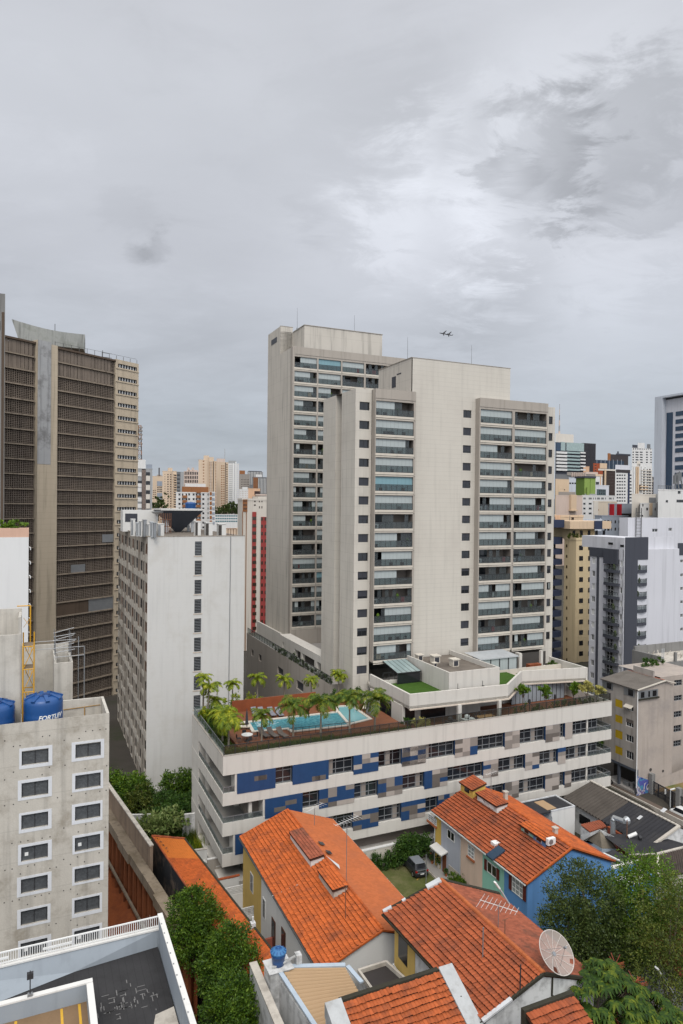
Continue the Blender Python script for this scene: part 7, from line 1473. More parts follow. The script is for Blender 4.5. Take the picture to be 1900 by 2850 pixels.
# small blue water tank on a pedestal
p=AZ(qK,390,1165,8.2);R=.56;t=thing('water_tank','small blue water tank with a ribbed lid on the wall corner by the tan roof','water tank',p[0],p[1],7.85);m=MB();m.lathe((0,0,0),[(R*.72,0),(R*.80,.3),(R*.86,.62),(R*.92,.64),(R*.95,.90)],24);part('body',m,M_('tank_blue'),t,(0,0,0),smooth=True);m=MB();m.lathe((0,0,.88),[(R*1.02,0),(R*1.02,.07),(R*.6,.24),(.02,.30)],24);lo=part('lid',m,mat('lid_blue',(.05,.17,.36),.4,.1,1,0,.03),t,(0,0,0))
for k in range(12): a_=2*PI*k/12;m=MB();m.bar((.08*math.cos(a_),.08*math.sin(a_),1.19),(R*.98*math.cos(a_),R*.98*math.sin(a_),.99),.05,.05);part('rib',m,M_('tank_blue'),lo,(0,0,0))
pd=MB();pd.box(p[0]-.8,p[0]+.8,p[1]-.7,p[1]+.7,0,7.8);pd.box(p[0]-.9,p[0]+.9,p[1]-.8,p[1]+.8,7.801,7.85);solo('pedestal_wall',pd,M_('white_stained'),'stained corner pedestal carrying the small blue tank','wall',p[0],p[1],0)
# dark flat roof box and neighbours
z=6.6;c=[AZ(qK,890,1232,z),AZ(qK,1062,1178,z),AZ(qK,1195,1297,z),AZ(qK,985,1365,z)];t=thing('flat_roof_building','low building with a dark flat roof and peeling rim, right of the tan roof','building',c[3][0],c[3][1],0)
w=MB();w.prism([p[:2] for p in c][::-1],0,z-.25);part('wall',w,M_('white_stained'),t);r=MB();r.face([(p[0],p[1],z-.24) for p in c][::-1]);part('roof',r,mat('tar_roof',(.042,.036,.034),.75,.2,.8,0,.1),t);rm=MB()
for i in range(4): p,q=Vector((*c[i][:2],z-.1)),Vector((*c[(i+1) % 4][:2],z-.1));rm.bar(p,q,.18,.3+.01*i)
part('rim',rm,M_('mortar'),t)
c=[AZ(qK,1110,1210,6.2),AZ(qK,1200,1175,6.2),AZ(qK,1290,1270,6.2),AZ(qK,1200,1300,6.2)];t=thing('lean_to','mossy grey lean-to roof squeezed against the near red roof','shed',c[0][0],c[3][1],0);w=MB();w.prism([p[:2] for p in c][::-1],0,6.2);part('roof',w,M_('mortar'),t);w=MB();w.bar((c[0][0],c[0][1],6.35),(c[3][0],c[3][1],6.35),.3,.2);part('flashing',w,M_('flashing'),t)
# long boundary wall by the trees
p,q=AZ(qK,232,1190,6.8),AZ(qK,395,1575,6.8);d=(np.array(q)-np.array(p));e=np.array(q)+d*.35;wall_run('boundary_wall','tall grey boundary wall with a crumbling pale coping beside the trees',[p,tuple(e)],0,6.8,.45,'white_stained','mortar',.12)
# walls at the foot of the podium
p=[AZ(qG,895,1185,2.2),AZ(qG,1032,1165,2.2)];wall_run('garden_wall','white stepped garden wall at the corner under the podium balconies',p,-.9,2.2,.25,'white_paint','mortar');p=[AZ(qG,1032,1280,1.9),AZ(qG,1400,1208,1.9)];wall_run('garden_wall','grey rendered wall under the lowest podium balcony, ending at the yellow house end',p,-.9,1.9,.25,'plaster_dark','white_paint');
p=[AZ(qG,990,1290,1.0),AZ(qG,1120,1350,1.0),AZ(qG,1395,1295,1.0)];wall_run('garden_wall','low bent wall with a pale coping in front of the grey rendered wall',p,-.9,1.0,.22,'plaster_dark','white_paint')
p=[AZ(qG,235,815,2.6),AZ(qG,450,812,2.6)];wall_run('garden_wall','thin white wall across the overgrown garden, left piece',p,-.9,2.6,.2,'white_stained','white_paint');p=[AZ(qG,770,815,2.6),AZ(qG,948,793,2.6)];wall_run('garden_wall','thin white wall running from the garden to the podium pier',p,-.9,2.6,.2,'white_stained','white_paint')
p=[AZ(qG,405,548,1.5),AZ(qG,515,543,1.5)];wall_run('garden_wall','pale low wall at the foot of the white slab block',p,-.9,1.5,.2,'white_stained','white_paint')

# ---------------------------------------------------------------- excavation: retaining wall, capping beam and piles
pt,pb=AZ(qJ,681,100,5),AZ(qJ,935,462,5);d=np.array(pt)-np.array(pb);u=d/np.linalg.norm(d);n=np.array([u[1],-u[0],0]);n=n if n[0] < 0 else -n
t=thing('retaining_wall','raw retaining wall with a broad concrete capping beam over the excavation','wall',pb[0],pb[1],-5.5)
s0=np.array(pb);s1=np.array(pb)+u*30;w=MB();w.prism([tuple(s0[:2]),tuple(s1[:2]),tuple((s1-n*.3)[:2]),tuple((s0-n*.3)[:2])],-1,5.0);part('wall',w,mat('brown_render',(.27,.20,.145),.9,.2,.5,.3,.1,dirt=(.14,.10,.07),dirt_amt=.5,dirt_scale=.4),t);w=MB();w.prism([tuple((s0+n*.06)[:2]),tuple((s1+n*.06)[:2]),tuple((s1-n*.36)[:2]),tuple((s0-n*.36)[:2])],5.0,5.13);part('coping',w,M_('mortar'),t)
cb=MB();k0=np.array(pb)-u*13.5;zc0,zc1=2.6,2.9;
for i in range(10):
 a=k0+(s1-k0)*i/10;b=k0+(s1-k0)*(i+1)/10;wob=.12*math.sin(i*1.9);cb.prism([tuple((a+n*(1.05+wob))[:2]),tuple((b+n*(1.05+wob))[:2]),tuple((b+n*.02)[:2]),tuple((a+n*.02)[:2])],1.75,2.75+.02*(i % 3))
part('capping_beam',cb,mat('beam_concrete',(.25,.20,.145),.92,.25,.7,.35,.12,dirt=(.13,.10,.06),dirt_amt=.6,dirt_scale=.5),t)
mat('pile_earth',(.20,.065,.025),.95,.3,1.2,.3,.2,bump=.5,bs=8)
for i in range(17):
 c=k0+u*(1.0+1.75*i)+n*.45;m=MB();m.tube((c[0],c[1],-5.6),(c[0],c[1],1.76),.43,10,.40);part('pile',m,M_('pile_earth'),t)
fc=MB();a=k0-n*.05;b=s1-n*.05;fc.face([(a[0],a[1],-5.6),(b[0],b[1],-5.6),(b[0],b[1],1.75),(a[0],a[1],1.75)]);part('earth_face',fc,mat('red_earth',(.25,.070,.022),.98,.3,.5,0,.25,bump=.9,bs=3,dirt=(.13,.035,.015),dirt_amt=.6,dirt_scale=.5),t);wal=MB()
for z in (-2.2,): wal.bar(tuple((k0+n*.95)[:2])+(z-.4,),tuple((s1+n*.95)[:2])+(z+.4,),.2,.3)
part('waling_beam',wal,M_('beam_concrete'),t);cbm=MB()
for i in range(3): c0=k0+u*(2+2.4*i)+n*.9;c1=c0+u*2.2;cbm.tube((c0[0],c0[1],.8),(c1[0],c1[1],-1.2),.02,4);cbm.tube((c1[0],c1[1],-1.2),(c1[0]+u[0]*1.5,c1[1]+u[1]*1.5,-.2),.02,4)
part('cable',cbm,M_('mortar'),t)
pit=MB();gx,gy=12,24;P0=k0-u*9+n*.35;vs=[]
for j in range(gy+1):
 for i in range(gx+1): c=P0+u*(42*j/gy)+n*(8.0*i/gx);h=-4.6+3.0*math.exp(-((i-3.5)/2.6)**2-((j-9)/4.5)**2)+1.2*max(0,1-i/4)*1+.35*math.sin(i*1.7+j*.9)+.2*math.sin(j*2.3-i);vs.append((c[0],c[1],h))
pit.add(vs,[(j*(gx+1)+i,j*(gx+1)+i+1,(j+1)*(gx+1)+i+1,(j+1)*(gx+1)+i) for j in range(gy) for i in range(gx)]);o=part('excavated_earth',pit,M_('red_earth'),off=(0,0,0),smooth=True);o.location=cw(0,0);o.rotation_euler=(0,0,GR);o['kind']='structure'

# ---------------------------------------------------------------- parking roof, lower left
def deck():
 z=14.0;C1=AZ(lambda x,y: (x,y),450,2545,z);aR_,bT=C1[0],C1[1];t=thing('parking_roof','parking roof with pale blue parapets, a white railing and a dark paved ramp','building',aR_-12,bT-14,9)
 mat('pale_blue',(.29,.325,.36),.8,.06,.5,.10,.03);mat('pav_dark',(.034,.033,.034),.65,.3,.6,0,.12,jx=.42,jdark=.72,jw=.03,jz=None,dirt=(.016,.015,.015),dirt_amt=.6,dirt_scale=.4);mat('bay_floor',(.21,.135,.075),.85,.2,.8,0,.1);mat('yellow_line',(.62,.36,.04),.7,.12,3,0,.1)
 zf=12.2;fl=MB();fl.box(aR_-14,aR_-.3,bT-16,bT-.3,8,zf);part('ramp_paving',fl,M_('pav_dark'),t)
 zb=13.25;pw=MB();pw.box(aR_-14,aR_,bT-.3,bT,5,zb);part('parapet',pw,M_('pale_blue'),t);c=MB();c.box(aR_-14,aR_+.05,bT-.36,bT+.06,zb+.001,zb+.10);part('coping',c,M_('white_paint'),t)
 rr=MB();rr.box(aR_-.24,aR_,bT-16,bT-.301,5,14.0);part('parapet',rr,M_('pale_blue'),t);c=MB();c.box(aR_-.27,aR_+.03,bT-16,bT+.02,14.001,14.10);part('coping',c,M_('white_paint'),t)
 ks=MB();ks.face([(aR_-.31,bT-.31,zf+.01),(aR_-3.2,bT-.31,zf+.02),(aR_-3.2,bT-.305,zf+.5),(aR_-.31,bT-.305,zf+.3)]);
 # sloping inner face that widens to the left, where the ramp falls away
 ws=MB();ws.face([(aR_-14,bT-2.9,zf+.02),(aR_-5.2,bT-.75,zf+.02),(aR_-.31,bT-.34,zf+.02),(aR_-.31,bT-.301,zb-.02),(aR_-14,bT-.301,zb-.02)]);part('parapet_slope',ws,M_('pale_blue'),t)
 # railing: posts in groups with solid infill panels
 zt=14.02;n=108;x0=aR_-13.8;rl=MB()
 rl.bar((x0,bT-.15,zt),(aR_-.1,bT-.15,zt),.08,.07);rl.bar((x0,bT-.15,zb+.16),(aR_-.1,bT-.15,zb+.16),.05)
 for k in range(n+1): x=x0+(13.7)*k/n;rl.bar((x,bT-.15,zb+.1),(x,bT-.15,zt),.04)
 part('railing',rl,M_('frame_white'),t);ip=MB()
 for x in (aR_-5.3,aR_-8.7): ip.box(x-1.6,x,bT-.19,bT-.11,zb+.35,zb+.47)
 part('railing_panel',ip,M_('frame_white'),t)
 bl=MB()
 for k in range(9): bl.box(aR_-.24,aR_-.18,bT-1.2-1.0*k,bT-1.12-1.0*k,14.10,14.14)
 part('fixing',bl,M_('metal_grey'),t)
 # inner light well wall round the lower bay level
 zi=13.35;p=at_z(*qJ(537,1300),zi);q=at_z(*qJ(560,1300),zi);iw=MB();ax=p[0];by=p[1]
 iw.box(aR_-14,ax,by-.28,by,9.9,zi);iw.box(ax-.0,ax+.30,by-6,by,9.9,zi-.001);part('inner_parapet',iw,M_('pale_blue'),t);c=MB();c.box(aR_-14,ax+.32,by-.30,by+.02,zi+.001,zi+.09);c.box(ax-.02,ax+.32,by-6,by-.341,zi+.001,zi+.089);part('coping',c,M_('white_paint'),t)
 hole=MB();hole.box(aR_-14,ax-.001,by-7,by-.281,9.5,zi-.95);part('bay_floor',hole,M_('bay_floor'),t);yl=MB();zz=zi-.95+.004
 for x in (ax-.45,ax-1.35,ax-3.6): yl.face([(x,by-.35,zz),(x+.13,by-.35,zz),(x+.13,by-5,zz),(x,by-5,zz)])
 part('bay_line',yl,M_('yellow_line'),t)
 wet=MB();rs=random.Random(3);wc=AZ(qJ,780,1440,zf);wx,wy=wc[0],wc[1]
 for k in range(34): x=wx+rs.gauss(0,.8);y=wy+rs.gauss(0,.5);wet.box(x,x+.045,y,y+rs.uniform(.1,.5),zf,zf+.004)
 for k in range(22): x=wx+rs.gauss(0,.9);y=wy+.35*rs.randrange(-3,4);wet.box(x,x+rs.uniform(.2,.6),y,y+.04,zf,zf+.0045)
 part('white_marks',wet,mat('worn_white',(.17,.165,.16),.7,.3,3,0,.3),t,kind='stuff')
 sm=MB();rs2=AZ(qJ,900,1540,zf);sm.face([(rs2[0]-.3,rs2[1]-3,zf+.006),(aR_-.31,rs2[1]-3,zf+.006),(aR_-.31,rs2[1]+.35,zf+.006),(rs2[0]+.6,rs2[1]+.12,zf+.006)]);part('landing',sm,M_('mortar'),t)
 # lamp post
 p=at_z(*qJ(185,1530),zi+.05);lt=thing('lamp_post','black lamp post with a flat square lamp on the pale blue inner parapet','lamp',p[0],by-.15,zi+.09);top=on_b(*qJ(192,1245),by-.15)[2]-zi-.09;m=MB();m.tube((0,0,0),(0,0,top),.03,8);part('pole',m,M_('frame_dark'),lt,(0,0,0));m=MB();m.box(-.16,.16,-.11,.11,top-.32,top-.02);m.box(-.02,.02,-.02,.02,top-.02,top+.1);part('lamp_head',m,M_('frame_dark'),lt,(0,0,0));m=MB();m.box(-.13,.13,-.11,.11,0,.12);part('base',m,M_('metal_grey'),lt,(0,0,0))
 sp=AZ(qJ,365,1190,12.9);b_=MB();b_.lathe((sp[0],bT-.34,12.85),[(.01,-.09),(.07,-.06),(.09,0),(.07,.06),(.01,.09)],10);part('wall_light',b_,M_('frame_white'),t)
deck()

# ---------------------------------------------------------------- car yard
flat('car_yard',[(CH['aR']-.6,-30),(23.9,-30),(23.9,-.2),(CH['aR']-.6,-.2)],-.80,mat('yard_ground',(.085,.10,.026),.95,.4,.7,0,.3,dirt=(.19,.165,.085),dirt_amt=.6,dirt_scale=.30))
tuft('grass','patchy dry grass over the car yard',CH['aR'],22.6,-24,-.9,-.79,9000,.09,'leaf_olive',keep=lambda x,y: rng.random(len(x)) < .55)
wk=MB();wk.box(22.55,23.8,-18.5,-1.2,-1.0,-.55);o=part('pavement',wk,M_('paving'),off=(0,0,0));o.location=cw(0,0);o.rotation_euler=(0,0,GR);o['kind']='structure';ky=MB();ky.box(22.40,22.549,-18.5,-1.2,-1.0,-.60);o=part('kerb',ky,M_('mortar'),off=(0,0,0));o.location=cw(0,0);o.rotation_euler=(0,0,GR);o['kind']='structure'
yl=MB();p,q=AZ(qC,390,1300,-.78),AZ(qC,545,1140,-.78);yl.bar((*p[:2],-.79),(*q[:2],-.79),.14,.01);o=part('parking_line',yl,mat('worn_yellow',(.42,.27,.06),.85,.4,3,0,.3),off=(0,0,0));o.location=cw(0,0);o.rotation_euler=(0,0,GR);o['kind']='structure'
wall_run('yard_wall','pale wall with a wide coping behind the hedge at the back of the car yard',[(11,-.55),(24.2,-.45)],-.9,1.35,.3,'stone_pale','white_paint',.12)
hedge_row('hedge','dark clipped hedge along the back wall of the car yard',11.3,19.5,-1.7,-.75,-.85,1.0,9000,.2,'leaf_mid','hedge',.15)
tree('shrub','big dark leafy shrub in the yard corner beside the yellow front',21.0,-1.3,-.8,[(-1.0,0,1.5,1.3,.8,1.2),(.2,-.1,1.9,1.5,.9,1.3),(1.5,-.3,1.5,1.2,.8,1.3),(.6,-.2,2.7,.9,.6,.7),(2.0,-.4,2.5,.8,.6,.8)],6500,.26,.13,'leaf_mid',.08,droop=.4)
tree('shrub','bright leafy bush at the right eave of the long orange roof',CH['aR']+.5,-1.6,-.8,lumps(5,.8,.7,.9,.5,2.6),1300,.24,.13,'leaf_bright',.06)
for (px,py,r,lab) in ((1180,1270,1.3,'dark green bush at the foot of the grey front, left of the pair'),(1480,1330,1.4,'dark green bush below the pink front, right of the pair')): p=AZ(qC,px,py,.6);tree('bush',lab,p[0]-.2,p[1],-.8,lumps(6,r,r,r*.8,.5,1.1),3200,.2,.1,'leaf_tree',.05)
for (px,py,s,lab) in ((790,1010,1.0,'tall grey pot with a leafy plant beside the red door'),(670,930,.7,'terracotta pot plant left of the tall grey pot'),(920,1160,.6,'small terracotta pot by the edge of the pavement')):
 p=AZ(qC,px,py,-.1);t=thing('pot_plant',lab,'plant',p[0],p[1],-.55);m=MB();m.lathe((0,0,0),[(.16*s,0),(.22*s,.35*s),(.26*s,.6*s),(.22*s,.6*s),(.05,.5*s)],12);part('pot',m,M_('sill_brick') if 'terra' in lab else M_('mortar'),t,(0,0,0));me=mesh_quads('foliage',blob_leaves([(0,0,.95*s,.35*s,.35*s,.45*s)],220,.22*s,.1*s),'leaf_mid');inst('foliage',me,t,(0,0,0))
def car():
 p=AZ(qC,350,1030,-.2);t=thing('hatchback_car','small dark grey hatchback car with a light roof parked in the grassy yard','car',p[0],p[1],-.79,rot=rad(-4));mat('car_paint',(.055,.058,.064),.28,.05,1,0,0,spec=.6,metal=.35);mat('car_roof',(.30,.32,.35),.25,.05,1,0,0,spec=.6,metal=.3);mat('tyre',(.012,.012,.012),.85,.1,4,0,.1);mat('rim',(.42,.43,.45),.35,.05,2,0,0,metal=.7);mat('lamp_red',(.35,.01,.01),.2,0,1,0,0);mat('black_plastic',(.018,.018,.02),.6,.1,2,0,.05)
 # body: sections along y, rear at -y; half width, sill, belt
 sec=[(-1.84,.60,.34,.84),(-1.80,.74,.26,.98),(-1.55,.80,.22,1.02),(-.9,.81,.20,1.02),(0,.81,.20,1.0),(.85,.80,.20,.98),(1.35,.78,.22,.94),(1.72,.70,.28,.86),(1.84,.56,.36,.72)]
 b=MB();V=[];
 for y,w,z0,z1 in sec: V += [(-w*.92,y,z0),(-w,y,z0+.18),(-w*1.01,y,(z0+z1)/2+.06),(-w*.93,y,z1),(0,y,z1+.03),(w*.93,y,z1),(w*1.01,y,(z0+z1)/2+.06),(w,y,z0+.18),(w*.92,y,z0)]
 k=9;F=[(i*k+j,i*k+j+1,(i+1)*k+j+1,(i+1)*k+j) for i in range(len(sec)-1) for j in range(k-1)]+[tuple(range(k)),tuple(range((len(sec)-1)*k+k-1,(len(sec)-1)*k-1,-1))];b.add(V,[f[::-1] for f in F]);part('body',b,M_('car_paint'),t,(0,0,0))
 g=MB();lo=[(-.72,-1.66),(.72,-1.66),(.74,.95),(-.74,.95)];hi=[(-.56,-1.28),(.56,-1.28),(.58,.25),(-.58,.25)];zb,zt=.99,1.46;g.add([(x,y,zb) for x,y in lo]+[(x,y,zt) for x,y in hi],[(0,1,5,4),(1,2,6,5),(2,3,7,6),(3,0,4,7)]);part('cabin',g,M_('car_paint'),t,(0,0,0))
 r=MB();r.prism([(-.57,-1.34),(.57,-1.34),(.59,.27),(-.59,.27)],1.455,1.50);r.prism([(-.50,-1.25),(.50,-1.25),(.52,.2),(-.52,.2)],1.501,1.525);part('roof',r,M_('car_roof'),t,(0,0,0))
 def quad(P,nm):
  n_=(Vector(P[1])-Vector(P[0])).cross(Vector(P[2])-Vector(P[0])).normalized()*.012;m=MB();m.face([Vector(p)+n_ for p in P]);part(nm,m,M_('dark_glass'),t,(0,0,0))
 def lp(i,j,u,v): a=Vector((*lo[i],zb)).lerp(Vector((*lo[j],zb)),u);c=Vector((*hi[i],zt)).lerp(Vector((*hi[j],zt)),u);return a.lerp(c,v)
 quad([lp(0,1,.07,.12),lp(0,1,.93,.12),lp(0,1,.92,.88),lp(0,1,.08,.88)],'rear_window');quad([lp(2,3,.06,.08),lp(2,3,.94,.08),lp(2,3,.93,.93),lp(2,3,.07,.93)],'windscreen')
 for i,j in ((1,2),(3,0)):
  rng_=((.14,.46),(.49,.86)) if i == 1 else ((.14,.51),(.54,.86))
  for u0,u1 in rng_: quad([lp(i,j,u0,.12),lp(i,j,u1,.12),lp(i,j,u1*.95+.02,.85),lp(i,j,u0*.95+.03,.85)],'side_window')
 for sx in (-1,1):
  for y in (-1.18,1.2):
   m=MB();m.tube((sx*.62,y,.30),(sx*.83,y,.30),.30,20);wo=part('wheel',m,M_('tyre'),t,(0,0,0));m=MB();m.tube((sx*.831,y,.30),(sx*.84,y,.30),.19,14);part('rim',m,M_('rim'),wo,(0,0,0));m=MB()
   for q_ in range(13): a0,a1=PI*q_/13-.0,PI*(q_+1)/13;m.face([(sx*.825,y+.36*math.cos(a0),.30+.36*math.sin(a0)),(sx*.825,y+.36*math.cos(a1),.30+.36*math.sin(a1)),(sx*.825,y+.30*math.cos(a1),.30+.30*math.sin(a1)),(sx*.825,y+.30*math.cos(a0),.30+.30*math.sin(a0))])
   part('wheel_arch',m,M_('black_plastic'),t,(0,0,0))
  m=MB();m.box(sx*.66-.11,sx*.66+.11,-1.87,-1.74,.74,.92);part('tail_light',m,M_('lamp_red'),t,(0,0,0));m=MB();m.box(sx*.52-.14,sx*.52+.14,1.70,1.82,.62,.76);part('headlight',m,M_('frame_white'),t,(0,0,0));m=MB();m.box(sx*.88-.09,sx*.88+.09,.72,.84,1.0,1.14);part('wing_mirror',m,M_('car_paint'),t,(0,0,0))
 m=MB();m.box(-.72,.72,-1.90,-1.76,.28,.52);part('bumper',m,M_('black_plastic'),t,(0,0,0));m=MB();m.box(-.66,.66,-1.865,-1.83,.93,.985);m.box(-.58,.58,-1.89,-1.85,.66,.70);part('chrome_strip',m,M_('car_roof'),t,(0,0,0));m=MB();m.box(-.22,.22,-1.915,-1.90,.50,.62);part('number_plate',m,M_('frame_white'),t,(0,0,0));m=MB();m.tube((0,-1.62,1.08),(.35,-1.55,1.17),.012,4);part('wiper',m,M_('black_plastic'),t,(0,0,0))
 m=MB();m.box(-.6,.6,-1.42,-1.33,1.46,1.50);part('spoiler',m,M_('car_roof'),t,(0,0,0))
car()
pp=MB();p=AZ(qC,555,1560,-.8);pp.tube((p[0],p[1],-.8),(p[0],p[1],3.4),.05,6);solo('post',pp,M_('metal_grey'),'thin dark metal post standing in the car yard behind the near roof','post',p[0],p[1],-.8)
def street_lamp(name,label,pts,a,b,z):
 t=thing(name,label,'lamp',a,b,z);m=MB()
 for i in range(len(pts)-1): m.tube(pts[i],pts[i+1],.055,6)
 part('pole',m,M_('metal_light'),t);q=Vector(pts[-1]);d=(q-Vector(pts[-2])).normalized();h=MB();h.bar(q-d*.1,q+d*.55,.26,.12);part('lamp_head',h,M_('frame_white'),t)
p=on_b(*qM(505,850),-27.5);q=on_b(*qM(440,745),-27.5);r_=on_b(*qM(398,720),-27.5);street_lamp('street_lamp','bent white street lamp arm in front of the blue house wall',[(p[0]+.3,-27.5,1.0),(p[0],-27.5,p[2]),(q[0],-27.5,q[2]),(r_[0]+.3,-27.5,r_[2])],p[0],-27.5,1.0)
# ---------------------------------------------------------------- blue annex, white box, warehouses on the right
def right_side():
 # white box house behind the row house
 z=4.0;c=[AZ(qN,10,330,z),AZ(qN,340,280,z),AZ(qN,545,385,z),AZ(qN,320,432,z)];a1=c[2][0];b0=c[2][1];a0=c[3][0];t=thing('white_box_house','plain white box house with a patched dark roof behind the row house','house',a0,b0,-.9)
 w=MB();w.box(a0,a1,b0,b0+3.4,-1,z-.12);w.box(a0-2.6,a0-.001,b0+1.6,b0+3.4,-1,z-.2);part('wall',w,M_('white_paint'),t);r=MB();r.box(a0-2.55,a1-.15,b0+.16,b0+3.3,z-.3,z-.09);part('roof',r,M_('dark_sheet'),t);r=MB();r.box(a0-.2,a0+1.2,b0+.5,b0+2.9,z-.089,z-.05);part('roof_patch',r,M_('tan_sheet'),t);r=MB();r.box(a0-.01,a1+.02,b0-.02,b0+.15,z-.118,z+.03);r.box(a1-.14,a1+.03,b0+.151,b0+3.45,z-.118,z+.029);r.box(a0-2.7,a1-.141,b0+3.3,b0+3.45,z-.11,z+.02);part('parapet',r,M_('flashing'),t);pp=MB();pp.tube((a0+.02,b0-.06,-1),(a0+.02,b0-.06,z-.6),.05,6);part('downpipe',pp,M_('metal_light'),t)
 # big dark warehouse: ridge along the street, the far half grey, the near half black
 zr,ze=4.6,2.7;rf,rn=AZ(qN,690,150,zr),AZ(qN,1530,580,zr);ef,en=AZ(qN,425,302,ze),AZ(qN,1240,790,ze);rm=AZ(qN,1052,345,zr);em=AZ(qN,752,500,ze)
 t=thing('warehouse','long warehouse with a corrugated roof, grey at the far end, black near the camera','warehouse',en[0],en[1],-.9)
 em2=tuple(np.array(ef)+(np.array(en)-np.array(ef))*((np.array(rm)-np.array(rf))[1]/(np.array(rn)-np.array(rf))[1]))
 corrugated('roof',t,[ef,em2,rm,rf],'asbestos',.50,.09);corrugated('roof',t,[em2,en,rn,rm],'dark_sheet',.50,.09);aE=rf[0]+(rf[0]-ef[0])*.95;eR0=(aE,rf[1],ze+.2);eR1=(aE,rn[1]-1,ze+.2);corrugated('roof',t,[rf,rn,eR1,eR0],'brown_sheet',.30,.05)
 ri=MB();n=26
 for i in range(n): p=np.array(rf)+(np.array(rn)-np.array(rf))*i/n;q=np.array(rf)+(np.array(rn)-np.array(rf))*(i+.8)/n;ri.bar((p[0],p[1],zr+.08),(q[0],q[1],zr+.08),.3,.10)
 part('ridge_cap',ri,M_('mortar'),t);w=MB();w.face([(en[0]+.1,en[1],-1),(aE,rn[1]-1,-1),(aE,rn[1]-1,ze),(rn[0],rn[1],zr-.15),(en[0]+.1,en[1],ze-.1)]);w.box(ef[0]+.25,ef[0]+.5,en[1]+.2,ef[1]-.2,-1,ze-.15);w.box(aE-.4,aE-.1,rn[1]-.9,rf[1],-1,ze+.05);part('wall',w,M_('white_stained'),t);ve=MB();ve.bar((en[0],en[1]-.1,en[2]+.12),(rn[0],rn[1]-.1,rn[2]+.12),.35,.2);part('verge',ve,M_('mortar'),t);g=MB();g.box(ef[0]+.2,ef[0]+.249,em2[1]+2.2,em2[1]+4.0,.6,1.7);part('window',g,M_('pane_black'),t)
 # exhaust ducts on the black roof
 kz=lambda a: ze+(zr-ze)*(a-en[0])/(rn[0]-en[0])
 p=AZ(qN,905,600,3.4);d=thing('exhaust_duct','silver bent exhaust duct rising through the black roof','duct',p[0],p[1],2.6);m=MB();h=1.5;q=AZ(qN,1010,540,4.6);m.tube((p[0],p[1],2.4),(p[0],p[1],4.3),.28,12);m.tube((p[0],p[1],4.3),(p[0]+.15,p[1]+.1,4.6),.28,12);m.tube((p[0]+.15,p[1]+.1,4.6),(q[0],q[1],4.7),.28,12);part('pipe',m,mat('galvanised',(.50,.52,.53),.35,.12,2,0,.05,metal=.7),d);m=MB();m.tube((q[0],q[1],4.7),(q[0]+.5,q[1]+.05,4.7),.28,12,.48);m.tube((q[0]+.5,q[1]+.05,4.7),(q[0]+.62,q[1]+.05,4.7),.48,12,.3);part('cowl',m,M_('galvanised'),d)
 p=AZ(qN,1050,670,3.3);q=AZ(qN,1130,620,3.9);d=thing('exhaust_duct','short white exhaust pipe leaning over the black roof','duct',p[0],p[1],2.6);m=MB();m.tube((p[0],p[1],3.2),(q[0],q[1],3.6),.2,10);part('pipe',m,M_('frame_white'),d);m=MB();m.tube((q[0]-.1,q[1]-.4,3.3),(q[0]+.15,q[1]-.5,3.35),.26,12);part('fan',m,M_('frame_dark'),d)
 for (px,py,L) in ((1160,502,.4),(1385,517,.5)): p=AZ(qN,px,py,4.0);m=MB();zz=kz(p[0]);m.add([(p[0]-.3,p[1]-L/2,kz(p[0]-.3)+.12),(p[0]+.3,p[1]-L/2,kz(p[0]+.3)+.12),(p[0]+.3,p[1]+L/2,kz(p[0]+.3)+.12),(p[0]-.3,p[1]+L/2,kz(p[0]-.3)+.12)],[(0,1,2,3)]);part('roof_patch',m,M_('flashing'),t)
 # pinkish wall, little red lean-to roof, laundry lines, stained pyramid roof
 p,q=AZ(qN,860,585,2.5),AZ(qN,1225,805,2.5);wall_run('yard_wall','pinkish red wall with a tile edge below the black roof',[p,q],-.9,2.5,.25,'red_wall','roof_red',.1);p=[AZ(qN,600,560,2.4),AZ(qN,790,515,2.6),AZ(qN,850,580,2.6),AZ(qN,690,630,2.3)];l=thing('lean_to','small rusty tiled lean-to roof behind the white box house','shed',p[0][0],p[3][1],-.9);corrugated('roof',l,[p[3],p[2],p[1],p[0]],'roof_old',.25,.06);w=MB();w.prism([x[:2] for x in p][::-1],-.9,2.1);part('wall',w,M_('white_stained'),l)
 ap=AZ(qN,780,618,3.6);cs=[AZ(qN,650,700,2.0),AZ(qN,800,790,2.0),AZ(qN,935,790,2.0)];bk=(ap[0]+2.4,ap[1]+.6,2.0);y=thing('yard_roof','stained cement hipped roof of a yard shed behind the laundry lines','shed',ap[0],ap[1],-.9);m=MB();P=cs+[bk,(ap[0]-1.2,ap[1]+1.4,2.0)];n=len(P);m.add([tuple(x) for x in P]+[(ap[0],ap[1],3.5)],[(i,(i+1) % n,n) for i in range(n)]);part('roof',m,mat('stained_cement',(.20,.17,.13),.95,.3,.8,0,.15,dirt=(.08,.07,.05),dirt_amt=.7,dirt_scale=.7),y);w=MB();w.prism([x[:2] for x in P],-.9,1.98);part('wall',w,M_('tin_blue'),y)
 la=thing('laundry_rack','white wire laundry lines strung on a tall rusty pole','laundry lines',*AZ(qN,1035,840,.5)[:2],0);pq=AZ(qN,1035,840,1.2);m=MB();m.tube((pq[0],pq[1],0),(pq[0],pq[1],5.0),.06,6);part('pole',m,M_('rust'),la);m=MB();tp=(ap[0],ap[1],3.7)
 for k in range(6): e=AZ(qN,600+8*k,660+9*k,2.6-.1*k);m.tube(tp,(e[0],e[1],2.5-.12*k),.02,4);e2=(pq[0]-.1*k,pq[1]+.1*k,2.4-.25*k);m.tube(tp,e2,.022,4)
 part('line',m,M_('wire_white'),la)
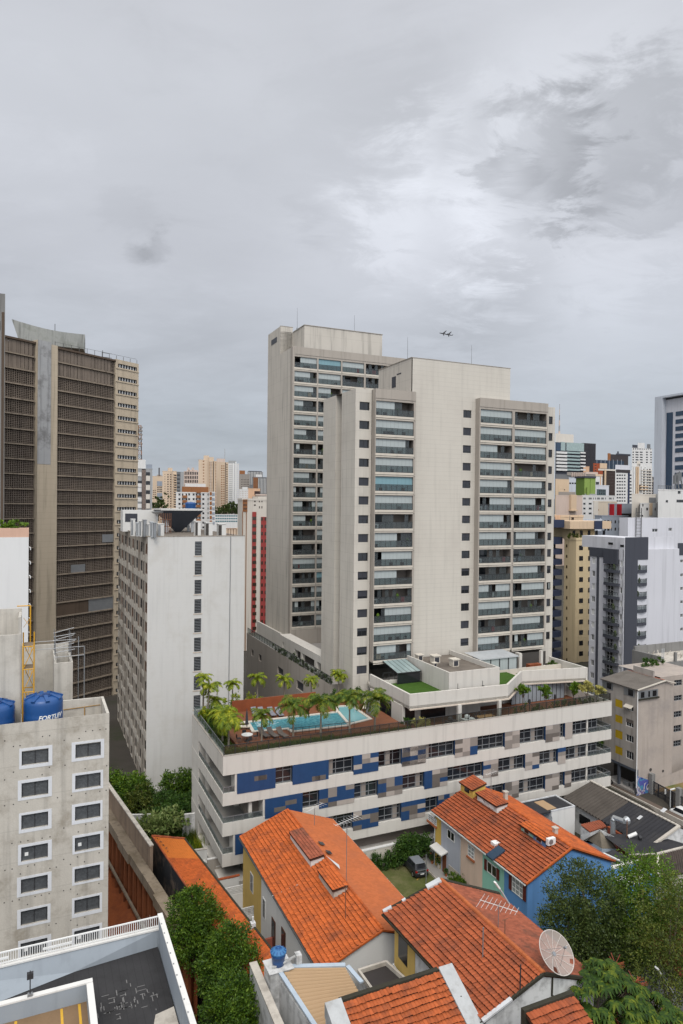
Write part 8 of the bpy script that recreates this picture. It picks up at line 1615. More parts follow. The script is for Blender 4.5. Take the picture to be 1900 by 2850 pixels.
 # right-hand dark corrugated roofs
 R=thing('shed','dark hipped corrugated roof at the right edge below the warehouse','shed',*AZ(qN,1345,1060,3.0)[:2],-.9);a,b,c,d=AZ(qN,1065,850,3.2),AZ(qN,1325,840,4.0),AZ(qN,1640,760,4.0),AZ(qN,1345,1060,3.0);corrugated('roof',R,[a,d,b,b],'brown_sheet',.26,.05);e=AZ(qN,1700,1000,3.0);corrugated('roof',R,[d,e,c,b],'brown_sheet',.26,.05);m=MB();m.bar(b,d,.25,.14);m.bar((b[0],b[1],b[2]),(c[0],c[1],c[2]),.25,.14);m.bar(a,b,.22,.12);part('ridge_cap',m,M_('mortar'),R);f=(c[0]+3,c[1]+6,3.2);m=MB();m.face([b,a,(a[0]+1,a[1]+5,3.0),(c[0],c[1]+5,3.0),c]);part('roof',m,M_('dark_sheet'),R);w=MB();w.prism([d[:2],e[:2],c[:2],a[:2]],-.9,2.7);part('wall',w,M_('white_stained'),R)
 R=thing('shed','lighter grey corrugated roof at the right edge, below the dark hipped roof','shed',*AZ(qN,1370,1080,2.8)[:2],-.9);p=[AZ(qN,1370,1080,2.9),AZ(qN,1640,1010,3.4),AZ(qN,1700,1190,2.8),AZ(qN,1500,1210,2.4)];corrugated('roof',R,[p[0],p[3],p[2],p[1]],mat('grey_sheet',(.24,.22,.195),.85,.2,.7,0,.1),.3,.06);w=MB();w.prism([x[:2] for x in p][::-1],-.9,2.2);part('wall',w,M_('white_stained'),R)
 R=thing('shed','flat dark strip of roof between the row house gable and the laundry pole','shed',*AZ(qN,830,835,2.9)[:2],-.9);p=[AZ(qN,815,835,3.0),AZ(qN,910,800,3.0),AZ(qN,1090,890,3.0),AZ(qN,1010,925,3.0)];m=MB();m.prism([x[:2] for x in p][::-1],2.6,3.0);part('roof',m,M_('dark_sheet'),R);m=MB();m.bar(p[0],p[3],.2,.14);part('verge',m,M_('white_paint'),R)
 # blue annex beside the gable
 z=3.4;p,q,r,s=AZ(qN,893,965,z),AZ(qN,1135,905,z),AZ(qN,1335,1050,z-.5),AZ(qN,1130,1105,z-.5);A=thing('blue_annex','blue walled annex with a thick white coping beside the blue gable','building',p[0],r[1],-.9);m=MB();m.box(p[0],q[0],p[1]-.2,p[1],-.9,z-.1);m.box(q[0]-.2,q[0],r[1],p[1]-.201,-.9,z-.5);m.box(p[0]-.3,q[0]-.201,r[1],r[1]+.2,-.9,2.6);part('wall',m,M_('f_blue'),A);m=MB();m.bar((p[0]-.2,p[1]-.1,z),(q[0]+.1,p[1]-.1,z),.34,.2);part('coping',m,M_('white_paint'),A);m=MB();m.box(p[0],q[0]-.21,r[1]+.21,p[1]-.21,2.2,2.4);part('roof',m,M_('white_paint'),A);m=MB();m.face([(q[0]-.21,r[1]+.2,2.41),(q[0]-.21,p[1]-.21,2.41),(q[0]-.21,p[1]-.21,z-.3),(q[0]-.21,r[1]+.2,z-.7)]);part('inner_wall',m,M_('f_pink'),A)
right_side()

# ---------------------------------------------------------------- old block with yellow shutters, mural, gate, street
def shutter_block():
 z0=.5;a0,b0,_=AZ(qO,680,2105,z0);t=thing('old_apartment_block','old stained apartment block with yellow shutters and a blank side wall','building',a0,b0,0)
 mat('old_render',(.40,.365,.33),.92,.15,.4,.25,.08,dirt=(.22,.19,.16),dirt_amt=.5,dirt_scale=.3);mat('blank_wall',(.40,.345,.30),.92,.16,.3,.14,.10,dirt=(.25,.225,.215),dirt_amt=.6,dirt_scale=.22);mat('shutter_yellow',(.50,.33,.015),.7,.25,1.5,.1,.08,jz=.12,jdark=.75,jw=.03)
 A=lambda x,y: on_a(*qO(x,y),a0);Bq=lambda x,y: on_b(*qO(x,y),b0)
 ze=A(690,620)[2];bL=A(190,455)[1];aR=Bq(1215,540)[0];ap=Bq(1085,490);zap=ap[2];aap=ap[0];base=A(665,1785)[2]
 w=MB();wins_=[]
 for xs,ys in (((375,480),((757,895),(985,1120),(1205,1350),(1440,1580))),((530,640),((830,945),(1045,1180),(1275,1400),(1510,1650)))):
  for y0,y1 in ys: p,q=A(xs[0],y0),A(xs[1],y1);zt=A((xs[0]+xs[1])/2,(y0*.5+(y0+25)*.5))[2];zb=A((xs[0]+xs[1])/2,y1-12)[2];wins_.append((q[1],p[1],zb,zt))
 holewall(w,'v',a0,b0,bL,base,ze-.1,wins_,.25);w.face([(a0,b0,2.6),(Bq(905,1960)[0]+0,b0,2.6),(aR,b0,3.4),(aR,b0,ze+.0),(aap,b0,zap-.1),(a0,b0,ze-.1)]) ;part('wall',w,M_('old_render'),t)
 bw=MB();bw.add([(a0+.01,b0-.02,1.0),(aR,b0-.02,1.6),(aR,b0-.02,ze+.05),(aap,b0-.02,zap-.12),(a0+.01,b0-.02,ze-.12)],[(0,1,2,3,4)]);bw.face([(aR,b0-.02,1),(aR,b0+9,1),(aR,b0+9,ze),(aR,b0-.02,ze)]);part('side_wall',bw,M_('blank_wall'),t)
 for i,h in enumerate(wins_):
  if i < 4: s=MB();s.box(a0+.02,a0+.06,h[0]+.02,h[1]-.02,h[2]+.02,h[3]-.02);part('shutter',s,M_('shutter_yellow'),t)
  else:
   o=window(t,'v',a0,h[0],h[2],h[1]-h[0],h[3]-h[2],('win','frame_white',3,(),.05),.15)
   if i == 4: s=MB();ym=(h[0]+h[1])/2;s.add([(a0-.02,h[0],h[3]),(a0-.02,h[1],h[3]),(a0-.55,h[1],h[2]+.55),(a0-.55,h[0],h[2]+.55),(a0-.02,h[0],h[3]-.1),(a0-.02,h[1],h[3]-.1),(a0-.55,h[1],h[2]+.45),(a0-.55,h[0],h[2]+.45)],[(0,1,2,3),(7,6,5,4),(3,2,6,7),(0,3,7,4),(1,5,6,2)]);part('blind',s,M_('slab_cream'),t)
   if i == 5: s=MB();s.box(a0+.05,a0+.09,h[0]+.03,h[1]-.03,h[3]-.5,h[3]-.02);part('blind',s,M_('tile_taupe'),t)
 # attic windows, roof
 for (x0,x1,y0,y1) in ((195,345,480,590),(505,660,610,690)): p,q=A(x0,y0),A(x1,y1);s=MB();s.box(a0-.04,a0-.003,q[1],p[1],ze-1.25,ze-.2);part('window',s,M_('metal_grey'),t);g=MB();m_=(q[1]*.65+p[1]*.35);g.box(a0-.06,a0-.041,m_-.4,m_+.45,ze-1.15,ze-.3);part('pane',g,M_('pane_black'),t)
 p,q=Bq(705,710),Bq(990,690);s=MB();s.box(p[0],q[0],b0-.10,b0-.022,ze-1.3,ze-.25);wo=part('window',s,M_('metal_grey'),t)
 for u0,u1 in ((.12,.3),(.5,.58),(.72,.92)): g=MB();g.box(p[0]+(q[0]-p[0])*u0,p[0]+(q[0]-p[0])*u1,b0-.12,b0-.101,ze-1.2,ze-.4);part('pane',g,M_('pane_black'),wo)
 le=MB();le.box(p[0]-.1,q[0]+.1,b0-.28,b0-.021,ze-1.5,ze-1.32);part('ledge',le,M_('moss'),t)
 corrugated('roof',t,[(a0-.3,bL+.3,ze),(a0-.3,b0-.3,ze),(aap,b0-.3,zap),(aap,bL+.3,zap)],mat('roof_grey_tile',(.135,.12,.105),.9,.2,.6,0,.12,dirt=(.07,.06,.05),dirt_amt=.5,dirt_scale=.5),.3,.05);corrugated('roof',t,[(aap,bL+.3,zap),(aap,b0-.3,zap),(aR+.2,b0-.3,ze+.3),(aR+.2,bL+.3,ze+.3)],'roof_old',.26,.05)
 ve=MB();ve.bar((a0-.3,b0-.3,ze+.02),(aap,b0-.3,zap+.05),.14,.16);ve.bar((aap,b0-.3,zap+.05),(aR+.2,b0-.3,ze+.3),.14,.14);part('verge',ve,M_('slab_cream'),t);pp=MB();pp.tube((a0-.08,b0-.1,1),(a0-.08,b0-.1,ze-.2),.07,8);part('downpipe',pp,M_('frame_white'),t);pa=MB();x0,x1=aap+.2,aap+1.5;pa.box(x0,x0+.25,b0+2.0,bL-.8,zap-.6,zap+.9);part('roof_parapet',pa,M_('old_render'),t)
 # ground floor shop opening
 sh=MB();sh.box(a0+2.5,a0+2.7,b0,bL,0,base);sh.box(a0+.02,a0+2.5,b0-.0,b0+.2,0,2.6);part('shop_back_wall',sh,M_('interior_dark'),t);co=MB();co.box(a0,a0+.35,b0+3.1,b0+3.4,0,base+.02);co.box(a0,a0+.35,b0-.021,b0+.25,.0,base+.02);co.box(a0-.05,a0+.3,b0,bL,base-.35,base+.0);part('pier',co,M_('tank_grey'),t);st=MB();st.box(a0-.05,a0+2.4,b0+.3,b0+5.8,.0,.32);part('step',st,M_('paving'),t);mo=MB();mo.box(a0+.6,a0+1.3,b0+1.1,b0+1.6,.34,1.1);mo.box(a0+.6,a0+1.1,b0+2.0,b0+2.9,.34,.8);part('counter',mo,M_('metal_grey'),t);vs=MB()
 for x,y,s_ in ((890,1790,.35),(1070,1808,.28)): c=on_b(*qO(x,y),b0-.03);vs.tube((c[0],b0-.05,c[2]),(c[0],b0-.03,c[2]),s_*.7,12)
 part('vent_hole',vs,M_('interior_dark'),t)
 # right wing with windows, roof terrace ruin behind
 W_=thing('old_apartment_block','older stained wing with grid windows at the right edge, behind the blank wall','building',aR+.02,b0+2.2,0);bb=b0+2.2;Q=lambda x,y: on_b(*qO(x,y),bb);hs=[]
 zs=[(Q(1230,y0)[2],Q(1230,y1)[2]) for y0,y1 in ((490,575),(715,795),(945,1035),(1150,1250),(1370,1460))];w=MB();zt=Q(1230,420)[2];x0,x1=Q(1228,500)[0],Q(1360,500)[0]
 hs=[(x0+.1,x1-.15,z1,z0_) for z0_,z1 in zs];holewall(w,'u',bb,aR+.03,aR+9,0,zt,hs,.3);w.face([(aR+.03,bb,zt),(aR+9,bb,zt),(aR+9,bb+8,zt),(aR+.03,bb+8,zt)]);part('wall',w,M_('blank_wall'),W_)
 for h in hs: window(W_,'u',bb,h[0],h[2],h[1]-h[0],h[3]-h[2],('win','frame_grey',3,(.5,),.06),.15)
 bb2=b0+9;q=lambda x,y: on_b(*qO(x,y),bb2);pz=q(1060,150)[2];px0=q(1055,150)[0];rn=thing('rooftop_ruin','unfinished grey concrete rooftop room at the right edge, open to the sky','building',px0,bb2,0);w=MB();w.box(px0,px0+.3,bb2,bb2+6,0,pz);w.box(px0+.301,px0+12,bb2,bb2+.3,0,pz-1.0);w.box(px0+.3,px0+12,bb2+5.7,bb2+6,0,pz+.6);w.box(px0+3.0,px0+3.4,bb2-.02,bb2+.32,pz-1,pz+.5);part('wall',w,M_('grey_raw'),rn);d=MB()
 for k in range(14): x=px0+random.uniform(.6,8);y=bb2+random.uniform(.6,5);d.bar((x,y,pz-.9),(x+random.uniform(-.8,.8),y+random.uniform(-.8,.8),pz-.2),.12,.1)
 fl=MB();fl.box(px0+.3,px0+12,bb2+.3,bb2+5.7,pz-1.2,pz-.95);part('floor',fl,M_('mortar'),rn);part('debris',d,M_('mortar'),rn);pr=MB()
 for x in (px0-.3,px0+.1): pr.tube((x,bb2-.2,pz-3),(x+.1,bb2-.2,pz+1.4),.06,5)
 part('pipe',pr,M_('metal_light'),rn);hedge_row('roof_plants','green plants on the old roof terrace beside the concrete ruin',px0-5.5,px0-.5,bb2-1.5,bb2-.6,zap-.4,zap+1.4,900,.3,'leaf_mid');tree('climbing_plant','dark green plant hanging on the wall between the old block and its wing',aR+.4,b0+1.6,6,lumps(4,.8,.5,1.2,.5,1.0),700,.25,.12,'leaf_tree',.03);tree('bush','dark bush squeezed between the podium and the yellow shutters',a0-1.1,bL+.3,4.5,lumps(5,1.0,1.0,1.0,.5,.8),900,.25,.12,'leaf_tree',.05)
 # mural wall
 p0,p1=on_b(*qO(690,2100),b0-.12),on_b(*qO(900,2100),b0-.12);m=MB();zt0,zt1=on_b(*qO(690,1880),b0-.12)[2],on_b(*qO(895,1955),b0-.12)[2];m.add([(p0[0],b0-.12,-.3),(p1[0],b0-.12,-.6),(p1[0],b0-.12,zt1),(p0[0],b0-.12,zt0),(p0[0],b0-.025,-.3),(p1[0],b0-.025,-.6),(p1[0],b0-.025,zt1),(p0[0],b0-.025,zt0)],[(0,1,2,3),(7,6,5,4),(3,2,6,7),(0,3,7,4),(1,5,6,2)])
 mm=bpy.data.materials.new('mural_paint');mm.use_nodes=True;nt=mm.node_tree;bs=nt.nodes['Principled BSDF'];bs.inputs['Roughness'].default_value=.7;tc=nt.nodes.new('ShaderNodeTexCoord');nz=nt.nodes.new('ShaderNodeTexNoise');nz.inputs['Scale'].default_value=.55;nz.inputs['Detail'].default_value=4;nz.inputs['Distortion'].default_value=1.6;nt.links.new(tc.outputs['Object'],nz.inputs['Vector']);cr=nt.nodes.new('ShaderNodeValToRGB');nt.links.new(nz.outputs['Fac'],cr.inputs[0]);e=cr.color_ramp.elements;cr.color_ramp.interpolation='CONSTANT';e[0].position=0;e[0].color=(.03,.05,.22,1);e[1].position=.64;e[1].color=(.42,.25,.08,1)
 for pos,c in ((.36,(.06,.22,.34,1)),(.43,(.07,.08,.30,1)),(.49,(.50,.48,.50,1)),(.54,(.02,.02,.05,1)),(.58,(.16,.12,.38,1))): q_=e.new(pos);q_.color=c
 nt.links.new(cr.outputs[0],bs.inputs['Base Color']);MATS['mural_paint']=mm;o=solo('mural_wall',m,mm,'colourful painted mural wall in blue and violet at the foot of the blank wall','mural',p0[0],b0-.12,0)
 # lot behind the gate
 zg=-.2;gp=[AZ(qO,905,1960,zg),AZ(qO,905,2190,zg)]
 lot=[AZ(qO,905,2185,-.5),AZ(qO,1420,2480,-.5)];ga=thing('gate','black iron sliding gate and bar fence on the street','gate',lot[0][0],lot[1][1],-.5);P0,P1=Vector((*lot[0][:2],-.5)),Vector((*lot[1][:2],-.5));rl=MB()
 for z in (.15,1.2,2.3): rl.bar(P0+Vector((0,0,z)),P1+Vector((0,0,z)),.1)
 for k in range(46): c=P0.lerp(P1,k/45);rl.bar(c,c+Vector((0,0,2.3)),.05 if k % 9 else .16)
 part('bars',rl,M_('frame_dark'),ga);sg=MB();c=P0.lerp(P1,.40);sg.box(c.x-.2,c.x+.2,c.y-.1,c.y-.04,1.0,1.7);part('notice',sg,M_('frame_white'),ga)
 for f,lab in ((0.0,'stained square gate post beside the mural'),(.78,'stained square gate post at the right end of the gate')): c=P0.lerp(P1,f);m=MB();m.box(c.x-.3,c.x+.3,c.y-.3,c.y+.3,-.6,2.6+.2);solo('gate_post',m,M_('grey_raw'),lab,'post',c.x,c.y,-.6)
 g=MB();far=b0+1.9;g.face([(P0.x+.4,P0.y,-.42),(P1.x+.4,P1.y,-.42),(P1.x+30,P1.y,-.42),(P1.x+30,b0+2,1.2),(P0.x+.4,b0-.2,.2)]);o=part('vacant_lot',g,mat('lot_ground',(.27,.16,.085),.95,.2,.6,0,.2,dirt=(.06,.10,.02),dirt_amt=.95,dirt_scale=.13),off=(0,0,0));o.location=cw(0,0);o.rotation_euler=(0,0,GR);o['kind']='structure'
 tuft('grass','rough green grass in the vacant lot behind the gate',P0.x+1,P0.x+14,P0.y+.0,b0-.4,-.1,5000,.35,'blade',keep=lambda x,y: y > P0.y+.5+.28*(x-P0.x-1)*0)
 m=MB();s0,s1=AZ(qO,940,1950,.4),AZ(qO,1359,1790,.6);m.face([(P0.x+.6,b0-.06,-.5),(aR+9,b0-.06,-.5),(aR+9,b0-.06,3.4),(P0.x+.6,b0-.06,1.4)]);solo('lot_wall',m,M_('blank_wall'),'stained low boundary wall behind the vacant lot grass','wall',P0.x+.6,b0-.06,0)
 # street and pavement
 st=MB();st.face([(53.9,-40,-.86),(58.4,-40,-.86),(a0+.4,60,-.30),(54.6,60,-.30)]);o=part('street',st,mat('asphalt',(.060,.055,.055),.8,.2,.6,0,.15,dirt=(.10,.085,.075),dirt_amt=.4,dirt_scale=.3),off=(0,0,0));o.location=cw(0,0);o.rotation_euler=(0,0,GR);o['kind']='structure';pv=MB();pv.box(58.41,a0+.3,-45,b0+7,-1.2,-.05);o=part('pavement',pv,mat('pave_brown',(.125,.095,.075),.85,.2,.8,0,.1),off=(0,0,0));o.location=cw(0,0);o.rotation_euler=(0,0,GR);o['kind']='structure';kb=MB();kb.box(58.25,58.409,-45,b0+7,-1.2,-.03);o=part('kerb',kb,M_('mortar'),off=(0,0,0));o.location=cw(0,0);o.rotation_euler=(0,0,GR);o['kind']='structure'
 lp=AZ(qO,1175,2340,-.1);lt=on_b(*qO(1180,2080),lp[1]);m=MB();m.tube((lp[0],lp[1],-.1),(lp[0],lp[1],lt[2]),.07,8,.045);ls=thing('street_lamp','slim grey street lamp with a white head in front of the gate','lamp',lp[0],lp[1],-.1);part('pole',m,M_('metal_light'),ls);m=MB();m.bar((lp[0],lp[1],lt[2]),(lp[0]+.7,lp[1]-.1,lt[2]+.1),.18,.1);part('lamp_head',m,M_('frame_white'),ls)
 # parked motorcycles in the dark opening: simple frames, two wheels, tank, seat, bars
 mat('moto_blue',(.02,.04,.12),.4,.1,1,0,0)
 def moto(a,b,rot,label):
  t=thing('motorcycle',label,'motorcycle',a,b,.0,rot=rot)
  for y in (-.62,.62): w=MB();w.lathe((0,0,0),[(.20,-.05),(.29,-.05),(.30,0),(.29,.05),(.20,.05)],14,cap=False);me=w.mesh('wheel',[M_('tyre')]);o=inst('wheel',me,t,(0,y,.30));o.rotation_euler=(0,PI/2,0)
  m=MB();m.tube((0,-.62,.30),(0,.1,.45),.04,6);m.tube((0,.62,.30),(0,.42,.95),.035,6);m.tube((0,.1,.45),(0,.45,.85),.05,6);part('frame',m,M_('black_plastic'),t,(0,0,0));m=MB();m.box(-.13,.13,.05,.42,.68,.90);part('tank',m,M_('moto_blue'),t,(0,0,0));m=MB();m.box(-.12,.12,-.62,.04,.70,.80);part('seat',m,M_('black_plastic'),t,(0,0,0));m=MB();m.tube((-.33,.40,.98),(.33,.40,.98),.02,5);m.box(-.08,.08,.45,.56,.82,.98);part('handlebar',m,M_('metal_grey'),t,(0,0,0))
 moto(a0-1.0,b0+4.3,1.3,'dark blue motorcycle parked at the shop opening, nearer the podium');moto(a0-1.3,b0+5.6,1.2,'dark motorcycle parked behind the blue one at the shop opening')
shutter_block()
p=AZ(qN,1555,500,-.3);
def white_car():
 t=thing('parked_car','white car at the right edge, only its front corner in the photo','car',p[0]+1.0,p[1]+.2,-.84);b=MB();sec=[(-2.0,.6,.35,.7),(-1.7,.82,.25,.85),(-.5,.86,.2,.92),(.9,.86,.2,.92),(1.7,.82,.25,.88),(2.0,.65,.35,.75)];V=[]
 for y,w,z0,z1 in sec: V += [(-w,y,z0),(-w*1.02,y,(z0+z1)/2),(-w*.92,y,z1),(w*.92,y,z1),(w*1.02,y,(z0+z1)/2),(w,y,z0)]
 b.add(V,[(i*6+j,(i+1)*6+j,(i+1)*6+j+1,i*6+j+1) for i in range(5) for j in range(5)]+[tuple(range(5,-1,-1)),tuple(range(30,36))]);part('body',b,M_('frame_white'),t,(0,0,0));g=MB();g.add([(-.75,-1.2,.9),(.75,-1.2,.9),(.75,1.4,.9),(-.75,1.4,.9),(-.6,-.6,1.4),(.6,-.6,1.4),(.6,1.0,1.4),(-.6,1.0,1.4)],[(0,1,5,4),(1,2,6,5),(2,3,7,6),(3,0,4,7)]);part('window',g,M_('dark_glass'),t,(0,0,0));r=MB();r.box(-.61,.61,-.62,1.02,1.4,1.45);part('roof',r,M_('frame_white'),t,(0,0,0))
 for sx in (-1,1):
  for y in (-1.25,1.25): m=MB();m.tube((sx*.66,y,.31),(sx*.88,y,.31),.31,16);part('wheel',m,M_('tyre'),t,(0,0,0))
  m=MB();m.box(sx*.55-.14,sx*.55+.14,-2.02,-1.9,.55,.7);part('headlight',m,M_('metal_light'),t,(0,0,0))
white_car()

# ---------------------------------------------------------------- pool deck
def pool():
 t=thing('swimming_pool','turquoise swimming pool with a square shallow basin at its right end','swimming pool',5,4.5,13.0);z=13.87
 pts=[AZ(qD,x,y,z)[:2] for x,y in ((425,612),(680,592),(712,616),(1118,572),(1143,556),(1282,520),(1140,425),(1042,432),(980,482),(800,490),(392,545))]
 P=[(5.2,6.6),(9.2,6.1),(9.35,4.9),(16.2,4.5),(16.7,4.9),(19.8,5.7),(20.0,11.6),(18.1,11.9),(17.2,9.8),(5.6,10.2)];P=P[::-1][::-1]
 w=MB();w.face([(x,y,z+.03) for x,y in P]);mw=bpy.data.materials.new('pool_water');mw.use_nodes=True;nt=mw.node_tree;b=nt.nodes['Principled BSDF'];b.inputs['Roughness'].default_value=.08;tc=nt.nodes.new('ShaderNodeTexCoord');nz=nt.nodes.new('ShaderNodeTexNoise');nz.inputs['Scale'].default_value=3.5;nz.inputs['Detail'].default_value=4;nt.links.new(tc.outputs['Object'],nz.inputs['Vector']);cr=nt.nodes.new('ShaderNodeValToRGB');cr.color_ramp.elements[0].color=(.03,.17,.22,1);cr.color_ramp.elements[0].position=.35;cr.color_ramp.elements[1].color=(.10,.32,.36,1);cr.color_ramp.elements[1].position=.7;nt.links.new(nz.outputs['Fac'],cr.inputs[0]);nt.links.new(cr.outputs[0],b.inputs['Base Color']);bp=nt.nodes.new('ShaderNodeBump');bp.inputs['Strength'].default_value=.35;bp.inputs['Distance'].default_value=.06;nt.links.new(nz.outputs['Fac'],bp.inputs['Height']);nt.links.new(bp.outputs[0],b.inputs['Normal']);MATS['pool_water']=mw;part('water',w,mw,t)
 c=MB();n=len(P);ctr=Vector((12,7.5,0))
 for i in range(n): p,q=Vector((*P[i],z+.07)),Vector((*P[(i+1) % n],z+.07+.002*i));d=(q-p).normalized();c.bar(p-d*.15,q+d*.15,.38,.10)
 part('coping',c,M_('stone_pale'),t);dv=MB();dv.bar((16.5,4.9,z+.09),(17.3,9.9,z+.09),.35,.12);part('divider',dv,M_('stone_pale'),t)
 lt=MB();lt.face([(17.0,5.2,z+.034),(19.6,5.9,z+.034),(19.8,11.4,z+.034),(18.2,11.7,z+.034),(17.4,9.7,z+.034)]);part('shallow_basin',lt,mat('pool_shallow',(.17,.36,.38),.15,.15,3,0,.1),t);fm=MB();rs=random.Random(4)
 for k in range(60): x=7.0+rs.gauss(0,.7);y=8.9+rs.gauss(0,.35);fm.box(x,x+rs.uniform(.05,.4),y,y+.05,z+.031,z+.036)
 part('foam',fm,M_('frame_white'),t,kind='stuff');rl=MB()
 for dx in (0,.5): rl.tube((19.2+dx,9.0,z),(19.2+dx,9.0,z+.9),.025,5);rl.tube((19.2+dx,9.0,z+.9),(18.9+dx,9.9,z+.3),.025,5)
 part('ladder',rl,M_('metal_light'),t)
 wl_=MB();wl_.box(20.4,20.7,6.2,8.2,z,z+1.9);solo('stone_screen',wl_,M_('grey_raw'),'grey stone outdoor shower wall at the right end of the pool','wall',20.4,6.2,z)
 fn=MB();fn.bar((8.6,3.9,z+.8),(16.5,3.4,z+.8),.04);fn.bar((8.6,3.9,z),(16.5,3.4,z),.04)
 for k in range(11): x=8.6+7.9*k/10;fn.bar((x,3.9-.5*k/10,z),(x,3.9-.5*k/10,z+.8),.035)
 solo('pool_fence',fn,M_('frame_dark'),'low dark fence along the near side of the pool','fence',8.6,3.9,z)
pool();ZD=13.87
def lounger(a,b,rot,label,fab='tile_taupe'):
 t=thing('sun_lounger',label,'sun lounger',a,b,ZD,'sun loungers round the pool',rot);m=MB();m.box(-.32,.32,-.95,.35,.26,.34);part('mattress',m,M_(fab),t,(0,0,0));m=MB();m.add([(-.32,.35,.28),(.32,.35,.28),(.32,.95,.80),(-.32,.95,.80),(-.32,.32,.36),(.32,.32,.36),(.32,.90,.86),(-.32,.90,.86)],[(0,1,2,3),(7,6,5,4),(0,4,5,1),(1,5,6,2),(2,6,7,3),(3,7,4,0)]);part('backrest',m,M_(fab),t,(0,0,0))
 for x in (-.28,.28):
  for y in (-.85,.3): m=MB();m.box(x-.03,x+.03,y-.03,y+.03,0,.26);part('leg',m,M_('frame_dark'),t,(0,0,0))
mat('lounger_grey',(.20,.20,.225),.8,.1,2,0,.05)
for i,(x,lab) in enumerate(((435,'grey sun lounger, first from the left along the wooden screen'),(485,'grey sun lounger, second from the left along the wooden screen'),(555,'grey sun lounger, third from the left along the wooden screen'),(610,'grey sun lounger, rightmost of the four along the wooden screen'))): p=AZ(qD,x,475,ZD+.3);lounger(p[0],p[1]-.5,0,lab,'lounger_grey')
for x,lab in ((505,'brown lounge chair nearest the white table on the pool edge'),(570,'brown lounge chair, middle of the three on the near pool edge'),(640,'brown lounge chair at the right of the three on the near pool edge')): p=AZ(qD,x,640,ZD+.2);lounger(p[0],p[1],.2,lab)
for x,y,r,lab in ((340,555,1.2,'pale sun lounger at the left end of the pool, farther one'),(345,585,1.2,'pale sun lounger at the left end of the pool, nearer one'),(1250,440,-.6,'white sun lounger near the right end of the pool'),(1300,432,-.6,'white sun lounger farthest right behind the pool')): p=AZ(qD,x,y,ZD+.2);lounger(p[0],p[1],r,lab,'slab_cream')
p=AZ(qD,385,640,ZD+.7);t=thing('round_table','round white table with chairs beside the closed parasol','table',p[0],p[1],ZD);m=MB();m.lathe((0,0,.70),[(.62,0),(.64,.04),(.02,.05)],20);part('table_top',m,M_('frame_white'),t,(0,0,0));m=MB();m.tube((0,0,0),(0,0,.7),.05,8);m.lathe((0,0,0),[(.3,0),(.28,.04),(.02,.06)],12);part('base',m,M_('frame_dark'),t,(0,0,0))
for k,lab in enumerate(('dark chair at the round white table, left side','dark chair at the round white table, right side','dark chair at the round white table, near side','dark chair at the round white table, far side')):
 a_=(PI,0,-PI/2,PI/2)[k];c=thing('chair',lab,'chair',p[0]+math.cos(a_)*.95,p[1]+math.sin(a_)*.95,ZD,'chairs at the round table',a_+PI/2);m=MB();m.box(-.22,.22,-.22,.22,.42,.47);part('seat',m,M_('frame_dark'),c,(0,0,0));m=MB();m.box(-.22,.22,-.25,-.221,.47,.88);part('backrest',m,M_('frame_dark'),c,(0,0,0))
 for x in (-.19,.19):
  for y in (-.2,.2): m=MB();m.tube((x,y,0),(x,y,.42),.015,5);part('leg',m,M_('metal_grey'),c,(0,0,0))
p=AZ(qD,382,602,ZD);t=thing('parasol','closed dark parasol standing behind the round white table','parasol',p[0],p[1],ZD);m=MB();m.tube((0,0,0),(0,0,2.4),.03,6);part('pole',m,M_('frame_dark'),t,(0,0,0));m=MB();m.lathe((0,0,.7),[(.20,0),(.16,.5),(.10,1.2),(.02,1.75)],10);part('canopy',m,M_('shutter_dark'),t,(0,0,0))
tuft('grass','strip of lawn inside the glass balustrade along the front',.4,13,.36,1.5,13.86,3500,.38,'blade');tuft('grass','strip of yellowish lawn inside the left glass balustrade',.4,1.9,1.5,14.6,13.86,3500,.35,'leaf_reed');tuft('grass','shorter planting along the glass balustrade below the right part of the pool',13,22.5,.36,1.1,13.86,1500,.3,'blade')
wl2=MB();wl2.box(2.0,2.25,1.6,9.5,ZD,ZD+.45);wl2.box(2.25,22.4,1.45,1.6,ZD,ZD+.25);solo('planter_edge',wl2,M_('deck_wood'),'dark brown planter edging between the lawn strips and the wooden deck','planter',2.0,1.45,ZD)
# palms: (foot pixel, crown pixel) on the deck, then those behind the screen
PM=[palm_mesh(1,1.0,19,'leaf_palm',1,1.1),palm_mesh(1,1.0,17,'leaf_palm_dark',2,.8),palm_mesh(1,1.0,20,'leaf_palm',3,1.4)]
def palm(label,a,b,z,h,R,kind,rz):
 t=thing('palm_tree',label,'palm tree',a,b,z,'palms round the pool deck',rz);tr,cr=palm_mesh(h,R,18+kind % 3,('leaf_palm','leaf_palm_dark','leaf_palm')[kind],int(a*7+b*3),(1.0,.8,1.4)[kind],random.uniform(-.15,.15));inst('trunk',tr,t,(0,0,0));inst('crown',cr,t,(0,0,0))
DP=[(205,705,240,470,200,2,'big drooping yellow-green palm at the near left corner, left of the closed parasol'),(250,745,275,520,190,2,'big drooping palm right behind the corner of the balustrade'),(65,505,75,225,110,0,'slender palm at the back left corner, left of a pair'),(98,525,110,285,150,0,'slender palm at the back left corner, right of a pair'),(150,500,165,385,130,0,'bushy low palm beside the slender pair'),(490,690,500,490,150,1,'small dark palm standing before the left end of the pool'),(720,650,715,420,210,1,'wide dark palm before the middle of the pool'),(920,645,920,390,230,1,'wide dark palm right of the middle of the pool'),(1130,640,1125,360,190,1,'tall palm before the basin divider'),(1312,620,1315,365,210,1,'palm with spreading fronds right of the pool near the stone screen')]
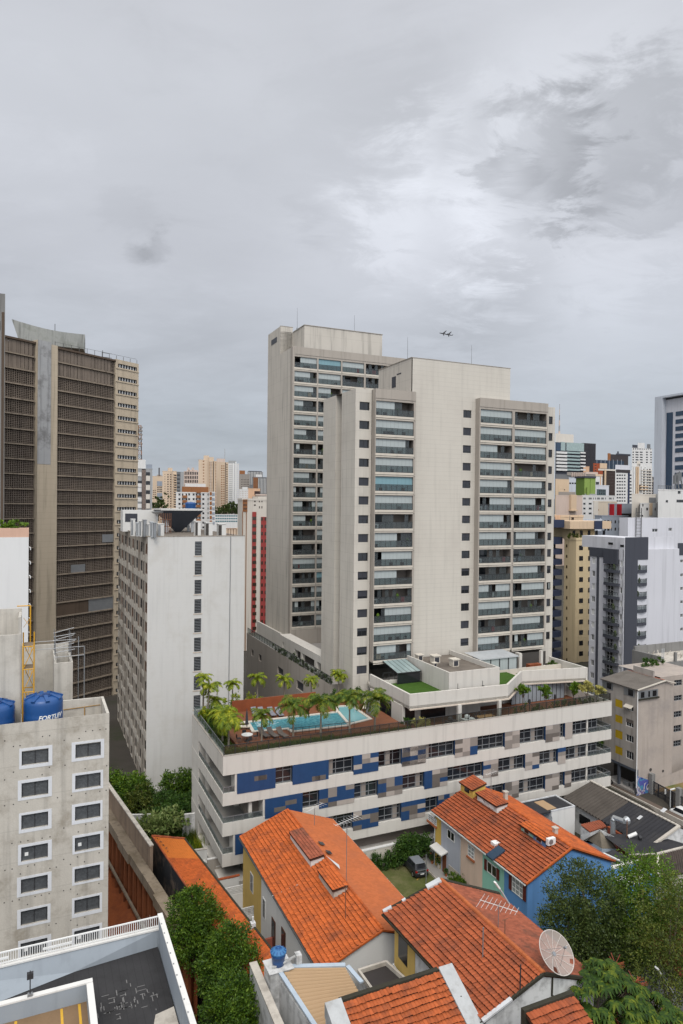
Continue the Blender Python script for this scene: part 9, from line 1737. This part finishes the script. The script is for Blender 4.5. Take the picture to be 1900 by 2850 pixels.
for fx,fy,cx_,cy_,sp,kd,lab in DP: f=AZ(qD,fx,fy,ZD);c=on_b(*qD(cx_,cy_),f[1]);R=sp/2*.38265/FPX*(70+.41*f[0]+.91*f[1])*1.08;palm(lab,f[0],f[1],ZD,max(1.2,c[2]-ZD-R*.25),R,kd,random.uniform(0,6))
for cx_,cy_,sp,bq,lab in ((280,270,110,18.0,'palm behind the left end of the wooden screen'),(460,225,125,18.0,'palm behind the wooden screen, second from its left end'),(655,240,120,18.2,'palm behind the wooden screen, third from its left end'),(852,245,110,18.0,'palm behind the right end of the wooden screen'),(1052,205,115,17.3,'palm by the tower doors, rightmost of the row behind the pool')): c=on_b(*qD(cx_,cy_),bq);R=sp/2*.38265/FPX*(70+.41*c[0]+.91*bq)*1.08;z0=10.5;palm(lab,c[0],bq,z0,c[2]-z0-R*.2,R,0,random.uniform(0,6))
dk=MB();dk.box(3,19.9,15.3,28.0,-1,10.6);solo('courtyard_block',dk,M_('concrete_roof'),'low roof of the courtyard where the back row of palms grows','building',3,15.3,-1)
hedge_row('hedge','green shrubs between the pool and the tower base',17.0,22.2,13.3,14.4,13.86,15.4,2600,.24,'leaf_mid');hedge_row('hedge','low leafy plants along the top of the wooden screen',4.0,9.0,15.4,16.2,13.5,15.7,900,.25,'leaf_palm');
for x,y,r,lf,lab in ((1.3,11.8,1.2,'leaf_palm','bushy yellow-green shrub inside the left balustrade, near the slender palms'),(1.1,8.6,1.0,'leaf_mid','dark shrub inside the left balustrade, between the palms'),(3.2,13.2,1.1,'leaf_tree','green shrub at the left end of the wooden screen'),(1.2,6.0,.9,'leaf_reed','grassy olive clump behind the corner palms')): tree('shrub',lab,x,y,13.8,lumps(6,r,r,r*.8,.5,r*.8),1300,.3,.12,lf,.04)
tree('shrub','yellowish variegated shrub at the balustrade below the terrace corner',24.6,1.0,12.75,[(0,0,1.2,.8,.6,.7),(-.7,.3,1.6,.6,.5,.5),(.3,-.1,.6,.6,.5,.5)],1500,.22,.1,'leaf_yellow',.04);tree('shrub','dark green shrub behind the yellowish one under the terrace corner',23.4,2.6,12.75,lumps(4,1.0,.7,.7,.5,1.3),900,.22,.1,'leaf_mid',.04)
hedge_row('hedge','trimmed green hedge inside the right-hand balustrade',37.9,52.8,.4,1.3,12.76,14.75,5200,.2,'leaf_mid','hedge',.15)
for px,py,r,leaf,lab in ((900,345,1.3,'leaf_bright','small frangipani tree before the curtained glass, left'),(1060,360,1.25,'leaf_bright','small frangipani tree before the curtained glass, middle'),(1255,350,1.3,'leaf_bright','small frangipani tree before the curtained glass, right'),(1345,335,1.5,'leaf_yellow','pale yellow flowering shrub at the right end of the terrace, taller one'),(1440,360,1.3,'leaf_yellow','pale yellow flowering shrub at the far right corner of the terrace')):
 c=on_b(*qR(px,py),3.6 if px < 1300 else 2.4);tree('small_tree',lab,c[0],3.6 if px < 1300 else 2.4,12.76,lumps(7,r*.9,r*.8,r*.6,.45,c[2]-12.76),900,.3,.15,leaf,.06,shell=.4)
for px,py,h,lab in ((945,400,1.3,'black torch-shaped outdoor heater, left one'),(1123,385,1.5,'black torch-shaped outdoor heater, right one')): c=on_b(*qR(px,py),3.0);m=MB();m.lathe((c[0],3.0,12.76),[(.22,0),(.22,.05),(.06,.1),(.06,h),(.16,h+.1),(.14,h+.6),(.02,h+.7)],8);solo('outdoor_heater',m,M_('frame_dark'),lab,'heater',c[0],3.0,12.76)
for i,(a,b,lab) in enumerate(((28.2,1.5,'dark counter with a sink under the terrace slab'),(30.6,1.4,'white kettle barbecue counter under the terrace slab'))): m=MB();m.box(a,a+1.5,b,b+.7,12.76,13.7);m.box(a-.05,a+1.55,b-.05,b+.75,13.701,13.76);m.lathe((a+.6,b+.35,13.76),[(.2,0),(.34,.2),(.3,.42),(.05,.55)],12);solo('counter',m,M_('frame_dark' if i == 0 else 'white_paint'),lab,'counter',a,b,12.76)
t=thing('dining_table','wooden dining table with dark chairs under the terrace slab','table',33.2,2.0,12.76);m=MB();m.box(0,2.4,0,.9,.72,.78);part('table_top',m,M_('plywood'),t,(0,0,0))
for x in (.1,2.3):
 for y in (.1,.8): m=MB();m.box(x-.04,x+.04,y-.04,y+.04,0,.72);part('leg',m,M_('frame_dark'),t,(0,0,0))
for k in range(6): c=thing('chair','dark chair at the wooden dining table under the terrace','chair',33.5+.75*(k % 3),1.75 if k < 3 else 3.15,12.76,'chairs at the wooden dining table',0 if k < 3 else PI);m=MB();m.box(-.2,.2,-.2,.2,.42,.47);part('seat',m,M_('frame_dark'),c,(0,0,0));m=MB();m.box(-.2,.2,-.23,-.201,.0,.9);part('backrest',m,M_('frame_dark'),c,(0,0,0))
m=MB();m.box(0,1.6,0,.9,.25,.55);t=thing('planter_box','brown wooden box on the right end of the tower terrace','planter',49.0,11.6,15.8);m=MB();m.box(0,2.2,0,.8,0,.9);part('box',m,M_('wall_wood'),t,(0,0,0));m=MB();m.box(-.04,2.24,-.04,.84,.901,.95);part('rim',m,M_('wall_wood'),t,(0,0,0));tree('shrub','dark shrub at the right corner of the tower terrace',53.0,11.5,15.8,lumps(4,.9,.7,.5,.5,.9),600,.22,.1,'leaf_tree',.04)

# ---------------------------------------------------------------- garden left of the podium
GT=[((130,440),3.2,3.0,'leaf_bright',4200,.38,'big-leaved bright green tree at the foot of the raw block, far left of the garden'),((200,590),2.6,2.6,'leaf_tree',3200,.30,'mid green tree behind the retaining wall, below the big-leaved one'),((345,640),1.9,2.3,'leaf_olive',2600,.28,'yellow-green shrub before the white garden wall'),((760,480),2.8,2.2,'leaf_tree',4200,.34,'dark green tree against the podium pier and the white block'),((620,620),2.3,1.8,'leaf_mid',3200,.28,'dark shrub mass in the middle of the garden'),((820,640),1.9,1.6,'leaf_mid',2600,.30,'feathery dark plants beside the podium pier'),((520,920),2.4,2.2,'leaf_pale',2400,.46,'pale large-leaved shrub behind the low orange roof'),((660,750),1.7,1.2,'leaf_mid',2000,.32,'round clump of bamboo-like leaves by the garden wall')]
for (px,py),r,rz,leaf,n,L,lab in GT: c=AZ(qG,px,py,2.2);tree('garden_tree',lab,c[0],c[1],-.9,lumps(10,r*1.35,r*1.35,rz,.45,2.6),int(n*1.6),L,L*.5,leaf,.1,shell=.35,clump=.05)
c0,c1=AZ(qG,960,900,.5),AZ(qG,800,1200,.5)
tuft('garden_grass','tall weedy grass filling the strip garden left of the podium',-5.4,-.35,.5,13.5,-.85,9000,.9,'blade','grass');tuft('garden_grass','rough undergrowth of the garden below the white block',-8.0,-.35,13.6,27,-.85,9000,1.0,'leaf_tree','grass')
for px,py,r,leaf,lab in ((850,900,1.4,'leaf_reed','green reed clump beside the podium base, upper one'),(960,1000,1.2,'leaf_olive','dry olive reed clump beside the lowest balcony'),(1010,1110,1.0,'leaf_palm','yellow-green clump at the corner of the white stepped wall'),(720,1000,1.6,'leaf_mid','dark tall reeds between the orange roof and the podium')):
 c=AZ(qG,px,py,.6);t=thing('reed_clump',lab,'plant',c[0],c[1],-.85);n=900;pos=rng.normal(size=(n,3))*[r*.4,r*.4,0];pos[:,2]=0;d=pos*.25/r+rng.normal(size=(n,3))*.25;d[:,2]=1;me=mesh_quads('foliage',leaf_mesh('',pos,d,2.0*(.5+.7*rng.random(n)),.07,None),leaf);inst('foliage',me,t,(0,0,0))

# ---------------------------------------------------------------- near trees
def big_tree(label,q,px,py,z,blobs,n,L,leaf,tr=.25,shell=.45,clump=.03,droop=.2,zb=0.0,group=None,k=1.0):
 c=AZ(q,px,py,z);blobs=[tuple(v*k for v in b) for b in blobs];return tree('tree',label,c[0],c[1],zb,[(b[0],b[1],b[2]+z-zb,*b[3:]) for b in blobs],n,L,L*.5,leaf,tr,group,shell=shell,clump=clump,droop=droop)
big_tree('dense green tree beside the orange low roof, topmost of the three lower left',qJ,1210,960,4.0,[(-.1,.2,1.2,1.7,1.6,1.6),(.5,-.8,.4,1.6,1.5,1.5),(-.7,-.9,.0,1.5,1.5,1.6),(.3,-.2,-1.2,2.0,1.9,1.7),(.9,.2,.2,1.2,1.2,1.2),(-.2,0,2.3,.8,.8,.7)],22000,.21,'leaf_tree',zb=.5,k=1.12)
big_tree('dense green tree leaning over the boundary wall, middle of the three lower left',qJ,1440,1200,4.2,[(0,.1,1.0,1.7,1.7,1.6),(-.9,-.4,.1,1.5,1.5,1.5),(.6,-.9,0,1.4,1.4,1.4),(0,-.2,-1.4,1.9,1.9,1.7),(-.3,.3,2.0,.9,.9,.7)],20000,.21,'leaf_tree',zb=.5,k=1.12)
big_tree('dense green tree cut by the bottom edge, lowest of the three lower left',qJ,1450,1480,4.6,[(0,0,.6,1.6,1.6,1.4),(-.8,-.9,0,1.5,1.5,1.4),(.8,-.5,-.2,1.3,1.3,1.3),(0,-.5,-1.4,1.8,1.8,1.6)],17000,.21,'leaf_tree',zb=.5,k=1.1)
big_tree('dark olive tree with fine leaves in front of the blue gable',qM,945,985,6.5,[(0,0,1.9,2.2,2.0,1.9),(-1.3,-.2,.6,1.6,1.6,1.8),(1.3,.1,.8,1.8,1.7,1.8),(.2,-.6,-.8,2.6,2.3,2.0),(-.9,-.5,-1.8,1.8,1.8,1.5),(1.9,-.4,-1.4,1.9,1.8,1.6),(-.4,.2,3.3,.9,.9,.8)],36000,.20,'leaf_dark',.3,shell=.4,clump=.05,k=1.35)
big_tree('bright green tree at the right edge beside the dark olive one',qM,1320,915,6.8,[(0,0,1.6,1.9,1.8,1.9),(-1.3,.3,.9,1.4,1.4,1.6),(1.4,0,.9,1.8,1.7,1.7),(.4,-.4,-1.0,2.4,2.2,2.0),(2.2,-.4,-1.2,1.6,1.6,1.6),(-.2,.4,3.0,1.0,.9,1.0),(1.2,.3,2.6,.9,.9,.9),(-1.5,-.3,-.6,1.2,1.2,1.2)],24000,.20,'leaf_bright',.28,shell=.3,clump=.06,k=1.4)
big_tree('olive tree thinning to bare twigs at the right edge, below the bright green one',qM,1490,1060,8.0,[(0,0,.8,1.8,1.6,1.7),(-1.2,-.3,-.3,1.5,1.5,1.5),(.9,.2,1.9,1.1,1.1,1.0),(.6,-.6,-1.3,1.8,1.6,1.5)],13000,.18,'leaf_olive',.22,shell=.25,clump=.06,k=1.5)
# umbrella tree: whorls of long drooping leaflets
def umbrella_tree():
 c=at_z(*qM(1075,1465),9.0);t=thing('umbrella_tree','umbrella tree with whorls of drooping glossy leaves and red flower spikes, bottom right','tree',c[0],c[1],3.0);V=[];Rd=[];rs=random.Random(8);tr=MB()
 bl=[(0,0,5.6,2.0,1.6,1.5),(-1.7,-.2,5.0,1.5,1.3,1.3),(1.7,-.5,4.7,1.6,1.4,1.3),(.2,-1.2,4.2,2.2,1.4,1.2),(-1.6,-1.2,3.9,1.4,1.2,1.1),(2.8,-1.2,4.1,1.4,1.2,1.2),(.3,.3,6.7,.9,.8,.6)];bl=[(b[0]*1.5,b[1]*1.5,6+(b[2]-5.6)*1.4,b[3]*1.45,b[4]*1.45,b[5]*1.3) for b in bl]
 for b in bl:
  limb_mesh(tr,(0,0,1.2),(b[0],b[1],b[2]),.12,.05,.1)
  for k in range(int(44*b[3]*b[5]/2)):
   u=Vector((rs.gauss(0,1),rs.gauss(0,1),abs(rs.gauss(0,1))*.9+.05)).normalized();p=Vector((b[0]+u.x*b[3],b[1]+u.y*b[4],b[2]+u.z*b[5]))*1.0;n=rs.randint(9,12);L=rs.uniform(.40,.62);st=Vector((b[0]+u.x*b[3]*.55,b[1]+u.y*b[4]*.55,b[2]+u.z*b[5]*.45));tr.tube(st,p,.014,4,.008)
   if rs.random() < .035:
    for j in range(16): a_=rs.uniform(0,2*PI);e=p+Vector((math.cos(a_)*.55,math.sin(a_)*.55,rs.uniform(-.1,.45)));s_=Vector((-math.sin(a_),math.cos(a_),0))*.025;Rd += [p-s_,e-s_,e+s_,p+s_]
   for j in range(n):
    a_=2*PI*j/n+rs.uniform(-.12,.12);d=Vector((math.cos(a_),math.sin(a_),0));s_=Vector((-d.y,d.x,0))*.085;m1=p+d*L*.5+Vector((0,0,.03-L*.06));m2=p+d*L*.92+Vector((0,0,-L*.48));V += [p-s_*.2,m1-s_,m1+s_,p+s_*.2,m1-s_,m2-s_*.35,m2+s_*.35,m1+s_]
 inst('crown',mesh_quads('crown',np.array([tuple(v) for v in V]),'leaf_umbrella'),t,(0,0,0));
 for i in range(0,len(Rd),64): inst('flower_spike',mesh_quads('flower_spike',np.array([tuple(v) for v in Rd[i:i+64]]),'leaf_red'),t,(0,0,0))
 tr.tube((0,0,-.5),(0,0,1.3),.16,8);part('trunk',tr,M_('bark'),t,(0,0,0))
leafmat('leaf_umbrella',(.012,.032,.004),(.036,.082,.007),(.17,.20,.012),.75);umbrella_tree()
# corner roof and lamp at the right edge
z=6.0;p,q=at_z(*qM(1530,1250),5.0),at_z(*qM(1600,1310),5.0);t=thing('house','corner of a red tiled house at the right edge, below the trees','house',p[0],p[1]-6,1);tiled('roof',t,(p[0],p[1]-6,5.0),(p[0],p[1]+5,5.0),(p[0]+5,p[1]-6,7.2),(p[0]+5,p[1]+5,7.2),'roof_old',.34,.24,.08,61);w=MB();w.box(p[0]+.3,p[0]+5,p[1]-5.9,p[1]+4.9,1,4.95);part('wall',w,M_('white_stained'),t)
a=at_z(*qP(1500,690),5.0);b_=on_b(*qP(1365,490),a[1]);street_lamp('street_lamp','slanting grey lamp arm with a glassy head near the right edge under the trees',[(a[0]+1.0,a[1],2.0),(a[0],a[1],a[2]),(b_[0],a[1],b_[2])],a[0],a[1],2.0)
# two aircraft low over the towers
def plane(px,py,s,label):
 P=at_depth(px,py,1400);t=thing_w('airplane',label,'airplane',Vector(P),rad(8),'two small aircraft in the sky');mat('plane_dark',(.02,.021,.025),.5,.1,1,0,0);m=MB();m.tube((-9,0,.6),(-5.5,0,.2),.3,8,1.0);m.tube((-5.5,0,.2),(5,0,-1.2),1.0,8,.9);m.tube((5,0,-1.2),(8.5,0,-1.6),.9,8,.2);part('fuselage',m,M_('plane_dark'),t,(0,0,0))
 m=MB();m.add([(-1.5,0,-.2),(1.6,0,-.6),(8.0,5,7.0),(6.6,5,7.0),(-2.2,0,.7),(1.8,0,.3),(8.0,5,7.5),(6.6,5,7.5)],[(0,1,2,3),(7,6,5,4),(0,4,5,1),(1,5,6,2),(2,6,7,3),(3,7,4,0)]);part('wing',m,M_('plane_dark'),t,(0,0,0));m=MB();m.add([(-2.2,0,-.2),(1.4,0,-.6),(-.2,-5,-6.0),(-1.4,-5,-6.0),(-2.2,0,.5),(1.4,0,.1),(-.2,-5,-5.6),(-1.4,-5,-5.6)],[(0,3,2,1),(4,5,6,7),(0,1,5,4),(1,2,6,5),(2,3,7,6),(3,0,4,7)]);part('wing',m,M_('plane_dark'),t,(0,0,0));m=MB();m.add([(7.0,-.1,-1.4),(8.6,-.1,-1.6),(9.8,-.1,.6),(8.8,-.1,.6),(7.0,.1,-1.4),(8.6,.1,-1.6),(9.8,.1,.6),(8.8,.1,.6)],[(0,1,2,3),(7,6,5,4),(0,4,5,1),(1,5,6,2),(2,6,7,3),(3,7,4,0)]);part('tail_fin',m,M_('plane_dark'),t,(0,0,0))
plane(1234,928,1,'small dark aircraft high beside the towers, the left of two');plane(1248,931,1,'small dark aircraft high beside the towers, the right of two')
# lightning rods on the towers
for (px,y0,y1,b,lab) in ((827,901,857,50,'thin lightning rod on the left corner of the rear tower roof'),(986,915,877,50,'thin lightning rod on the right end of the rear tower roof'),(1134,996,938,18,'thin lightning rod on the left corner of the front tower roof'),(1312,1010,961,18,'thin lightning rod on the right part of the front tower roof')):
 p,q=on_b(px,y0+3,b),on_b(px,y1,b);m=MB();m.tube((p[0],b,p[2]-.8),(q[0],b,q[2]),.05,5,.025);m.box(p[0]-.12,p[0]+.12,b-.12,b+.12,p[2]-.9,p[2]-.6);solo('lightning_rod',m,M_('metal_grey'),lab,'lightning rod',p[0],b,p[2]-.8)
